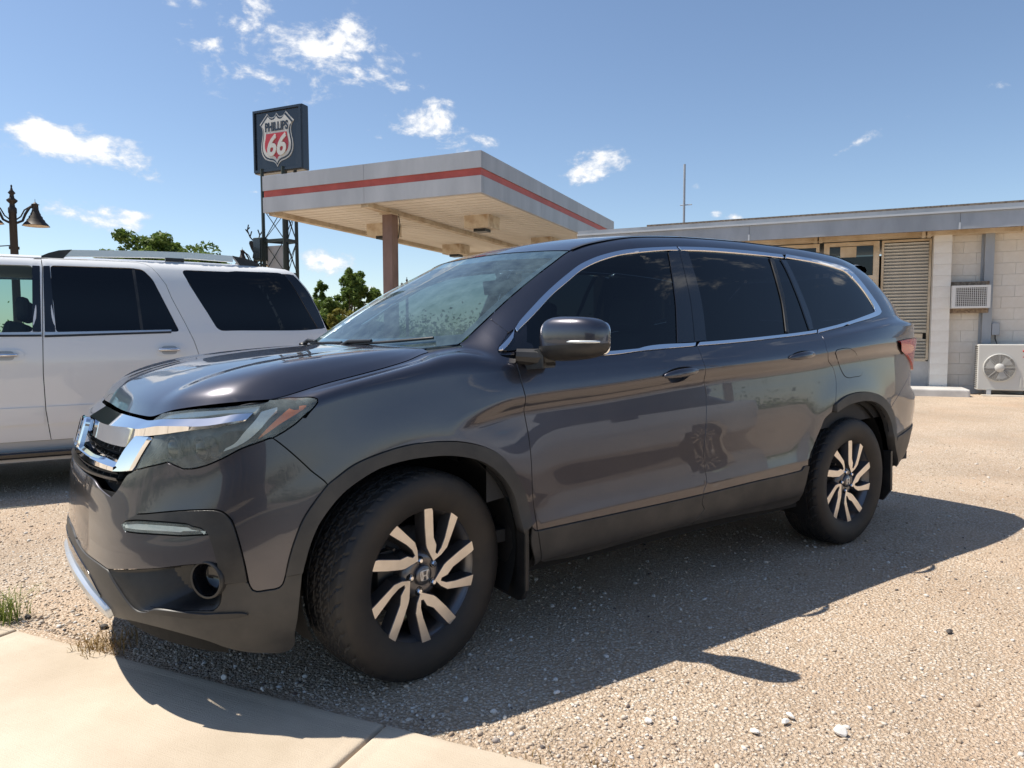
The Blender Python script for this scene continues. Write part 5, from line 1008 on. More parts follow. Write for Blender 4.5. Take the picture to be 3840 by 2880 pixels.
ws_top = pchip([0, .35, .7, .92, 1], np.array([(.800, 0, 1.612), (.812, -.24, 1.611), (.862, -.47, 1.606), (.915, -.61, 1.600), tuple(tp_)]))
ws_c = pchip([0, .5, 1], np.array([(.055, 0, 1.135), (.42, 0, 1.405), (.800, 0, 1.612)]))
WG = coons(ws_base, ws_top, ws_c, ws_side, lambda w: w**2, lambda u: u, np.linspace(0, 1, 40), np.linspace(0, 1, 40))
ws = grid_obj('windscreen', shrink(WG, .004), 'windshield', SUV, sign=-1)
def frit(u0, u1, w0, w1, name):    # black printed border of the screen
    U = np.linspace(u0, u1, 14); W_ = np.linspace(w0, w1, 14); G = coons(ws_base, ws_top, ws_c, ws_side, lambda w: w**2, lambda u: u, np.concatenate([[0], U, [1]]), np.concatenate([[0], W_, [1]]))[1:-1, 1:-1]
    N = grid_normals(G)*-1; grid_obj(name, G-N*.0015, 'black_gloss', ws, N=N, sign=-1)
frit(.905, .995, 0, .993, 'top_band'); frit(0, .12, 0, .99, 'bottom_band'); frit(.1, .92, .945, .993, 'side_band')
R0 = _A1; R1 = SX(3.56)
rf_c = pchip([0, .07, .16, .32, .5, .68, .84, .94, 1], np.array([(.800, 0, 1.612), (.98, 0, 1.668), (1.22, 0, 1.713), (1.66, 0, 1.755), (2.15, 0, 1.772), (2.64, 0, 1.772), (3.08, 0, 1.757), (3.38, 0, 1.733), (3.60, 0, 1.705)]))
rp_ = _R(np.array([R1]))[0]
rf_rear = pchip([0, .5, .85, 1], np.array([(3.60, 0, 1.705), (3.595, -.3, 1.700), (3.57, -.5, 1.682), tuple(rp_)]))
RG = coons(ws_top, rf_rear, rf_c, lambda u: _R(R0+u*(R1-R0)), lambda w: w**2.0, lambda u: u, np.linspace(0, 1, 90), np.linspace(0, 1, 40))
roof = grid_obj('roof', RG+np.array([0, 0, .002]), 'paint', SUV, sign=-1, lip=.01)
dt = _R(np.linspace(R0+.01, R1, 90)); dn = np.array([0, 0, 1.])
V = np.vstack([dt+np.array([0, .009, .007]), dt+np.array([0, -.009, .003])]); n = 90
put('roof_ditch_trim', V, [(i, n+i, n+i+1, i+1) for i in range(n-1)], 'black_plastic', roof, None, 'pair', roof)
# spoiler over the rear window
sp_rows = []
for t, dz, dx in ((0, .004, -.12), (.35, .010, .0), (.8, .000, .10), (1., -.016, .135), (1.0, -.040, .120), (.6, -.050, .02)):
    yy_ = np.linspace(0, -.635, 26); xr = 3.60-.16*(np.abs(yy_)/.635)**3; zr = 1.705-.022*(np.abs(yy_)/.635)**2.2-.02*(np.abs(yy_)/.635)**6
    sp_rows.append(np.stack([xr+dx*(1-.35*(np.abs(yy_)/.635)**4), yy_, zr+dz], 1))
SG = np.array(sp_rows); grid_obj('spoiler', SG, 'paint', SUV, N=grid_normals(SG)*-1, sign=-1, lip=.02)
V = []; F = []
# ---- near-black layer put in to darken the shut lines; wheel wells, floor
gs_ = np.linspace(0, SMAX, 150); gv_ = np.concatenate([np.linspace(.0, 1, 30), np.linspace(1, 1.96, 8)[1:]])
S_, V_ = np.meshgrid(gs_, gv_, indexing='ij'); X = surf(S_, V_)-surfn(S_, V_)*.014; nb = len(gv_); F = []
fgp = ring(fg, .02); cen = .5*(X[:-1, :-1]+X[1:, 1:]); sc_ = .5*(S_[:-1, :-1]+S_[1:, 1:]); vc_ = .5*(V_[:-1, :-1]+V_[1:, 1:])
okf = np.ones(cen.shape[:2], bool)
for wx in (0., 2.82): okf &= ~((np.hypot(cen[..., 0]-wx, cen[..., 2]-.38) < .50) & (cen[..., 2] < .9) & (sc_ > 1.0))
fl = np.stack([sc_.ravel(), vc_.ravel()], 1); okf &= ~inside(fl, fgp).reshape(okf.shape); okf &= ~inside(fl, lp).reshape(okf.shape); okf &= ~((sc_ < .68) & (vc_ > 1.15))
okf &= ~((sc_ < 1.2) & (sc_ > 1.0) & (vc_ < .02))
for i in range(len(gs_)-1):
    for j in range(nb-1):
        if okf[i, j]: F.append((i*nb+j, (i+1)*nb+j, (i+1)*nb+j+1, i*nb+j+1))
put('gap_underlayer', X.reshape(-1, 3), F, 'dark_void', SUV, None, 'join')
for wx in (0., 2.82):
    prof = [(-.93, .425), (-.85, .44), (-.50, .44)]; V = []; F = []; n = 30
    for y_, r_ in prof:
        for k in range(n+1):
            t = math.pi*(-.14+1.28*k/n); V.append((wx+r_*math.cos(t), y_, max(.20, .40+r_*math.sin(t))))
    for i in range(2): F += [(i*(n+1)+k, i*(n+1)+k+1, (i+1)*(n+1)+k+1, (i+1)*(n+1)+k) for k in range(n)]
    b = len(V); V += [(wx, -.50, .35)]; F += [(2*(n+1)+k, 2*(n+1)+k+1, b) for k in range(n)]
    put('wheel_well', np.array(V), F, 'dark_void', SUV, None, 'pair', smooth=True)
mb = MB(); mb.box((1.42, 0, .31), (4.0, 1.0, .18)); mb.box((1.41, 0, .33), (1.9, 1.8, .12)); mb.box((-.35, 0, .45), (.7, 1.0, .4)); mb.box((3.5, 0, .45), (.6, 1.5, .25)); mb.tube([(0, -.7, .36), (0, .7, .36)], .045); mb.tube([(2.82, -.7, .36), (2.82, .7, .36)], .05)
mb.build('underbody', 'dark_void', SUV)  # plain dark boxes, added unseen to block light under the car
for sx in (-1, 1):
    mb = MB(); mb.prism([(-.985, .50), (-.80, .50), (-.72, .42), (-.72, .20), (-.76, .180), (-.93, .175), (-.965, .19), (-.985, .23)], (.430, 0, 0), (0, -sx, 0), (0, 0, 1), (1, 0, .08), .022); bevel(mb.build('mud_flap', 'black_plastic', SUV), .008, 2)
    mb = MB(); mb.prism([(-.97, .50), (-.72, .50), (-.72, .20), (-.93, .19), (-.975, .26)], (3.245, 0, 0), (0, -sx, 0), (0, 0, 1), (1, 0, .1), .022); mb.build('mud_flap', 'black_plastic', SUV)
# ---- cabin
mb = MB()
sec = [(.20, 1.06), (.30, 1.105), (.55, 1.10), (.66, 1.05), (.66, .75), (.2, .75)]
V = []; 
for y_ in (-.80, 0, .80): V += [(x+(.04 if y_ else 0), y_, z-(.02 if y_ else 0)) for x, z in sec]
mb.add(V, [(i*6+k, i*6+(k+1) % 6, (i+1)*6+(k+1) % 6, (i+1)*6+k) for i in range(2) for k in range(6)]); mb.box((.52, -.40, 1.13), (.18, .36, .07)); mb.build('dashboard', 'interior', SUV)
mb = MB(); ctr = Vector((.86, -.40, 1.03)); ax = Vector((-.85, 0, .5)).normalized(); r = Vector((0, 1, 0)); u = ax.cross(r)
mb.tube([ctr+(r*math.cos(t)+u*math.sin(t))*.185 for t in np.linspace(0, 2*math.pi, 33)], .016, 8, caps=False)
for t in (0, 2.2, 4.1): mb.bar(ctr, ctr+(r*math.cos(t)+u*math.sin(t))*.18, .035, .015, up=ax)
mb.build('steering_wheel', 'interior', SUV)
def seat(x, y):
    o = empty('seat', (x, y, 0), parent=SUV)
    mb = MB(); mb.box((0, 0, .58), (.52, .50, .20)); bevel(mb.build('cushion', 'interior', o), .05, 3)
    mb = MB(); mb.box((.30, 0, .92), (.16, .48, .62), Matrix.Rotation(.28, 3, 'Y'), .85); bevel(mb.build('backrest', 'interior', o), .05, 3)
    mb = MB(); mb.box((.42, 0, 1.33), (.10, .26, .18), Matrix.Rotation(.2, 3, 'Y')); bevel(mb.build('headrest', 'interior', o), .035, 3)
for y in (-.40, .40): seat(1.15, y)
for y in (-.42, 0, .42): seat(2.05, y)
for y in (-.3, .3): seat(2.9, y)
mb = MB(); mb.box((2.0, 0, .42), (3.4, 1.7, .05)); mb.build('cabin_floor', 'interior', SUV)
HL = RG[4:].copy(); HL[..., 2] -= .03; grid_obj('headliner', HL, 'interior_light', SUV, N=grid_normals(HL), sign=1)
for sgn in (1,):   # inner face of the side frames
    S2, V2_ = np.meshgrid(np.linspace(SX(.3), SX(3.4), 90), np.linspace(.45, 1.95, 10), indexing='ij'); X = surf(S2, V2_)-surfn(S2, V2_)*.06
    put('door_lining', X.reshape(-1, 3), [(i*10+j, i*10+j+1, (i+1)*10+j+1, (i+1)*10+j) for i in range(89) for j in range(9)], 'interior', SUV, None, 'pair', smooth=True)
mb = MB(); mb.box((.99, -.0, 1.475), (.035, .25, .075), Matrix.Rotation(-.15, 3, 'Y')); mb.tube([(1.0, 0, 1.50), (.96, 0, 1.60)], .012); mb.bar((.985, 0, 1.44), (.98, -.005, 1.41), .012)
bevel(mb.build('inside_mirror', 'interior', SUV), .015, 3)
# wipers and cowl
mb = MB(); CGc = [ws_base(np.linspace(0, 1, 24)), hood_rear(np.linspace(0, 1, 24))]
V = np.vstack([CGc[0]+np.array([.02, 0, -.004]), CGc[1]+np.array([-.05, 0, -.028])]); put('cowl_panel', V, [(i, i+1, 24+i+1, 24+i) for i in range(23)], 'black_plastic', SUV, None, 'join')
def ptws(u, w, d=.0):
    G = coons(ws_base, ws_top, ws_c, ws_side, lambda w: w**2, lambda u: u, np.array([0, u, 1.]), np.array([0, abs(w), 1.]))[1, 1].copy()
    if w < 0: G[1] *= -1
    return Vector(G)+Vector((-.5, 0, .85))*d
for w0, u0, w1, u1 in ((.05, .05, .82, .075), (-.70, .045, .02, .07)):   # w>0 is the driver side
    wi = empty('wiper', parent=SUV)
    mb = MB(); pts = [ptws(u0+(u1-u0)*t, w0+(w1-w0)*t, .014) for t in np.linspace(0, 1, 14)]; mb.tube(pts, .006, 6); mb.build('wiper_blade', 'black_plastic', wi)
    mb = MB(); p0 = ptws(.01, w0+.04, .02); mb.tube([p0-Vector((.02, 0, .01)), p0, pts[2]+Vector((-.01, 0, .012)), pts[6]+Vector((-.008, 0, .01))], [.016, .014, .009, .006], 8); mb.build('wiper_arm', 'black_plastic', wi)
# ---- door mirrors
def sell(c_, d, e1=.55, e2=.6, nu=28, nv=18, zlo=-1., zhi=1., skew=None):
    V = []; F = []; f = lambda a, e: math.copysign(abs(a)**e, a)
    lo_, hi_ = math.asin(max(-1, zlo)), math.asin(min(1, zhi))
    for i in range(nv+1):
        p = lo_+(hi_-lo_)*i/nv
        for k in range(nu):
            t = 2*math.pi*k/nu; x, y, z = f(math.cos(p), e1)*f(math.cos(t), e2), f(math.cos(p), e1)*f(math.sin(t), e2), f(math.sin(p), e1)
            v = Vector((x*d[0], y*d[1], z*d[2])); v = skew(v) if skew else v; V.append(v+Vector(c_))
    for i in range(nv): F += [(i*nu+k, i*nu+(k+1) % nu, (i+1)*nu+(k+1) % nu, (i+1)*nu+k) for k in range(nu)]
    return V, F
MC = Vector((.575, -1.105, 1.202))
def msk(v):   # sweep the outer end back, thin the outer end, flatten the rear face
    t = -v.y/.13; return Vector((v.x*(.95 if v.x < 0 else .55)*(1-.12*t)+.030*t+.012*t*t, v.y, v.z*(1-.10*t)+.004*t))
mr_ = empty('door_mirror', parent=SUV); mr2 = empty('door_mirror', parent=SUV)
V, F = sell(MC, (.085, .130, .083), .62, .62, zlo=-.16, skew=msk); put('mirror_cap', np.array(V), F, 'paint', mr_, None, 'pair', mr2, smooth=True)
V, F = sell(MC, (.0875, .1325, .082), .62, .62, zlo=-1, zhi=-.14, skew=msk); put('mirror_base', np.array(V), F, 'black_plastic', mr_, None, 'pair', mr2, smooth=True)
V, F = sell(MC+Vector((.047, 0, 0)), (.006, .112, .066), .4, .5, skew=lambda v: Vector((v.x+.030*(-v.y/.13), v.y, v.z))); put('mirror_glass', np.array(V), F, 'mirror_glass', mr_, None, 'pair', mr2, smooth=True)
sg_ = [Vector((-.066+.02*t+.052*t**3, -.02-.109*t, -.012)) for t in np.linspace(0, 1, 12)]; mb = MB(); mb.tube([MC+p for p in sg_], [.002]+[.0055]*10+[.004], 8); put('repeater', np.array(mb.V), mb.F, 'lamp_silver', mr_, None, 'pair', mr2, smooth=True)
mb = MB(); mb.prism([(0, 0), (.115, .035), (.115, -.045), (.02, -.055)], (.455, -.905, 1.135), (.35, -.94, 0), (0, 0, 1), (.94, .35, 0), .085)
mb.tube([(.44, -.915, 1.135), (.50, -.965, 1.13), (.555, -1.01, 1.135)], [.030, .034, .038], 10); put('mirror_arm', np.array(mb.V), mb.F, 'black_plastic', mr_, None, 'pair', mr2)
# ---- wheels
def tyre_mesh(R=.376, Rr=.246, hw=.122):
    prof = [(Rr-.012, hw*.80), (Rr, hw*.88), (Rr+.016, hw*.95), (Rr+.035, hw*1.0), (.305, hw*1.035), (.325, hw*1.03), (.340, hw*.995), (.352, hw*.955), (.361, hw*.90), (.3665, hw*.845)]
    prof += [(.369+.0065*(1-((hw*.82-k)/(hw*.82))**0)*0+.0065*(1-(k/(hw*.82))**2), k) for k in np.linspace(hw*.80, -hw*.80, 41)]
    prof += [(r, -y) for r, y in prof[9::-1]]
    n = 264; V = np.zeros((len(prof), n, 3)); th = np.arange(n)*2*np.pi/n
    for i, (r, y) in enumerate(prof):
        a = abs(y)/hw; d = np.zeros(n)
        if .5 < a <= .9 and r > .36: d += np.where((np.arange(n)+int(14*a)) % 6 == 0, -.0045, 0)      # shoulder sipes
        if a < .50:
            ph = (np.arange(n)+np.floor(18*np.abs(((y/hw)*3.2) % 1-.5))).astype(int) % 6; d += np.where(ph == 0, -.0045, 0)   # chevron blocks
        for g in (.52, .17):
            if abs(a-g) < .022: d += -.007
        rr = r+d; V[i, :, 0] = rr*np.cos(th); V[i, :, 1] = y; V[i, :, 2] = rr*np.sin(th)
    m_ = len(prof); F = [(i*n+k, i*n+(k+1) % n, (i+1)*n+(k+1) % n, (i+1)*n+k) for i in range(m_-1) for k in range(n)]
    return V.reshape(-1, 3), F, prof, n
V, F, prof, n = tyre_mesh()
TY = bpy.data.meshes.new('tyre'); TY.from_pydata([tuple(v) for v in V], [], [tuple(reversed(f)) for f in F]); TY.materials.append(MATS['rubber']); TY.materials.append(MATS['sidewall'])
rowi = [k for k in range(len(prof)-1) for _ in range(n)]
TY.polygons.foreach_set('material_index', [1 if (k < 7 or k > len(prof)-9) else 0 for k in rowi]); TY.polygons.foreach_set('use_smooth', [True if (k < 8 or k > len(prof)-10) else False for k in rowi]); TY.update()
def arr(mb, name, m):
    o = mb.build(name, m); me = o.data; bpy.data.objects.remove(o); return me
mb = MB(); mb.lathe([(.236, -.085), (.244, -.100), (.2475, -.108), (.250, -.104), (.250, -.095)], 72, 'y'); mb.lathe([(.236, -.085), (.222, -.070), (.215, -.03), (.205, .02), (.215, .10), (.245, .11)], 72, 'y'); RIM = arr(mb, 'rim_barrel', 'rim_dark')
mb = MB(); mb.lathe([(.0, .03), (.16, .03), (.16, .005), (.07, .0), (.0, .0)], 48, 'y'); mb.box((-.12, .015, .03), (.07, .09, .14)); DISC = arr(mb, 'brake_disc', 'brake_steel')
mb = MB(); mb.lathe([(.0, -.084), (.040, -.084), (.050, -.088), (.070, -.085), (.088, -.066), (.092, .01), (.0, .01)], 40, 'y'); HUB = arr(mb, 'hub', 'rim_dark')
# one double spoke, outline in the plane of the wheel, tip towards the hub
SPK = SPOKE
def offset_poly(p, d):
    p = np.array(p); n_ = len(p); out = []
    for i in range(n_):
        a, b, c_ = p[i-1], p[i], p[(i+1) % n_]; e1 = (b-a)/max(1e-9, np.linalg.norm(b-a)); e2 = (c_-b)/max(1e-9, np.linalg.norm(c_-b)); m1 = np.array([e1[1], -e1[0]]); m2 = np.array([e2[1], -e2[0]]); mm = m1+m2; L = np.linalg.norm(mm)
        mm = mm/max(L, .5); out.append(tuple(b+mm*d))
    return out
ar_ = sum(SPK[i][0]*SPK[(i+1) % len(SPK)][1]-SPK[(i+1) % len(SPK)][0]*SPK[i][1] for i in range(len(SPK)))
if ar_ < 0: SPK = SPK[::-1]
def spoke_pair(rot):
    R_ = np.array([[math.cos(rot), -math.sin(rot)], [math.sin(rot), math.cos(rot)]]); sp = [tuple(R_ @ np.array(p)) for p in SPK]
    def ydep(p): rr = math.hypot(*p); return -.089-.012*min(1, max(0, (rr-.06)/.16))
    A = [(x, ydep((x, z))-.001, z) for x, z in sp]; B = [(x, ydep((x, z))+.0005, z) for x, z in offset_poly(sp, .002)]; C_ = [(x, ydep((x, z))+.042, z) for x, z in offset_poly(sp, .013)]
    n_ = len(sp); tri = delaunay_2d_cdt([Vector(p) for p in sp], [(i, (i+1) % n_) for i in range(n_)], [list(range(n_))], 1, 1e-7)[2]
    f_ = MB(); f_.add(A, [tuple(t) for t in tri]); 
    b_ = MB(); b_.add(A+B+C_, [(i, (i+1) % n_, n_+(i+1) % n_, n_+i) for i in range(n_)]+[(n_+i, n_+(i+1) % n_, 2*n_+(i+1) % n_, 2*n_+i) for i in range(n_)])
    return f_, b_
FACES = []; BODIES = []
for k in range(5):
    f_, b_ = spoke_pair(2*math.pi*k/5); FACES.append(arr(f_, 'spoke_face', 'machined')); BODIES.append(arr(b_, 'spoke', 'rim_dark'))
for me in FACES:
    for p in me.polygons:
        if p.normal.y > 0: p.flip()
mb = MB(); mb.lathe([(.0, -.095), (.032, -.095), (.036, -.091), (.036, -.075)], 32, 'y'); CAP = arr(mb, 'centre_cap', 'rim_dark')
o = emblem(Vector((0, -.0965, 0)), Vector((1, 0, 0)), Vector((0, 0, 1)), Vector((0, -1, 0)), .040, .038, 'satin_silver', None, 'cap_emblem', .0012, .14); EMB = o.data; bpy.data.objects.remove(o)
mb = MB(); mb.lathe([(.0, -.097), (.0075, -.097), (.0105, -.092), (.0105, -.07)], 6, 'y', smooth=False); NUT = arr(mb, 'lug_nut', 'chrome')
mb = MB(); mb.lathe([(.0, -.0865), (.0145, -.0865), (.0155, -.0895), (.0165, -.083)], 20, 'y'); SEATR = arr(mb, 'nut_seat', 'dark_void')
def wheel(x, y, rz, spin, right=False):
    w = empty('wheel', (x, y, .362), rz+(math.pi if right else 0), parent=SUV)
    def ob(nm, me, rot=0., pr=w, pos=(0, 0, 0)):
        q = bpy.data.objects.new(nm, me); q.rotation_euler = (0, rot, 0); q.location = pos; link(q, pr); return q
    ob('tyre', TY, spin*.37); rim = ob('rim', RIM); ob('brake_disc', DISC, 0)
    ob('hub', HUB, 0, rim)
    for k in range(5): ob('spoke', BODIES[k], -spin, rim); ob('spoke_face', FACES[k], -spin, rim)
    ob('centre_cap', CAP, 0, rim); ob('cap_emblem', EMB, 0, rim)
    for k in range(5):
        a = spin+math.radians(53)+2*math.pi*k/5; p_ = (.0575*math.cos(a), 0, .0575*math.sin(a)); ob('lug_nut', NUT, 0, rim, p_); ob('nut_seat', SEATR, 0, rim, p_)
    mb = MB(); mb.tube([(.19*math.cos(spin+2.75), -.06, .19*math.sin(spin+2.75)), (.185*math.cos(spin+2.75), -.10, .185*math.sin(spin+2.75))], .0055, 8); mb.build('valve', 'black_plastic', w)
    return w
# front wheels steered to the left
wheel(0, -.842, .199, SPIN_F); wheel(2.82, -.842, 0, SPIN_R); wheel(0, .842, .199, 1.0, True); wheel(2.82, .842, 0, .3, True)

# ================================================================== white long SUV parked beyond
mat('white_paint', (.80, .80, .79), .35, 0., 1., .015, .5)
mat('white_trim', (.45, .45, .45), .4, .3)
glass_mat('tint_black', (.010, .011, .014)); glass_mat('clear_glass', (.55, .68, .66))
WS = empty('white_suv', (-1.1549, 3.553, 0), math.atan2(-.06, .998), label='white long SUV with silver roof rails parked beyond the dark one', cat='suv')
WY = pchip([.2, .40, .55, .70, 1.0, 1.25, 1.30, 1.80, 1.86, 1.90], [.09, .035, .02, .012, .0, .03, .045, .20, .26, .36])   # how far the flank leans in at each height
def wy(x, z):
    x = np.asarray(x, float); r = np.clip((x-2.0)/.6, 0, 1); f = np.clip((-2.2-x)/.9, 0, 1); return WY(z)+.12*r**2+.22*f**2
def wnorm(x, z):
    e = .004; ny = -1.; return np.stack([(wy(x+e, z)-wy(x-e, z))/(2*e), -np.ones_like(z), (wy(x, z+e)-wy(x, z-e))/(2*e)], -1)
def wpanel(name, poly, m, parent, off=0., gap=.003, holes=(), res=.06, skirt=.012, rz=None, right=True):
    p = np.array(poly, float)
    if np.sum(p[:, 0]*np.roll(p[:, 1], -1)-p[:, 1]*np.roll(p[:, 0], -1)) < 0: p = p[::-1]
    L = np.linalg.norm(np.roll(p, -1, 0)-p, axis=1); q = []
    for i in range(len(p)):
        k = max(1, int(L[i]/.05)); q += [p[i]+(p[(i+1) % len(p)]-p[i])*j/k for j in range(k)]
    q = np.array(q)
    if gap:
        t = np.roll(q, -1, 0)-np.roll(q, 1, 0); t /= np.maximum(np.linalg.norm(t, axis=1, keepdims=True), 1e-9); q = q+np.stack([-t[:, 1], t[:, 0]], 1)*gap
    hs = [np.array(h, float) for h in holes]
    gx, gz_ = np.meshgrid(np.arange(q[:, 0].min(), q[:, 0].max(), res), np.arange(q[:, 1].min(), q[:, 1].max(), .035), indexing='ij'); g = np.stack([gx.ravel(), gz_.ravel()], 1)
    if len(g): g = g[inside(g, q)]
    for h in hs:
        if len(g): g = g[~inside(g, h)]
    if len(g):
        B_ = np.vstack([q]+hs); g = g[np.min(np.hypot(g[:, None, 0]-B_[None, :, 0], g[:, None, 1]-B_[None, :, 1]), 1) > .012]
    pts = [Vector(a) for a in q]; ed = [(i, (i+1) % len(q)) for i in range(len(q))]
    for h in hs: b = len(pts); pts += [Vector(a) for a in h]; ed += [(b+i, b+(i+1) % len(h)) for i in range(len(h))]
    r = delaunay_2d_cdt(pts+[Vector(a) for a in g], ed, [], 0, 1e-7); V2 = np.array([tuple(a) for a in r[0]]); F = np.array([f for f in r[2] if len(f) == 3]); c_ = V2[F].mean(1); k = inside(c_, q)
    for h in hs: k &= ~inside(c_, h)
    F = F[k]
    a = V2[F]; ar = (a[:, 1, 0]-a[:, 0, 0])*(a[:, 2, 1]-a[:, 0, 1])-(a[:, 1, 1]-a[:, 0, 1])*(a[:, 2, 0]-a[:, 0, 0]); F[ar < 0] = F[ar < 0][:, ::-1]
    N = wnorm(V2[:, 0], V2[:, 1]); N /= np.linalg.norm(N, axis=1, keepdims=True)
    X = np.stack([V2[:, 0], wy(V2[:, 0], V2[:, 1]), V2[:, 1]], 1)+N*off; VV = [X]; NN = [N]; FF = [tuple(f) for f in F]; b = len(X)
    for loop, sg in [(q, 1)]+[(h, -1) for h in hs]:
        A = np.stack([loop[:, 0], wy(loop[:, 0], loop[:, 1]), loop[:, 1]], 1); n_ = wnorm(loop[:, 0], loop[:, 1]); n_ /= np.linalg.norm(n_, axis=1, keepdims=True); A = A+n_*off; t = np.roll(A, -1, 0)-np.roll(A, 1, 0); t /= np.maximum(np.linalg.norm(t, axis=1, keepdims=True), 1e-9); on = np.cross(t, n_)*sg
        kk = len(A); VV += [A, A-n_*skirt]; NN += [on*.7+n_*.7, on]
        for i in range(kk): j = (i+1) % kk; f = (b+i, b+kk+i, b+kk+j, b+j); FF.append(f if sg > 0 else tuple(reversed(f)))
        b += 2*kk
    V = np.vstack(VV); NN = np.vstack(NN); o = mesh_obj(name, V, FF, m, parent, normals=NN)
    if right:
        V2_ = V.copy(); V2_[:, 1] = 2.0-V2_[:, 1]; N2 = NN.copy(); N2[:, 1] *= -1; mesh_obj(name, V2_, [tuple(reversed(f)) for f in FF], m, parent, normals=N2)
    return o
def rnd(pts, r=.03, n=5):     # round the corners of a polygon
    P_ = [Vector(p) for p in pts]; out = []
    for i, p in enumerate(P_):
        a, b = P_[i-1], P_[(i+1) % len(P_)]; d1 = (a-p); d2 = (b-p); k = min(r, d1.length*.45, d2.length*.45); A, B = p+d1.normalized()*k, p+d2.normalized()*k
        for j in range(n+1): t = j/n; out.append(tuple(A*(1-t)**2+p*2*t*(1-t)+B*t*t))
    return out
cut1 = [(.26, 1.845), (.266, 1.765), (.251, 1.247), (.243, .934), (.249, .64), (.275, .40)]
cut2 = [(.95, 1.857), (1.008, 1.844), (1.056, 1.811), (1.095, 1.762), (1.153, 1.671), (1.191, 1.553), (1.288, 1.328), (1.347, 1.179), (1.382, 1.051), (1.407, .9), (1.40, .72), (1.33, .52), (1.24, .40)]
win2 = rnd([(.319, 1.795), (.898, 1.803), (.985, 1.792), (1.053, 1.711), (1.236, 1.262), (.339, 1.256)], .03)
winf = rnd([(-.62, 1.74), (-.50, 1.775), (.199, 1.788), (.186, 1.258), (-1.05, 1.24)], .03)
qwin = rnd([(1.28, 1.805), (2.268, 1.811), (2.389, 1.655), (2.479, 1.47), (2.545, 1.294), (1.55, 1.269)], .05)
wheel_r = [(1.62+.46*math.cos(t), .42+.46*math.sin(t)) for t in np.linspace(math.pi, 0, 18)]; wheel_f = [(-1.95+.46*math.cos(t), .42+.46*math.sin(t)) for t in np.linspace(math.pi, 0, 18)]
rdw = wpanel('rear_door', cut1[::-1]+[(.26, 1.852), (.709, 1.858)]+cut2, 'white_paint', WS, holes=[win2])
fdw = wpanel('front_door', cut1+[(-.72, .40), (-.98, .62), (-1.05, 1.0), (-1.10, 1.22), (-.72, 1.70), (-.55, 1.80), (-.2, 1.842)], 'white_paint', WS, holes=[winf])
wpanel('body_side', [(.26, 1.856), (.709, 1.862)]+cut2+[(1.16, .40)]+wheel_r[:0]+wheel_r+[(2.10, .42), (2.55, .45), (2.62, .62), (2.62, 1.1), (2.56, 1.285), (2.48, 1.48), (2.39, 1.665), (2.275, 1.83), (2.2, 1.86), (1.9, 1.88), (1.3, 1.886)], 'white_paint', WS, holes=[qwin], gap=.0025)
wpanel('fender', [(-1.10, 1.2), (-1.05, 1.0), (-.98, .62), (-.72, .40), (-1.49, .40)]+[(p[0], p[1]) for p in wheel_f[::-1]]+[(-2.42, .42), (-2.85, .45), (-2.95, .75), (-2.9, 1.05), (-2.2, 1.16), (-1.5, 1.20)], 'white_paint', WS)
wpanel('pillar_roof_rail', [(-1.12, 1.21), (-.75, 1.72), (-.55, 1.815), (-.2, 1.856), (.26, 1.862), (.26, 1.880), (-.25, 1.875), (-.62, 1.83), (-.85, 1.73), (-1.2, 1.22)], 'white_paint', WS, gap=0)
wpanel('window', win2, 'tint_black', rdw, off=-.008, gap=-.01, skirt=0); wpanel('window_frame', rnd([(.268, 1.79), (.319, 1.795), (.339, 1.256), (.262, 1.256)], .01), 'black_gloss', rdw, off=.001)
wpanel('window_divider', [(.898, 1.803), (.925, 1.803), (.962, 1.27), (.935, 1.27)], 'black_plastic', rdw, off=-.002)
wpanel('window', winf, 'clear_glass', fdw, off=-.008, gap=-.01, skirt=0); wpanel('window_frame', rnd([(.195, 1.79), (.252, 1.79), (.244, 1.256), (.182, 1.256)], .01), 'black_gloss', fdw, off=.001)
wpanel('quarter_window', qwin, 'tint_black', WS, off=-.004, gap=-.012, skirt=0); wpanel('rear_pillar_glass', [(2.182, 1.808), (2.268, 1.808), (2.389, 1.655), (2.479, 1.47), (2.54, 1.298), (2.457, 1.298), (2.36, 1.473), (2.253, 1.68)], 'black_gloss', WS, off=.001)
for par, a, b in ((fdw, (-1.0, 1.214), (.243, 1.250)), (rdw, (.262, 1.216), (1.17, 1.278))):
    wpanel('belt_moulding', [(a[0], a[1]+.018), (b[0], b[1]-.02+.008), (b[0], b[1]), (a[0], a[1]+.038)], 'satin_silver', par, off=.006, gap=0); wpanel('belt_seal', [(a[0], a[1]), (b[0], b[1]-.028), (b[0], b[1]-.013), (a[0], a[1]+.016)], 'black_plastic', par, off=.004, gap=0)
def wcrease(z, x0, x1, par): wpanel('door_moulding', [(x0, z), (x1, z+.012), (x1, z+.145), (x0, z+.140)], 'white_paint', par, off=.011, gap=0, skirt=.014)
wcrease(.532, .262, 1.26, rdw); wcrease(.525, -.90, .236, fdw)
for par, x, z in ((rdw, 1.156, 1.105), (fdw, .012, 1.075)):
    o = [(x+.112*math.copysign(abs(math.cos(t))**.55, math.cos(t)), z+.048*math.copysign(abs(math.sin(t))**.7, math.sin(t))) for t in np.linspace(0, 2*math.pi, 30, endpoint=False)]
    wpanel('handle_bezel', o, 'white_paint', par, off=.010, gap=0); o = [(x-.01+.060*math.copysign(abs(math.cos(t))**.5, math.cos(t)), z+.036*math.copysign(abs(math.sin(t))**.6, math.sin(t))) for t in np.linspace(0, 2*math.pi, 30, endpoint=False)]
    wpanel('handle_cup', o, 'white_trim', par, off=.0108, gap=0, skirt=0)
    mb = MB(); y = float(wy(x, z)); mb.tube([(x-.085, y-.012, z+.005), (x-.07, y-.035, z+.005), (x+.05, y-.035, z+.005), (x+.065, y-.012, z+.005)], .013, 8); mb.build('door_handle', 'chrome', par)
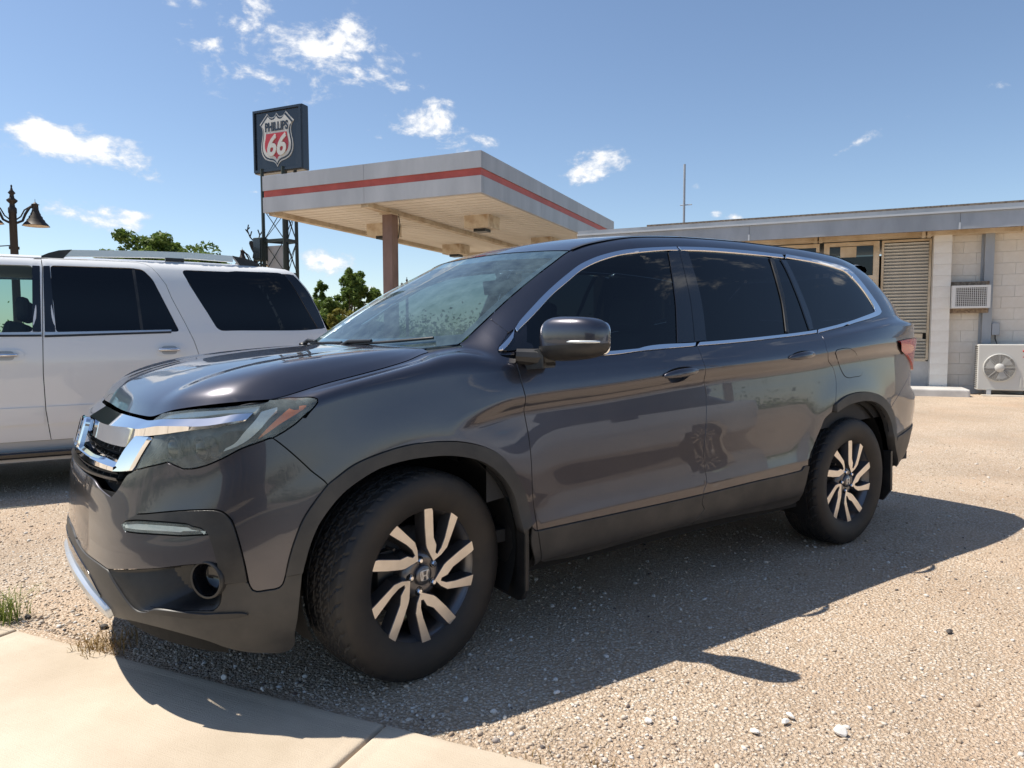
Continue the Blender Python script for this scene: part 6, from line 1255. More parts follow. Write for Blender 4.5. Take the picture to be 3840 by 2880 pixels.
mb = MB(); mb.prism([(0, 0), (.05, 0), (.05, .05), (0, .05)], (0, 0, 0), (0, 1, 0), (0, 0, 1), (1, 0, 0), .01) if False else None
# sill, running board
for sy in (0, 1):
    yy = lambda v: v if sy == 0 else 2.0-v
    mb = MB(); mb.box((-.15, yy(.07), .365), (2.5, .05, .07)); mb.build('sill', 'white_trim', WS)
    mb = MB(); mb.box((-.15, yy(.02), .305), (2.55, .16, .055)); bevel(mb.build('running_board', 'black_gloss', WS), .015); mb = MB(); mb.box((-.15, yy(.04), .262), (2.5, .10, .028)); mb.build('running_board_edge', 'white_trim', WS)
    # roof rail
    pts = [(.40, .33, 1.905), (.474, .33, 1.912), (1.008, .33, 1.937), (1.413, .33, 1.945), (1.74, .33, 1.935)]
    mb = MB(); q = [Vector((p[0], yy(p[1]), p[2])) for p in pts]
    for a, b in zip(q[:-1], q[1:]): mb.bar(a, b, .045, .055)
    mb.build('roof_rail', 'satin_silver', WS)
    for pr in ([(.205, 1.850), (.311, 1.905), (.382, 1.930), (.474, 1.942), (.415, 1.872), (.40, 1.852)], [(1.735, 1.964), (1.85, 1.945), (1.92, 1.925), (2.0, 1.875), (1.80, 1.873), (1.78, 1.905)]):
        mb = MB(); mb.prism(pr, (0, yy(.33)-.03, 0), (1, 0, 0), (0, 0, 1), (0, 1, 0), .06); mb.build('rail_end', 'black_plastic', WS)
    mb = MB(); mb.box((1.25, yy(.33), 1.90), (.15, .05, .03)); mb.build('rail_foot', 'black_plastic', WS)
# roof, hood, ends
xs = np.linspace(-.95, 2.3, 40); V = []; F = []; n = 15
for x in xs:
    zt = float(np.interp(x, [-.95, -.6, -.2, .3, 1.3, 1.9, 2.15, 2.3], [1.62, 1.80, 1.862, 1.876, 1.890, 1.886, 1.868, 1.825]))
    for j in range(n): u = j/(n-1); y = .30+1.40*u; V.append((x, y, zt+.035*(1-(2*u-1)**2)-.03*max(0, (abs(2*u-1)-.85)/.15)))
F = [(i*n+j, (i+1)*n+j, (i+1)*n+j+1, i*n+j+1) for i in range(39) for j in range(n-1)]; o = mesh_obj('roof', V, F, 'white_paint', WS, smooth=True)
if o.data.polygons[0].normal.z < 0: o.data.flip_normals()
V = []; F = []
for x, z in ((-2.92, 1.02), (-2.7, 1.12), (-2.0, 1.19), (-1.3, 1.215)):
    for j in range(9): u = j/8; V.append((x, .18+1.64*u, z+.06*(1-(2*u-1)**2)))
F = [(i*9+j, (i+1)*9+j, (i+1)*9+j+1, i*9+j+1) for i in range(3) for j in range(8)]; mesh_obj('hood', V, F, 'white_paint', WS, smooth=True)
mesh_obj('windscreen', [(-1.35, .2, 1.22), (-1.35, 1.8, 1.22), (-.9, 1.62, 1.68), (-.9, .38, 1.68)], [(0, 1, 2, 3)], 'clear_glass', WS)
mesh_obj('rear_window', [(2.60, .18, 1.29), (2.60, 1.82, 1.29), (2.30, 1.66, 1.83), (2.30, .34, 1.83)], [(0, 1, 2, 3)], 'tint_black', WS)
mb = MB(); mb.box((2.60, 1.0, .87), (.06, 1.72, .82)); mb.build('tailgate', 'white_paint', WS); mb = MB(); mb.box((2.66, 1.0, .55), (.16, 1.86, .22)); bevel(mb.build('rear_bumper', 'white_paint', WS), .05, 3)
mb = MB(); mb.box((-2.93, 1.0, .80), (.10, 1.6, .45)); mb.build('grille', 'chrome', WS); mb = MB(); mb.box((-2.98, 1.0, .50), (.2, 1.8, .26)); bevel(mb.build('front_bumper', 'white_paint', WS), .06, 3)
mb = MB(); mb.box((-.15, 1.0, .40), (4.6, 1.70, .12)); mb.box((2.2, 1., .6), (.7, 1.6, .4)); mb.build('underbody', 'dark_void', WS)
mb = MB(); mb.box((-.15, .24, .78), (2.4, .03, .82)); mb.box((-.15, 1.76, .78), (2.4, .03, .82)); mb.build('door_lining', 'interior', WS); mb = MB(); mb.box((.7, 1.0, 1.80), (3.0, 1.3, .02)); mb.build('headliner', 'interior_light', WS)
for x in (-.25, .75, 1.6):
    for y in (.55, 1.45): mb = MB(); mb.box((x+.25, y, 1.05), (.16, .5, .6), Matrix.Rotation(.25, 3, 'Y')); mb.box((x, y, .7), (.5, .5, .2)); mb.box((x+.36, y, 1.45), (.1, .28, .2)); bevel(mb.build('seat', 'interior', WS), .04)
mb = MB(); mb.box((-1.0, 1.0, 1.02), (.5, 1.5, .3)); mb.build('dashboard', 'interior', WS)
for x in (1.62, -1.95):
    for sy in (0, 1):
        w = empty('wheel', (x, .17 if sy == 0 else 1.83, .39), math.pi if sy else 0, parent=WS)
        q = bpy.data.objects.new('tyre', TY); q.scale = (1.04, 1.1, 1.04); link(q, w); q = bpy.data.objects.new('rim', RIM); q.scale = (1.04, 1., 1.04); link(q, w)
        for k in range(5): q = bpy.data.objects.new('spoke', FACES[k]); link(q, w)
# ================================================================== filling-station canopy
mat('fascia_grey', (.40, .41, .43), .55, .2); add_noise(MATS['fascia_grey'], (.35, .36, .38), (.45, .46, .48), 1.2, 7, stretch=(1, 1, .25))
mat('fascia_red', (.46, .085, .06), .55); add_noise(MATS['fascia_red'], (.40, .07, .05), (.52, .10, .075), 2, 6)
mat('soffit', (.62, .56, .46), .7); add_noise(MATS['soffit'], (.66, .62, .55), (.78, .75, .69), .8, 7)
mat('soffit_beam', (.52, .45, .34), .7); add_noise(MATS['soffit_beam'], (.40, .30, .20), (.60, .53, .42), 2.5, 8, lo=.3, hi=.6)
mat('post_brown', (.20, .125, .10), .6); add_noise(MATS['post_brown'], (.16, .10, .085), (.26, .17, .14), 3, 6, stretch=(1, 1, .3))
mat('lamp_black', (.02, .02, .02), .4); mat('lamp_case', (.60, .52, .40), .6); add_noise(MATS['lamp_case'], (.42, .30, .19), (.66, .58, .46), 4, 6, lo=.3, hi=.55)
CC = Vector((6.9096, 9.1868, 0)); ZB, ZT, LA, LB = 4.16, 5.00, 9.9, 5.75
CAN = empty('station_canopy', CC, label='flat filling-station canopy with grey fascia and red stripe', cat='canopy')
RC = Matrix(((EA.x, EB.x, 0), (EA.y, EB.y, 0), (0, 0, 1)))     # local (a,b,z) -> world offset
def cbox(mb, a0, a1, b0, b1, z0, z1): return mb.box(RC @ Vector(((a0+a1)/2, (b0+b1)/2, (z0+z1)/2)), (a1-a0, b1-b0, z1-z0), RC)
zr0, zr1 = ZB+.345, ZB+.50
for a0, a1, b0, b1, nm in ((0, .08, .0, LB, 'fascia'), (.08, LA, 0, .08, 'fascia'), (.08, LA, LB-.08, LB, 'fascia'), (LA-.08, LA, .08, LB-.08, 'fascia')):
    along_b = (b1-b0) > (a1-a0); Ltot = (b1-b0) if along_b else (a1-a0); ns = max(1, round(Ltot/3.6))
    fc = empty('fascia', parent=CAN)
    for k in range(ns):
        u0, u1 = Ltot*k/ns+.003, Ltot*(k+1)/ns-.003
        A0, A1, B0, B1 = (a0, a1, b0+u0, b0+u1) if along_b else (a0+u0, a0+u1, b0, b1)
        mb = MB(); cbox(mb, A0, A1, B0, B1, ZB-.005, zr0); mb.build('fascia_panel', 'fascia_grey', fc); mb = MB(); cbox(mb, A0, A1, B0, B1, zr1, ZT); mb.build('fascia_panel', 'fascia_grey', fc)
    d = .025
    mb = MB(); cbox(mb, a0+(d if a0 == 0 else 0), a1-(d if a1 == LA else 0), b0+(d if b0 == 0 else 0), b1-(d if b1 == LB else 0), zr0, zr1); mb.build('red_stripe', 'fascia_red', fc)
mb = MB(); cbox(mb, .1, LA-.1, .1, LB-.1, ZT-.2, ZT-.12); mb.build('canopy_roof', 'fascia_grey', CAN)
nsf = 33; wv = (LA-.18)/nsf
mb = MB(); cbox(mb, 0, wv-.055, .09, LB-.09, ZB+.045, ZB+.078); sp_me = arr(mb, 'soffit_panel', 'soffit')
for k in range(nsf):
    o = bpy.data.objects.new('soffit_panel', sp_me); o.location = RC @ Vector((.09+wv*k, 0, 0)); link(o, CAN)
mb = MB(); cbox(mb, .09, LA-.09, .09, LB-.09, ZB+.083, ZB+.10); mb.build('soffit_deck', 'soffit_beam', CAN)
for b_ in (2.95, LB-.16): mb = MB(); cbox(mb, .12, LA-.12, b_-.09, b_+.09, ZB-.06, ZB+.053); mb.build('soffit_beam', 'soffit_beam', CAN)
mb = MB(); cbox(mb, LA-.3, LA-.12, .1, LB-.26, ZB-.055, ZB+.053); mb.build('soffit_beam', 'soffit_beam', CAN)
for a_, b_ in ((2.94, 1.43), (3.0, 4.37), (7.52, 4.63), (7.26, 1.42)):
    o = empty('canopy_light', CC+RC @ Vector((a_, b_, 0)), label='box-shaped light fixture under the canopy soffit, one of four', cat='light', group='lights under the canopy')
    mb = MB(); cbox(mb, -.33, .33, -.33, .33, ZB-.26, ZB+.052); mb.build('lamp_case', 'lamp_case', o); mb = MB(); cbox(mb, -.16, .16, -.16, .16, ZB-.335, ZB-.262); mb.build('lamp_lens', 'lamp_black', o)
LBL = ['box light under the canopy nearest the front corner', 'box light under the canopy half hidden behind the brown post', 'far box light under the canopy at the back edge', 'box light under the canopy cut off by the dark SUV roof']
for o, l in zip([q for q in bpy.data.objects if q.name.startswith('canopy_light')], LBL): o['label'] = l
for a_, b_ in ((1.13, 2.95), (8.6, 2.95)):
    mb = MB(); cbox(mb, a_-.13, a_-.115, b_-.13, b_+.13, 0, ZB-.09); cbox(mb, a_+.115, a_+.13, b_-.13, b_+.13, 0, ZB-.09); cbox(mb, a_-.115, a_+.115, b_-.012, b_+.012, 0, ZB-.09); cbox(mb, a_-.115, a_+.115, b_-.125, b_-.112, 0, ZB-.09); mb.build('post', 'post_brown', CAN)
    mb = MB(); cbox(mb, a_-.2, a_+.2, b_-.16, b_+.16, ZB-.09, ZB-.061); mb.build('post_plate', 'soffit_beam', CAN)
mb = MB(); mb.tube([RC @ Vector(p) for p in ((1.26, 2.80, ZB-.05), (1.29, 2.78, ZB-.3), (1.24, 2.80, ZB-.62))], .012, 6); mb.build('conduit', 'lamp_black', CAN)
# ================================================================== brand sign on its lattice tower
mat('sign_black', (.018, .022, .028), .25, 0, .4); mat('sign_white', (.62, .60, .54), .35, 0, .3); mat('sign_red', (.48, .028, .03), .35, 0, .3); mat('tower_steel', (.022, .034, .03), .6); mat('rust', (.10, .055, .035), .9)
mat('pale_sheet', (.48, .46, .44), .8)
SG0 = Vector((5.452, 19.81, 0)); SX_ = Vector((.508, -.861, 0)); SN = Vector((-.861, -.508, 0)); sw, sz0, sz1 = 1.90, 6.27, 8.20
SIGN = empty('station_sign', SG0+SX_*.95, label='black square sign with red and white shield reading PHILLIPS 66', cat='sign')
def sg(x, z, d=0.): return SX_*(x-.95)+Vector((0, 0, z))+SN*d
def sprism(mb, poly, d0, d1): return mb.prism([(x-.95, z) for x, z in poly], SN*d0, SX_, Vector((0, 0, 1)), SN, d1-d0)
mb = MB(); sprism(mb, [(0, sz0), (sw, sz0), (sw, sz1), (0, sz1)], -.30, 0); bevel(mb.build('sign_box', 'sign_black', SIGN), .03)
mb = MB()
for r in ([(0.03, sz0+.03), (sw-.03, sz0+.03), (sw-.03, sz0+.10), (.03, sz0+.10)], [(.03, sz1-.10), (sw-.03, sz1-.10), (sw-.03, sz1-.03), (.03, sz1-.03)], [(.03, sz0+.1), (.09, sz0+.1), (.09, sz1-.1), (.03, sz1-.1)], [(sw-.09, sz0+.1), (sw-.03, sz0+.1), (sw-.03, sz1-.1), (sw-.09, sz1-.1)]): sprism(mb, r, 0, .05)
mb.build('sign_frame', 'sign_black', SIGN)
def shield(s):     # half outline, mirrored
    h = [(0, .98), (.09, .865), (.2, .83), (.32, .86), (.44, .99), (.80, .62), (.70, .50), (.655, .33), (.68, .12), (.73, -.1), (.745, -.3), (.70, -.5), (.58, -.66), (.40, -.75), (.2, -.80), (.08, -.88), (0, -1.0)]
    pts = crs_plain(h); L = [(-x, y) for x, y in pts[::-1]][1:-1]
    return [(.94+x*s*1.02, (sz0+sz1)/2+y*s) for x, y in pts+L]
def crs_plain(h):
    out = []; corners = {0, 4, 5, len(h)-1}; seg = []; cur = [h[0]]
    for i in range(1, len(h)):
        cur.append(h[i])
        if i in corners: seg.append(cur); cur = [h[i]]
    for sgm in seg:
        P_ = np.array(sgm)
        if len(P_) == 2: out += [tuple(P_[0])]
        else:
            e = np.vstack([2*P_[0]-P_[1], P_, 2*P_[-1]-P_[-2]])
            for i in range(len(P_)-1):
                for t in np.linspace(0, 1, 5, endpoint=False):
                    a, b, c_, d = e[i], e[i+1], e[i+2], e[i+3]; out.append(tuple(.5*((2*b)+(-a+c_)*t+(2*a-5*b+4*c_-d)*t*t+(-a+3*b-3*c_+d)*t**3)))
    return out+[tuple(h[-1])]
for s_, d0, d1, mm, nm in ((.815, .0, .018, 'sign_white', 'shield_rim'), (.772, .012, .024, 'sign_black', 'shield_band'), (.715, .018, .034, 'sign_white', 'shield_face')):
    mb = MB(); sprism(mb, shield(s_), d0, d1); mb.build(nm, mm, SIGN)
cut_z = (sz0+sz1)/2+.19
red = [(x, z) for x, z in shield(.60) if z < cut_z]; xr = max(x for x, z in red if z > cut_z-.15); red = [p for p in red]
i0 = max(range(len(red)), key=lambda i: red[i][0]-.0+red[i][1]*2); 
red = sorted(red, key=lambda p: -math.atan2(p[1]-cut_z+.3, p[0]-.94)); ymin = [p for p in red]
rr = [p for p in shield(.60) if p[1] < cut_z]; rgt = [p for p in rr if p[0] >= .94]; lft = [p for p in rr if p[0] < .94]
poly = [(.94-(rgt[0][0]-.94), cut_z), (rgt[0][0], cut_z)]+rgt+lft
mb = MB(); sprism(mb, poly, .026, .044); mb.build('shield_red', 'sign_red', SIGN)
def text_obj(name, body, size, origin, ex, ey, m, parent, ext=.008, shear=0., bold=0., sxy=(1., 1.), align='CENTER'):
    cu = bpy.data.curves.new(name, 'FONT'); cu.body = body; cu.size = size; cu.extrude = ext; cu.shear = shear; cu.offset = bold; cu.align_x = align; cu.align_y = 'CENTER'; cu.resolution_u = 3
    to = bpy.data.objects.new(name, cu); COL.objects.link(to); dg = bpy.context.evaluated_depsgraph_get(); me = bpy.data.meshes.new_from_object(to.evaluated_get(dg)); bpy.data.objects.remove(to)
    ex, ey = Vector(ex), Vector(ey); ez = ex.cross(ey); me.transform(Matrix.Diagonal((sxy[0], sxy[1], 1, 1))); me.transform(Matrix(((ex.x, ey.x, ez.x, origin[0]), (ex.y, ey.y, ez.y, origin[1]), (ex.z, ey.z, ez.z, origin[2]), (0, 0, 0, 1))))
    me.materials.clear(); me.materials.append(MATS[m]); o = bpy.data.objects.new(name, me); link(o, parent); return o
text_obj('lettering', 'PHILLIPS', .36, sg(.95, cut_z+.185, .040), SX_, (0, 0, 1), 'sign_black', SIGN, .008, 0, .010, (.68, 1.0))
text_obj('numerals', '66', .86, sg(.92, cut_z-.40, .055), SX_, (0, 0, 1), 'sign_white', SIGN, .016, .22, .022, (.88, 1.))
TWR = empty('lattice_tower', SG0+SX_*.75+SN*-.2, label='dark green lattice tower carrying the black shield sign', cat='tower')
legs = [(-.40, -.25), (.42, -.25), (-.05, .40), (.42, .30)]
mb_l = [(Vector((EB.x*-x, EB.y*-x, 0))+EA*y) for x, y in legs]
for q in mb_l: mb = MB(); mb.bar(q, q+Vector((0, 0, 6.4)), .085, .085); mb.build('leg', 'tower_steel', TWR)
for z in (2.2, 3.2, 4.2, 5.2, 6.0):
    for i, j in ((0, 1), (1, 3), (3, 2), (2, 0)): mb = MB(); mb.bar(mb_l[i]+Vector((0, 0, z)), mb_l[j]+Vector((0, 0, z)), .05, .09 if z == 4.2 else .04); mb.build('strut', 'tower_steel', TWR)
    for i, j in ((0, 1), (1, 3), (3, 2), (2, 0)):
        if z < 6: 
            for k in (0, 1): mb = MB(); mb.bar(mb_l[i if k else j]+Vector((0, 0, z)), mb_l[j if k else i]+Vector((0, 0, z+1.)), .018); mb.build('brace', 'tower_steel', TWR)
mb = MB(); c_ = (mb_l[0]+mb_l[1])/2+EA*.1; mb.box(c_+Vector((0, 0, 3.2)), (.03, .66, 1.7), RC); mb.build('back_sheet', 'pale_sheet', TWR)
o = empty('meter_box', SG0+SX_*.22+SN*.05, label='dark green electrical cabinet mounted beside the lattice tower', cat='cabinet'); mb = MB(); mb.box((0, 0, 3.95), (.30, .34, .70), RC); mb.bar((0, 0, 0), (0, 0, 3.6), .06); bevel(mb.build('cabinet', 'tower_steel', o), .02); mb = MB(); mb.box(SN*.165+Vector((0, 0, 3.95)), (.02, .27, .6), RC); mb.build('cabinet_door', 'sign_black', o)
# ================================================================== station building
mat('block_white', (.66, .60, .51), .85); add_noise(MATS['block_white'], (.66, .60, .52), (.80, .77, .71), 1.6, 8, .65, .32, .62, bump=.5, bump_scale=60, bump_dist=.006)
mat('mortar', (.50, .45, .37), .95); mat('trim_cream', (.60, .50, .36), .6); add_noise(MATS['trim_cream'], (.46, .35, .22), (.68, .58, .44), 2.2, 7)
mat('metal_grey', (.36, .38, .41), .5, .3); add_noise(MATS['metal_grey'], (.31, .33, .355), (.42, .44, .47), 1.6, 6, stretch=(1, 1, .4)); mat('metal_pale', (.55, .57, .59), .45, .3)
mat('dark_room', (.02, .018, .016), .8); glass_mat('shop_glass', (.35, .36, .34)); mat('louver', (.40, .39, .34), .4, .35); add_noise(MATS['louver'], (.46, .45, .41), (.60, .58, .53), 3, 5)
mat('wood_grey', (.22, .17, .125), .9); add_noise(MATS['wood_grey'], (.13, .09, .065), (.32, .25, .18), 5, 8, stretch=(1, 6, 6)); mat('plaster_grey', (.50, .49, .47), .8); add_noise(MATS['plaster_grey'], (.40, .39, .37), (.60, .58, .55), 2, 7)
B0 = Vector((13.188, 2.51, 0)); BLD = empty('station_building', B0, label='low white block building with grey metal eave right of the canopy', cat='building')
def bb(mb, a0, a1, b0, b1, z0, z1): return mb.box(RC @ Vector(((a0+a1)/2, (b0+b1)/2, (z0+z1)/2)), (a1-a0, b1-b0, z1-z0), RC)
zg = .10
# structural mass behind the block skin
mb = MB(); bb(mb, .06, .2, -8, .41, zg, 3.06); bb(mb, 5.8, 6.0, -8, 7.1, zg, 3.06); bb(mb, .06, 6., 7.0, 7.2, zg, 3.06); bb(mb, .06, 6., -8.2, -8, zg, 3.06); mb.build('wall', 'mortar', BLD)
mb = MB(); bb(mb, 0, .10, .0015, .3985, .0015, .1985); blk = arr(mb, 'block', 'block_white')
mb = MB(); bb(mb, 0, .10, .0015, .1985, .0015, .1985); blkh = arr(mb, 'block', 'block_white')
for r in range(15):
    b_ = -7.6+(.2 if r % 2 else 0)
    while b_ < .40:
        w = .4
        if b_+w > .42: w = .2
        if b_+w <= .43 and b_ > -3.4:
            o = bpy.data.objects.new('block', blk if w == .4 else blkh); o.location = RC @ Vector((-.04+.003*((r*5+int(b_*10)) % 3), b_, zg+.2*r)); link(o, BLD)
        b_ += w
mb = MB(); bb(mb, -.03, .06, -7.95, -3.25, zg, 3.06); mb.build('wall_face', 'block_white', BLD)
# pillar of stacked blocks
mb = MB(); bb(mb, -.24, .06, .41, .69, .001, .199); pb = arr(mb, 'pillar_block', 'block_white')
for r in range(15): o = bpy.data.objects.new('pillar_block', pb); o.location = (0, 0, zg+.2*r); link(o, BLD)
mb = MB(); bb(mb, -.225, .05, .425, .675, zg, 3.05); mb.build('pillar_core', 'mortar', BLD)
# louvred window
mb = MB(); bb(mb, -.02, .12, .69, 7.1, zg, .74); mb.build('dado', 'plaster_grey', BLD)
lw_ = empty('louvred_window', parent=BLD)
for b0_, b1_, z0_, z1_ in ((.70, .74, .76, 3.0), (1.48, 1.52, .76, 3.0), (.74, 1.48, .74, .79), (.74, 1.48, 2.96, 3.0)): mb = MB(); bb(mb, -.03, .04, b0_, b1_, z0_, z1_); mb.build('window_frame', 'trim_cream', lw_)
mb = MB(); V = []
ns = 36; pz = (2.95-.80)/ns
mb = MB(); mb.box(RC @ Vector((0, 1.11, 0)), (.075, .735, .007), RC @ Matrix.Rotation(math.radians(52), 3, 'Y')); sl = arr(mb, 'slat', 'louver')
for k in range(ns):
    if k in (6, 7): continue
    o = bpy.data.objects.new('slat', sl); o.location = (0, 0, .82+pz*k); link(o, lw_)
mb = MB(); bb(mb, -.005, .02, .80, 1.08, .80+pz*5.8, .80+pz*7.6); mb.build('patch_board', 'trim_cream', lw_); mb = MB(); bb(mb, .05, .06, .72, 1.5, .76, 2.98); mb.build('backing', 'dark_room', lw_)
# door with transom
dr_ = empty('shop_door', parent=BLD)
for b0_, b1_, z0_, z1_ in ((1.56, 1.66, .3, 3.0), (2.42, 2.52, .3, 3.0), (1.66, 2.42, 2.93, 3.0), (1.66, 2.42, 2.28, 2.36)): mb = MB(); bb(mb, -.05, .06, b0_, b1_, z0_, z1_); mb.build('door_frame', 'trim_cream', dr_)
mb = MB(); bb(mb, .02, .03, 1.66, 2.42, 2.36, 2.93); mb.build('transom_glass', 'shop_glass', dr_)
dl_ = empty('door_leaf', parent=BLD)
for b0_, b1_, z0_, z1_ in ((1.67, 1.76, .32, 2.27), (2.33, 2.41, .32, 2.27), (1.76, 2.33, 2.17, 2.27), (1.76, 2.33, .32, .52)): mb = MB(); bb(mb, -.02, .025, b0_, b1_, z0_, z1_); mb.build('door_stile', 'trim_cream', dl_)
mb = MB(); bb(mb, .0, .01, 1.76, 2.33, .52, 2.17); mb.build('door_glass', 'shop_glass', dl_)
mb = MB(); mb.tube([RC @ Vector((-.03, 1.73, 1.25)), RC @ Vector((-.07, 1.73, 1.27)), RC @ Vector((-.07, 1.73, 1.5)), RC @ Vector((-.03, 1.73, 1.52))], .012, 8); mb.build('door_handle', 'metal_pale', dl_)
mb = MB(); bb(mb, .012, .018, 1.95, 2.23, 2.72, 2.92); bevel(mb.build('paper_notice', 'trim_cream', dr_), .03)
# shop windows further along
for k, (b0_, b1_) in enumerate(((2.6, 4.0), (4.1, 5.5), (5.6, 7.0))):
    w = empty('shop_window', parent=BLD)
    for q in ((b0_, b0_+.06, .76, 3.0), (b1_-.06, b1_, .76, 3.0), (b0_+.06, b1_-.06, 2.93, 3.0), (b0_+.06, b1_-.06, .76, .83)): mb = MB(); bb(mb, -.03, .05, *q); mb.build('window_frame', 'trim_cream', w)
    mb = MB(); bb(mb, .01, .02, b0_+.06, b1_-.06, .83, 2.93); mb.build('pane', 'shop_glass', w)
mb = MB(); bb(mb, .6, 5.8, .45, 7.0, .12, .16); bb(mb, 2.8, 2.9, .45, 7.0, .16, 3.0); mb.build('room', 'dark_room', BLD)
# eave: beam, soffit, fascia, roof edge
for k, (b0_, b1_) in enumerate(((-8, -3.4), (-3.39, -.62), (-.61, .82), (.83, 2.62), (2.63, 4.9), (4.91, 7.15))): mb = MB(); bb(mb, -.28, -.02, b0_, b1_, 3.02, 3.16); mb.build('eave_beam', 'trim_cream', BLD)
for b_ in (.82, 2.62): mb = MB(); bb(mb, -.33, -.285, b_-.07, b_-.01, 2.98, 3.13); bb(mb, -.33, -.285, b_+.02, b_+.08, 2.98, 3.13); mb.build('beam_bracket', 'trim_cream', BLD)
mb = MB(); bb(mb, -.60, .1, -8.1, 7.35, 3.165, 3.19); mb.build('eave_soffit', 'trim_cream', BLD)
zf0, zf1 = 3.06, 3.35
for k, (b0_, b1_) in enumerate(((-8.1, -3.2), (-3.195, .35), (.355, 3.85), (3.855, 7.35))):
    V = []; n = 30   # pressed sheet, slightly dented along its lower edge
    for i in range(n+1):
        b_ = b0_+(b1_-b0_)*i/n
        for z, d in ((zf0, 0), (zf0+.09, .0), (zf0+.17, 0), (zf1, 0)): V.append(RC @ Vector((-.62-.012*abs(mnoise.noise(Vector((b_*1.7, z*3, k))))*(1 if z < zf0+.15 else .3), b_, z)))
    mesh_obj('fascia_sheet', V, [(i*4+j, i*4+j+1, (i+1)*4+j+1, (i+1)*4+j) for i in range(n) for j in range(3)], 'metal_grey', BLD, smooth=True)
    mb = MB(); bb(mb, -.635, -.622, b0_-.01, b0_+.02, zf0, zf0+.12); mb.build('joint_cover', 'metal_pale', BLD)
mb = MB(); bb(mb, -.60, -.56, -8.1, 7.35, zf0, zf1); mb.build('fascia_board', 'wood_grey', BLD)
mb = MB(); bb(mb, -.655, -.50, -8.1, 7.35, zf1+.002, zf1+.035); mb.build('drip_edge', 'metal_pale', BLD)
mb = MB(); bb(mb, -.60, 6.3, -8.1, 7.35, zf1+.037, zf1+.11); mb.build('roof', 'metal_grey', BLD); mb = MB(); bb(mb, -.45, 6.1, -8.0, 5.9, zf1+.112, zf1+.17); mb.build('roof_upper', 'wood_grey', BLD)
# step
o = MB(); bb(o, -1.0, -.26, .16, 4.2, .02, .29); bevel(o.build('entrance_step', 'plaster_grey', BLD), .03, 3)
# duct
mb = MB(); bb(mb, -.16, -.05, -.25, -.11, .9, 3.02); mb.build('wall_duct', 'metal_grey', BLD); mb = MB(); bb(mb, -.05, -.041, -.20, -.07, .9, 3.02); mb.build('duct_strip', 'metal_grey', BLD)
# ---- window air conditioner
mat('ac_white', (.70, .69, .66), .45); mat('ac_dark', (.10, .085, .07), .7); mat('ac_beige', (.58, .57, .53), .5); mat('logo_red', (.60, .04, .03), .4); mat('logo_dark', (.05, .045, .045), .5)
AC = empty('window_air_conditioner', B0+RC @ Vector((-.05, .11, 0)), label='small white air conditioner with grid grille set in the block wall', cat='air conditioner')
def ab(mb, a0, a1, b0, b1, z0, z1): return bb(mb, a0, a1, b0, b1, z0, z1)
mb = MB()
for q in ((-.29, -.235, 1.70, 2.10), (.235, .29, 1.70, 2.10), (-.235, .235, 1.70, 1.735), (-.235, .235, 2.06, 2.10)): ab(mb, -.34, -.05, *q)
mb.build('case', 'ac_white', AC); mb = MB(); ab(mb, -.315, -.10, -.235, .235, 1.735, 2.06); mb.build('coil', 'ac_dark', AC)
for k in range(15): mb = MB(); b_ = -.22+.44*k/14; ab(mb, -.338, -.328, b_-.004, b_+.004, 1.736, 2.059); mb.build('grille_bar', 'ac_white', AC)
for k in range(10): mb = MB(); z_ = 1.755+.285*k/9; ab(mb, -.327, -.318, -.234, .234, z_-.004, z_+.004); mb.build('grille_bar', 'ac_white', AC)
for z0_, z1_ in ((2.102, 2.18), (1.62, 1.698)): mb = MB(); ab(mb, -.14, .02, -.30, .295, z0_, z1_); mb.build('mounting_board', 'wood_grey', AC)
# ---- outdoor condenser
CD = empty('outdoor_condenser', B0+RC @ Vector((-.20, -.48, 0)), label='beige outdoor condenser with round fan guard on a concrete pad', cat='condenser')
z0, z1 = .26, 1.06; fb, fz, fr = .155, .655, .232
mb = MB(); bb(mb, -.33, 0, -.475, .475, z0, z1); bevel(mb.build('case', 'ac_beige', CD), .015)
n = 48
mb = MB(); V = []; F = []
mb.lathe([(fr, 0), (fr+.012, 0), (fr+.012, .018), (fr, .018)], n, 'x'); 
def cplace(o_, a=-.35): o_.matrix_basis = Matrix.Translation(RC @ Vector((a, fb, 0))+Vector((0, 0, fz))) @ RC.to_4x4(); return o_
cplace(mb.build('fan_ring', 'ac_beige', CD)); mb = MB(); mb.lathe([(0, .0), (fr, .0), (fr, .012)], n, 'x'); cplace(mb.build('fan_well', 'ac_dark', CD), -.333)
for k in range(17):
    r = .075+(fr-.075)*k/16; mb = MB(); mb.tube([(0, r*math.cos(t), r*math.sin(t)) for t in np.linspace(0, 2*math.pi, 41)], .0022, 5, caps=False); cplace(mb.build('guard_wire', 'ac_beige', CD), -.352)
for k in range(8): t = 2*math.pi*k/8; mb = MB(); mb.bar((0, .06*math.cos(t), .06*math.sin(t)), (0, fr*math.cos(t), fr*math.sin(t)), .006); cplace(mb.build('guard_spoke', 'ac_beige', CD), -.354)
mb = MB(); mb.lathe([(0, -.012), (.068, -.010), (.074, .004)], 32, 'x'); cplace(mb.build('guard_hub', 'ac_beige', CD), -.356)
for k in range(3):
    t = 2*math.pi*k/3; mb = MB(); mb.prism([(.05*math.cos(t+d)*1+0, .05*math.sin(t+d)) for d in (-.3, .3)]+[(.2*math.cos(t+d), .2*math.sin(t+d)) for d in (.75, .3, -.1)], (0, 0, 0), (0, 1, 0), (0, 0, 1), (1, 0, 0), .004); cplace(mb.build('fan_blade', 'ac_white', CD), -.346)
for k in range(4): mb = MB(); b_ = -.16-.055*k; bb(mb, -.338, -.329, b_-.012, b_+.012, .32, .50); mb.build('rib', 'ac_beige', CD)
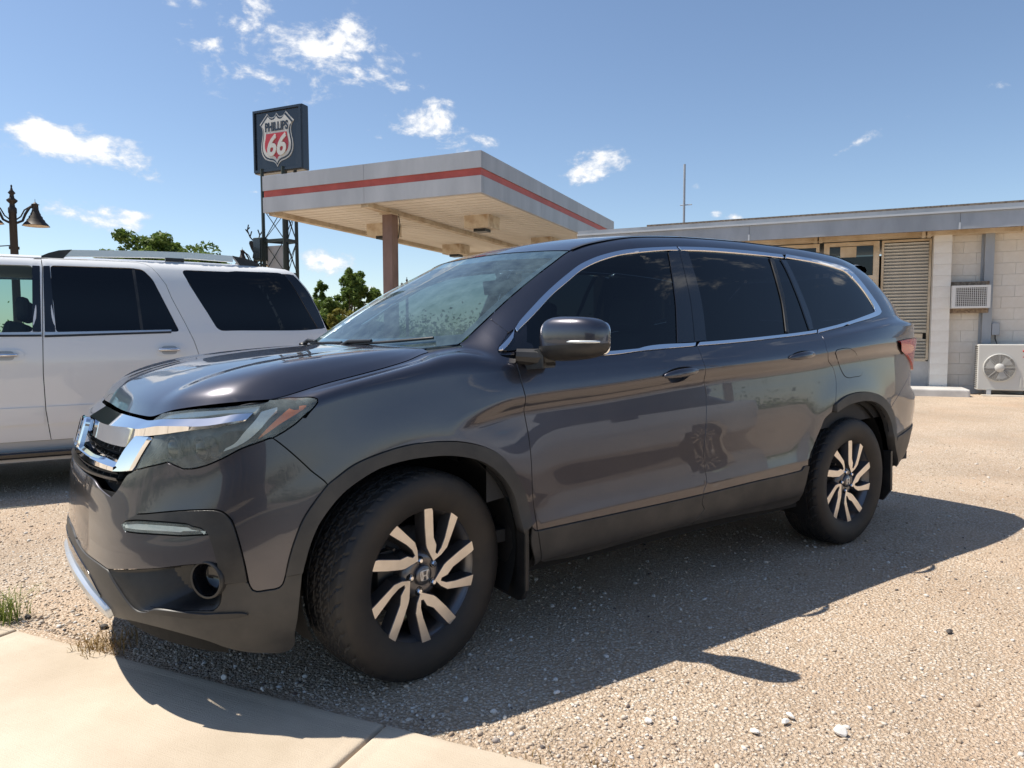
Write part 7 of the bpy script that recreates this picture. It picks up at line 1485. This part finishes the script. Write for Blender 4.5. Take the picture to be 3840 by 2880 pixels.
for k in range(22): mb = MB(); bb(mb, -.30, -.05, .4755, .480, .30+.034*k, .30+.034*k+.016); mb.build('side_louvre', 'ac_dark', CD)
cpt = lambda b_, z_, a=-.334: RC @ Vector((a, b_, 0))+Vector((0, 0, z_))
mb = MB(); mb.lathe([(0, -.004), (.022, -.004), (.022, .002)], 20, 'x'); o = mb.build('round_logo', 'logo_red', CD); o.matrix_basis = Matrix.Translation(cpt(-.195, .945)) @ RC.to_4x4()
text_obj('lettering', 'TRANE', .032, cpt(-.285, .945), -EB, (0, 0, 1), 'logo_red', CD, .0015)
for k in range(3):
    t = math.pi/2+2*math.pi*k/3; c_ = (.012*math.cos(t), .012*math.sin(t)); r, u = (math.cos(t), math.sin(t)), (-math.sin(t), math.cos(t)); mb = MB()
    mb.prism([(c_[0]-r[0]*.012, c_[1]-r[1]*.012), (c_[0]+u[0]*.007, c_[1]+u[1]*.007), (c_[0]+r[0]*.012, c_[1]+r[1]*.012), (c_[0]-u[0]*.007, c_[1]-u[1]*.007)], cpt(-.195, .845), -EB, (0, 0, 1), -EA, .003); mb.build('diamond_logo', 'logo_red', CD)
text_obj('lettering', 'MITSUBISHI\nELECTRIC', .017, cpt(-.275, .849), -EB, (0, 0, 1), 'logo_dark', CD, .0012)
o = MB(); bb(o, -.50, .05, -.9, .42, .03, .185); bevel(o.build('condenser_pad', 'kerb_concrete', None, loc=CD.location, label='grey concrete pad under the outdoor condenser', cat='pad'), .02)
for b_ in (-.3, .3): mb = MB(); bb(mb, -.36, .0, b_-.03, b_+.03, .186, .259); mb.build('foot', 'metal_pale', CD)
BX = empty('switch_box', B0+RC @ Vector((-.06, -.32, 0)), label='small grey switch box with black cable above the condenser', cat='switch box'); mb = MB(); bb(mb, -.09, .0, -.06, .06, 1.22, 1.44); bevel(mb.build('box', 'metal_grey', BX), .01); mb = MB(); mb.tube([RC @ Vector(p) for p in ((-.04, 0, 1.22), (-.06, .0, 1.15), (-.10, -.03, 1.04))], .01, 6); mb.build('cable', 'lamp_black', BX)
# mast on the roof
mr0 = at_px = None
MP = Vector((12.55, 8.75, 0)); o = empty('roof_mast', MP, label='thin metal mast with short crossbar rising from the building roof', cat='mast'); mb = MB(); mb.tube([(0, 0, 3.0), (0, 0, 5.40)], .028, 10); mb.build('pipe', 'metal_grey', o); mb = MB(); mb.tube([RC @ Vector((0, .10, 4.42)), RC @ Vector((0, -.19, 4.42))], .012, 6); mb.build('crossbar', 'metal_grey', o)
# ================================================================== street lamps
mat('lamp_bronze', (.040, .030, .024), .55, .3); mat('lamp_inner', (.55, .45, .33), .6)
def bell(o, c_, s=1.):
    mb = MB(); mb.lathe([(.004, .31), (.006, .24), (.015, .235), (.05, .20), (.085, .185), (.06, .17), (.065, .06), (.075, .05), (.07, .04)], 20, 'z', c_); mb.build('lamp_cap', 'lamp_bronze', o)
    mb = MB(); mb.lathe([(.07, .05), (.085, .0), (.10, -.02), (.105, -.06), (.135, -.09), (.14, -.13), (.175, -.165), (.185, -.20), (.235, -.25), (.26, -.29), (.275, -.30), (.262, -.302)], 28, 'z', c_); mb.build('lamp_shade', 'lamp_bronze', o)
    mb = MB(); mb.lathe([(.0, -.26), (.15, -.265), (.255, -.300)], 28, 'z', c_); mb.build('lamp_lens', 'lamp_inner', o)
def street_lamp(loc, rz, label, deer=False, wire=False):
    o = empty('street_lamp', loc, rz, label=label, cat='street lamp', group='twin bell street lamps')
    mb = MB(); mb.lathe([(.16, 0), (.16, .3), (.11, .5), (.085, 1.2), (.075, 4.0), (.085, 4.02), (.085, 4.12), (.055, 4.16), (.05, 4.22), (.10, 4.27), (.11, 4.30), (.05, 4.35), (.04, 4.42), (.075, 4.46), (.03, 4.52), (.015, 4.58), (.02, 4.62), (.0, 4.65)], 18, 'z'); mb.build('pole', 'lamp_bronze', o)
    for s in (-1, 1):
        mb = MB(); mb.tube([(s*.07, 0, 3.80), (s*.18, 0, 3.86), (s*.24, 0, 4.02), (s*.32, 0, 4.16), (s*.42, 0, 4.22)], .026, 8); mb.tube([(s*.07, 0, 3.88), (s*.15, 0, 3.95), (s*.22, 0, 4.10), (s*.42, 0, 4.26)], .016, 6); mb.build('arm', 'lamp_bronze', o)
        bell(o, Vector((s*.43, 0, 4.06)))
    mb = MB(); mb.box((0, 0, 3.24), (.20, .06, .06)); mb.build('collar', 'lamp_bronze', o)
    return o
C3 = Vector(CAM)
def ray_pt(px, py, depth):
    d = ((px-1920)/2668.36)*_r-((py-1440)/2668.36)*_u+_f; return Vector(np.array(CAM)+d*depth)
a_ = ray_pt(52, 900, 16.0); street_lamp((a_.x, a_.y, 0), -.05, 'bronze twin-bell street lamp at the far left above the white SUV roof')
mb = MB(); mb.tube([(a_.x, a_.y, 3.3), (a_.x-2, a_.y+.4, 3.05), (a_.x-8, a_.y+1.5, 2.6)], .012, 6); mb.build('span_wire', 'lamp_black', None, label='thin dark wire running left from the street lamp', cat='wire')
b_ = ray_pt(958, 960, 24.7); street_lamp((b_.x, b_.y, -.05), -.1, 'bronze twin-bell street lamp with metal buck ornament left of the lattice tower')
c_ = ray_pt(1526, 1080, 40.); street_lamp((c_.x, c_.y, -.05), .4, 'distant bronze street lamp peeking out beside the canopy post')
# cut-metal deer head fixed on the second lamp
DR = empty('deer_ornament', (b_.x+.02, b_.y-.14, 3.95), -.35, label='cut sheet-metal buck head with antlers on the street lamp', cat='ornament')
head = [(-.16, 0), (-.13, .18), (-.20, .32), (-.26, .50), (-.24, .58), (-.16, .60), (-.10, .55), (.02, .62), (.10, .66), (.12, .60), (.20, .50), (.18, .36), (.10, .30), (.13, .12), (.20, 0)]
mb = MB(); mb.prism(head, (0, 0, 0), (1, 0, 0), (0, 0, 1), (0, 1, 0), .03); mb.build('head', 'lamp_bronze', DR)
for pts in ([(-.10, .58), (-.22, .72), (-.30, .95), (-.26, 1.14)], [(-.22, .72), (-.16, .92)], [(-.27, .85), (-.36, .98)], [(.04, .62), (.10, .80), (.22, .98), (.20, 1.12)], [(.10, .80), (.04, .98)], [(.17, .92), (.28, 1.02)], [(-.29, .97), (-.22, 1.05)]):
    mb = MB(); mb.tube([(x, .015, z) for x, z in pts], .022, 6); mb.build('antler', 'lamp_bronze', DR)
# ================================================================== trees and shrubs
def leaf_mat(name, c1, c2, c3):
    m = mat(name, c2, .6, spec=.3); g = nd(m, 'ShaderNodeNewGeometry'); cr_ = nd(m, 'ShaderNodeValToRGB'); el = cr_.color_ramp.elements; el[0].color = (*c1, 1); el[1].color = (*c3, 1); e = el.new(.5); e.color = (*c2, 1)
    ln(m, g.outputs['Random Per Island'], cr_.inputs[0]); ln(m, cr_.outputs[0], P(m).inputs['Base Color'])
    tr = nd(m, 'ShaderNodeBsdfTranslucent'); ln(m, cr_.outputs[0], tr.inputs[0]); mx_ = nd(m, 'ShaderNodeMixShader'); mx_.inputs[0].default_value = .35; ln(m, P(m).outputs[0], mx_.inputs[1]); ln(m, tr.outputs[0], mx_.inputs[2])
    out = [q for q in m.node_tree.nodes if q.type == 'OUTPUT_MATERIAL'][0]; ln(m, mx_.outputs[0], out.inputs[0])
leaf_mat('leaf_green', (.075, .125, .024), (.13, .20, .042), (.21, .28, .075)); leaf_mat('leaf_yellow', (.14, .15, .025), (.22, .21, .04), (.30, .27, .07)); leaf_mat('leaf_dry', (.13, .09, .05), (.19, .14, .08), (.25, .19, .11))
mat('bark', (.10, .08, .06), .9); add_noise(MATS['bark'], (.06, .05, .04), (.15, .12, .09), 9, 6)
def tree(name, loc, H, R, trunk, seed, lm, label, cat='tree', leaves=5200, ls=.085, lobes=9, squash=.8, group=None):
    rg = np.random.default_rng(seed); o = empty(name, loc, label=label, cat=cat, group=group); mb = MB()
    ends = []
    mb.tube([(0, 0, 0), (rg.normal(0, .05), rg.normal(0, .05), trunk*.6), (rg.normal(0, .1), rg.normal(0, .1), trunk)], [H*.028, H*.022, H*.018], 8)
    for k in range(lobes):
        a = 2*math.pi*k/lobes+rg.uniform(-.4, .4); rr = R*rg.uniform(.25, .85); z = trunk+(H-trunk)*rg.uniform(.25, .95)*(1-.35*(rr/R)**2); e = Vector((rr*math.cos(a), rr*math.sin(a), z)); ends.append((e, R*rg.uniform(.28, .48)))
        mb.tube([(0, 0, trunk*.8), Vector((e.x*.4, e.y*.4, trunk+(z-trunk)*.35)), e], [H*.014, H*.009, H*.003], 6)
    ends.append((Vector((0, 0, H*.9)), R*.35)); mb.build('trunk', 'bark', o)
    per = leaves//len(ends); Q = []; 
    for e, r in ends:
        sub = [(np.array(e)+rg.normal(0, 1, 3)*r*.55*np.array([1, 1, squash]), r*rg.uniform(.25, .5)) for _ in range(7)]
        for j in range(per):
            c_, rr = sub[rg.integers(0, 7)]; d = rg.normal(0, 1, 3); d /= np.linalg.norm(d); p = c_+d*rr*rg.uniform(.3, 1.15)**.6*np.array([1, 1, squash]); Q.append(p)
    Q = np.array(Q); nq = len(Q); u = rg.normal(0, 1, (nq, 3)); u[:, 2] *= .6; u /= np.linalg.norm(u, axis=1, keepdims=True); w = rg.normal(0, 1, (nq, 3)); w -= (w*u).sum(1, keepdims=True)*u; w /= np.linalg.norm(w, axis=1, keepdims=True); sz = ls*rg.uniform(.6, 1.4, (nq, 1))
    V = np.stack([Q-u*sz, Q+w*sz*.42, Q+u*sz, Q-w*sz*.42], 1).reshape(-1, 3); F = np.arange(nq*4).reshape(-1, 4)
    me = bpy.data.meshes.new('crown'); me.from_pydata([tuple(v) for v in V], [], [tuple(f) for f in F]); me.materials.append(MATS[lm]); c2 = bpy.data.objects.new('crown', me); link(c2, o); return o
def tree_at(px, depth, **k): q = ray_pt(px, 1300, depth); return tree(loc=(q.x, q.y, 0), **k)
tree_at(640, 22., name='shade_tree', H=4.45, R=1.75, trunk=1.4, seed=3, lm='leaf_green', label='leafy green tree rising behind the white SUV roof rail', leaves=26000, ls=.075, lobes=20)
tree_at(800, 22.5, name='shade_tree', H=3.85, R=.9, trunk=1.6, seed=9, lm='leaf_green', label='narrow green tree right of the big one behind the white SUV', leaves=9000, ls=.075, lobes=10)
tree_at(455, 23., name='shade_tree', H=3.55, R=.8, trunk=1.6, seed=10, lm='leaf_green', label='low green tree left of the big one behind the white SUV', leaves=8000, ls=.075, lobes=10)
tree_at(1300, 30., name='bushy_tree', H=4.0, R=1.15, trunk=.6, seed=4, lm='leaf_green', label='bushy green tree between the white SUV and the canopy post', leaves=20000, ls=.08, lobes=16, squash=1.1)
tree_at(1215, 30.5, name='bushy_tree', H=3.6, R=.55, trunk=.5, seed=5, lm='leaf_green', label='slim upright green tree just behind the white SUV rear pillar', leaves=6000, ls=.08, lobes=9, squash=1.4)
tree_at(1395, 31., name='bushy_tree', H=3.1, R=.7, trunk=.4, seed=6, lm='leaf_green', label='short green tree low beside the canopy post', leaves=6000, ls=.08, lobes=9)
tree_at(1265, 26., name='yellow_shrub', H=2.15, R=.75, trunk=.2, seed=7, lm='leaf_yellow', label='yellow-green shrub low behind the white SUV tail', cat='shrub', leaves=9000, ls=.06, lobes=14)
tree_at(1370, 27., name='dry_shrub', H=2.1, R=.85, trunk=.2, seed=8, lm='leaf_dry', label='brown dry shrub in front of the bushy green tree', cat='shrub', leaves=6000, ls=.05, lobes=14)
# far wood closing the horizon
rg = np.random.default_rng(77); Q = []; 
for k in range(260):
    az = rg.uniform(-.35, 1.7); d_ = rg.uniform(60, 120); c_ = np.array([CAM[0]+d_*math.sin(az), CAM[1]+d_*math.cos(az), 0]); h = rg.uniform(1.8, 4.2); r = rg.uniform(1.5, 3.5)
    for j in range(160): Q.append(c_+np.array([rg.normal(0, r*.5), rg.normal(0, r*.5), abs(rg.normal(0, h*.42))]))
for k in range(420):     # across the street as well
    az = rg.uniform(1.9, 5.7); d_ = rg.uniform(55, 120); c_ = np.array([CAM[0]+d_*math.sin(az), CAM[1]+d_*math.cos(az), 0]); h = rg.uniform(1.5, 3.6); r = rg.uniform(1.5, 3.5)
    for j in range(60): Q.append(c_+np.array([rg.normal(0, r*.6), rg.normal(0, r*.6), abs(rg.normal(0, h*.42))]))
Q = np.array(Q); nq = len(Q); u = rg.normal(0, 1, (nq, 3)); u /= np.linalg.norm(u, axis=1, keepdims=True); w = np.cross(u, rg.normal(0, 1, (nq, 3))); w /= np.linalg.norm(w, axis=1, keepdims=True); sz = rg.uniform(.12, .30, (nq, 1))
V = np.stack([Q-u*sz, Q+w*sz*.6, Q+u*sz, Q-w*sz*.6], 1).reshape(-1, 3); me = bpy.data.meshes.new('far_wood'); me.from_pydata([tuple(v) for v in V], [], [tuple(f) for f in np.arange(nq*4).reshape(-1, 4)]); me.materials.append(MATS['leaf_green']); link(setp(bpy.data.objects.new('far_wood', me), label='low line of distant scrub trees along the horizon', cat='wood', kind='stuff'))
# ================================================================== across the street: what the dark paint mirrors
mat('silver_paint', (.62, .63, .64), .3, .15, 1., .02)
SD = empty('silver_sedan', (2.0, -4.55, 0), 0, label='silver sedan parked beside the photographer, seen only mirrored in the doors', cat='sedan')
def sedan():
    # loft of cross-sections: x, half width, sill z, shoulder z, belt z, roof z, roof half width
    st_ = [(-.95, .60, .30, .55, .66, .66, .40), (-.80, .78, .20, .62, .72, .73, .60), (-.3, .88, .18, .66, .80, .83, .65), (.35, .90, .18, .70, .90, .95, .66), (.55, .90, .18, .71, .92, 1.00, .66), (1.25, .90, .18, .73, .94, 1.40, .55), (1.9, .90, .18, .74, .95, 1.44, .55), (2.6, .90, .18, .75, .96, 1.40, .55), (3.2, .89, .18, .76, .98, 1.12, .62), (3.5, .88, .19, .77, 1.0, 1.04, .65), (3.75, .82, .25, .76, .98, 1.0, .62), (3.85, .70, .35, .70, .90, .90, .5)]
    rows = []
    for x, hw, zs_, zh, zb_, zr, rw in st_: rows.append([(x, -hw*.93, zs_), (x, -hw, zs_+.15), (x, -hw, zh), (x, -hw*.95, zb_), (x, -(hw*.95*.35+rw*.65), zb_+(zr-zb_)*.6), (x, -rw, zr-.02), (x, -rw*.5, zr), (x, 0, zr+.01)])
    G = np.array(rows); 
    U = np.linspace(0, len(st_)-1, 80); f = cspline(np.arange(len(st_)), G.reshape(len(st_), -1)); G2 = f(U).reshape(80, 8, 3)
    f2 = pchip(np.arange(8), np.transpose(G2, (1, 0, 2)).reshape(8, -1)); W_ = np.linspace(0, 7, 50); G3 = np.transpose(f2(W_).reshape(50, 80, 3), (1, 0, 2))
    lo_, gl = [], []
    for i in range(79):
        for j in range(49):
            c_ = .25*(G3[i, j]+G3[i+1, j]+G3[i, j+1]+G3[i+1, j+1]); 
            if any(math.hypot(c_[0]-wx, c_[2]-.32) < .37 for wx in (0, 2.75)) and c_[1] < -.6: continue
            q = (i*50+j, (i+1)*50+j, (i+1)*50+j+1, i*50+j+1); zb_ = np.interp(c_[0], [s[0] for s in st_], [s[4] for s in st_]); zr = np.interp(c_[0], [s[0] for s in st_], [s[5] for s in st_])
            side_ = .42 < c_[0] < 3.35 and zb_+.02 < c_[2] < zr-.05 and zr > zb_+.12; (gl if side_ else lo_).append(q)
    V = G3.reshape(-1, 3); n = len(V); V2 = np.vstack([V, flipy(V)])
    for nm, fs, mm in (('body', lo_, 'silver_paint'), ('windows', gl, 'black_gloss')):
        if nm == 'body': fsx = [tuple(reversed(f_)) for f_ in fs]+[tuple(i+n for i in f_) for f_ in fs]
        else: fsx = [tuple(reversed(f_)) for f_ in fs]+[tuple(i+n for i in f_) for f_ in fs]
        mesh_obj(nm, V2, fsx, mm, SD, smooth=True)
sedan()
for x in (0, 2.75):
    for sy in (-1, 1):
        w = empty('wheel', (x, sy*.76, .315), math.pi if sy > 0 else 0, parent=SD)
        for nm, me in (('tyre', TY), ('rim', RIM)): q = bpy.data.objects.new(nm, me); q.scale = (.84, .9, .84); link(q, w)
        for k in range(5): q = bpy.data.objects.new('spoke', FACES[k]); q.scale = (.84, .9, .84); link(q, w)
mb = MB(); mb.box((1.4, 0, .30), (3.6, 1.3, .2)); mb.build('underbody', 'dark_void', SD)
UP = empty('utility_pole', (17, -13, 0), .5, label='wooden utility pole with crossarm across the street, mirrored in the rear door glass', cat='pole'); mb = MB(); mb.tube([(0, 0, -.1), (0, 0, 10)], [.17, .12], 12); mb.build('pole', 'wood_grey', UP); mb = MB(); mb.bar((-1.2, .1, 9.4), (1.2, .1, 9.4), .09, .11); mb.build('crossarm', 'wood_grey', UP)
for x in (-1.1, -.4, .4, 1.1): mb = MB(); mb.lathe([(.0, 9.62), (.03, 9.6), (.04, 9.5), (.02, 9.46)], 10, 'z', (x, .1, 0)); mb.build('insulator', 'metal_pale', UP)
SH = empty('storefront', PT(-22, -8), label='low tan shop block across the street, mirrored in the dark doors', cat='building'); mat('brick_tan', (.33, .25, .18), .9); mb = MB(); mb.box((0, 0, 1.6), (6, 18, 3.2), RC); mb.build('wall', 'brick_tan', SH); mb = MB(); mb.box((0, 0, 3.3), (6.3, 18.3, .25), RC); mb.build('parapet', 'fascia_grey', SH)
for k in range(6): mb = MB(); mb.box(RC @ Vector((3.02, -7+2.8*k, 0))+Vector((0, 0, 1.4)), (.06, 1.8, 1.7), RC); mb.build('window', 'black_gloss', SH)
# ================================================================== weeds and loose stones by the pavement edge
def grass_tuft(p, n, h, m, label, seed, spread=.10):
    rg = np.random.default_rng(seed); V = []; F = []
    for k in range(n):
        a = rg.uniform(0, 2*math.pi); b0_ = Vector((rg.normal(0, spread*.4), rg.normal(0, spread*.4), 0)); L = h*rg.uniform(.4, 1.1); d = Vector((math.cos(a), math.sin(a), 0)); w = .0022; s = d.cross(Vector((0, 0, 1)))
        pts_ = [b0_, b0_+d*L*.15+Vector((0, 0, L*.55)), b0_+d*L*.5+Vector((0, 0, L*.85)), b0_+d*L*.85+Vector((0, 0, L*.8))]; b = len(V)
        for i, q in enumerate(pts_): ww = w*(1-i/3.3); V += [q-s*ww, q+s*ww]
        F += [(b+2*i, b+2*i+1, b+2*i+3, b+2*i+2) for i in range(3)]
    return mesh_obj('grass_tuft', V, F, m, loc=p, label=label, cat='grass')
leaf_mat('grass_green', (.12, .17, .03), (.20, .25, .06), (.30, .32, .10)); leaf_mat('grass_dry', (.22, .14, .05), (.34, .23, .10), (.45, .34, .18))
grass_tuft(PT(1.86, 3.20, 0), 110, .15, 'grass_green', 'green grass tuft by the pavement joint at the left edge', 1); grass_tuft(PT(1.84, 2.56, 0), 170, .055, 'grass_dry', 'dry brown weed tuft at the pavement edge before the bumper', 2, .14); grass_tuft(PT(1.83, .62, 0), 36, .035, 'grass_dry', 'dry weed clump at the pavement edge bottom right of the slab', 3, .20)
rg = np.random.default_rng(31); STN = stone_protos(6, 2, 9); mat('stone_white', (.78, .75, .70), .85); mat('stone_dark', (.09, .08, .075), .85); mat('stone_tan', (.55, .42, .30), .9)
def gpt(px, py): d = ((px-1920)/2668.36)*_r-((py-1440)/2668.36)*_u+_f; t = -CAM[2]/d[2]; return Vector((CAM[0]+d[0]*t, CAM[1]+d[1]*t, 0))
for k, (px, py, r, mm, lab) in enumerate([(3150, 2748, .021, 'stone_white', 'large flat white stone alone in the lower right gravel'), (2965, 2688, .014, 'stone_white', 'white stone left of the large flat one, upper of a pair'), (2945, 2710, .015, 'stone_white', 'white stone left of the large flat one, lower of a pair'), (2830, 2745, .013, 'stone_white', 'white stone at the lower middle of the gravel'),
    (2430, 2705, .013, 'stone_white', 'white stone near the lower gravel centre'), (2530, 2698, .011, 'stone_white', 'small white stone right of the centre one'), (840, 2555, .012, 'stone_white', 'pale stone on the pavement edge in the bumper shadow'), (985, 2600, .010, 'stone_white', 'small pale stone at the slab edge in shadow'), (2088, 2600, .012, 'stone_white', 'pale stone on the shadow edge near the front wheel'),
    (387, 2352, .018, 'stone_dark', 'dark stone by the silver skid plate'), (105, 2315, .014, 'stone_dark', 'dark stone near the left edge weeds'), (243, 2365, .010, 'stone_dark', 'small dark stone among the dry weeds'), (150, 2316, .014, 'stone_tan', 'tan stone near the left edge weeds'), (437, 2448, .012, 'stone_tan', 'orange stone at the bumper shadow tip'), (3560, 2372, .017, 'stone_dark', 'grey stone in the right-hand gravel')]):
    V, F = STN[k % 6]; q = gpt(px, py); mesh_obj('loose_stone', V*r, F, mm, loc=(q.x, q.y, r*.3+(.012 if 'slab' in lab or 'pavement edge in' in lab else 0)), label=lab, cat='stone', group='single stones on the ground', smooth=False)
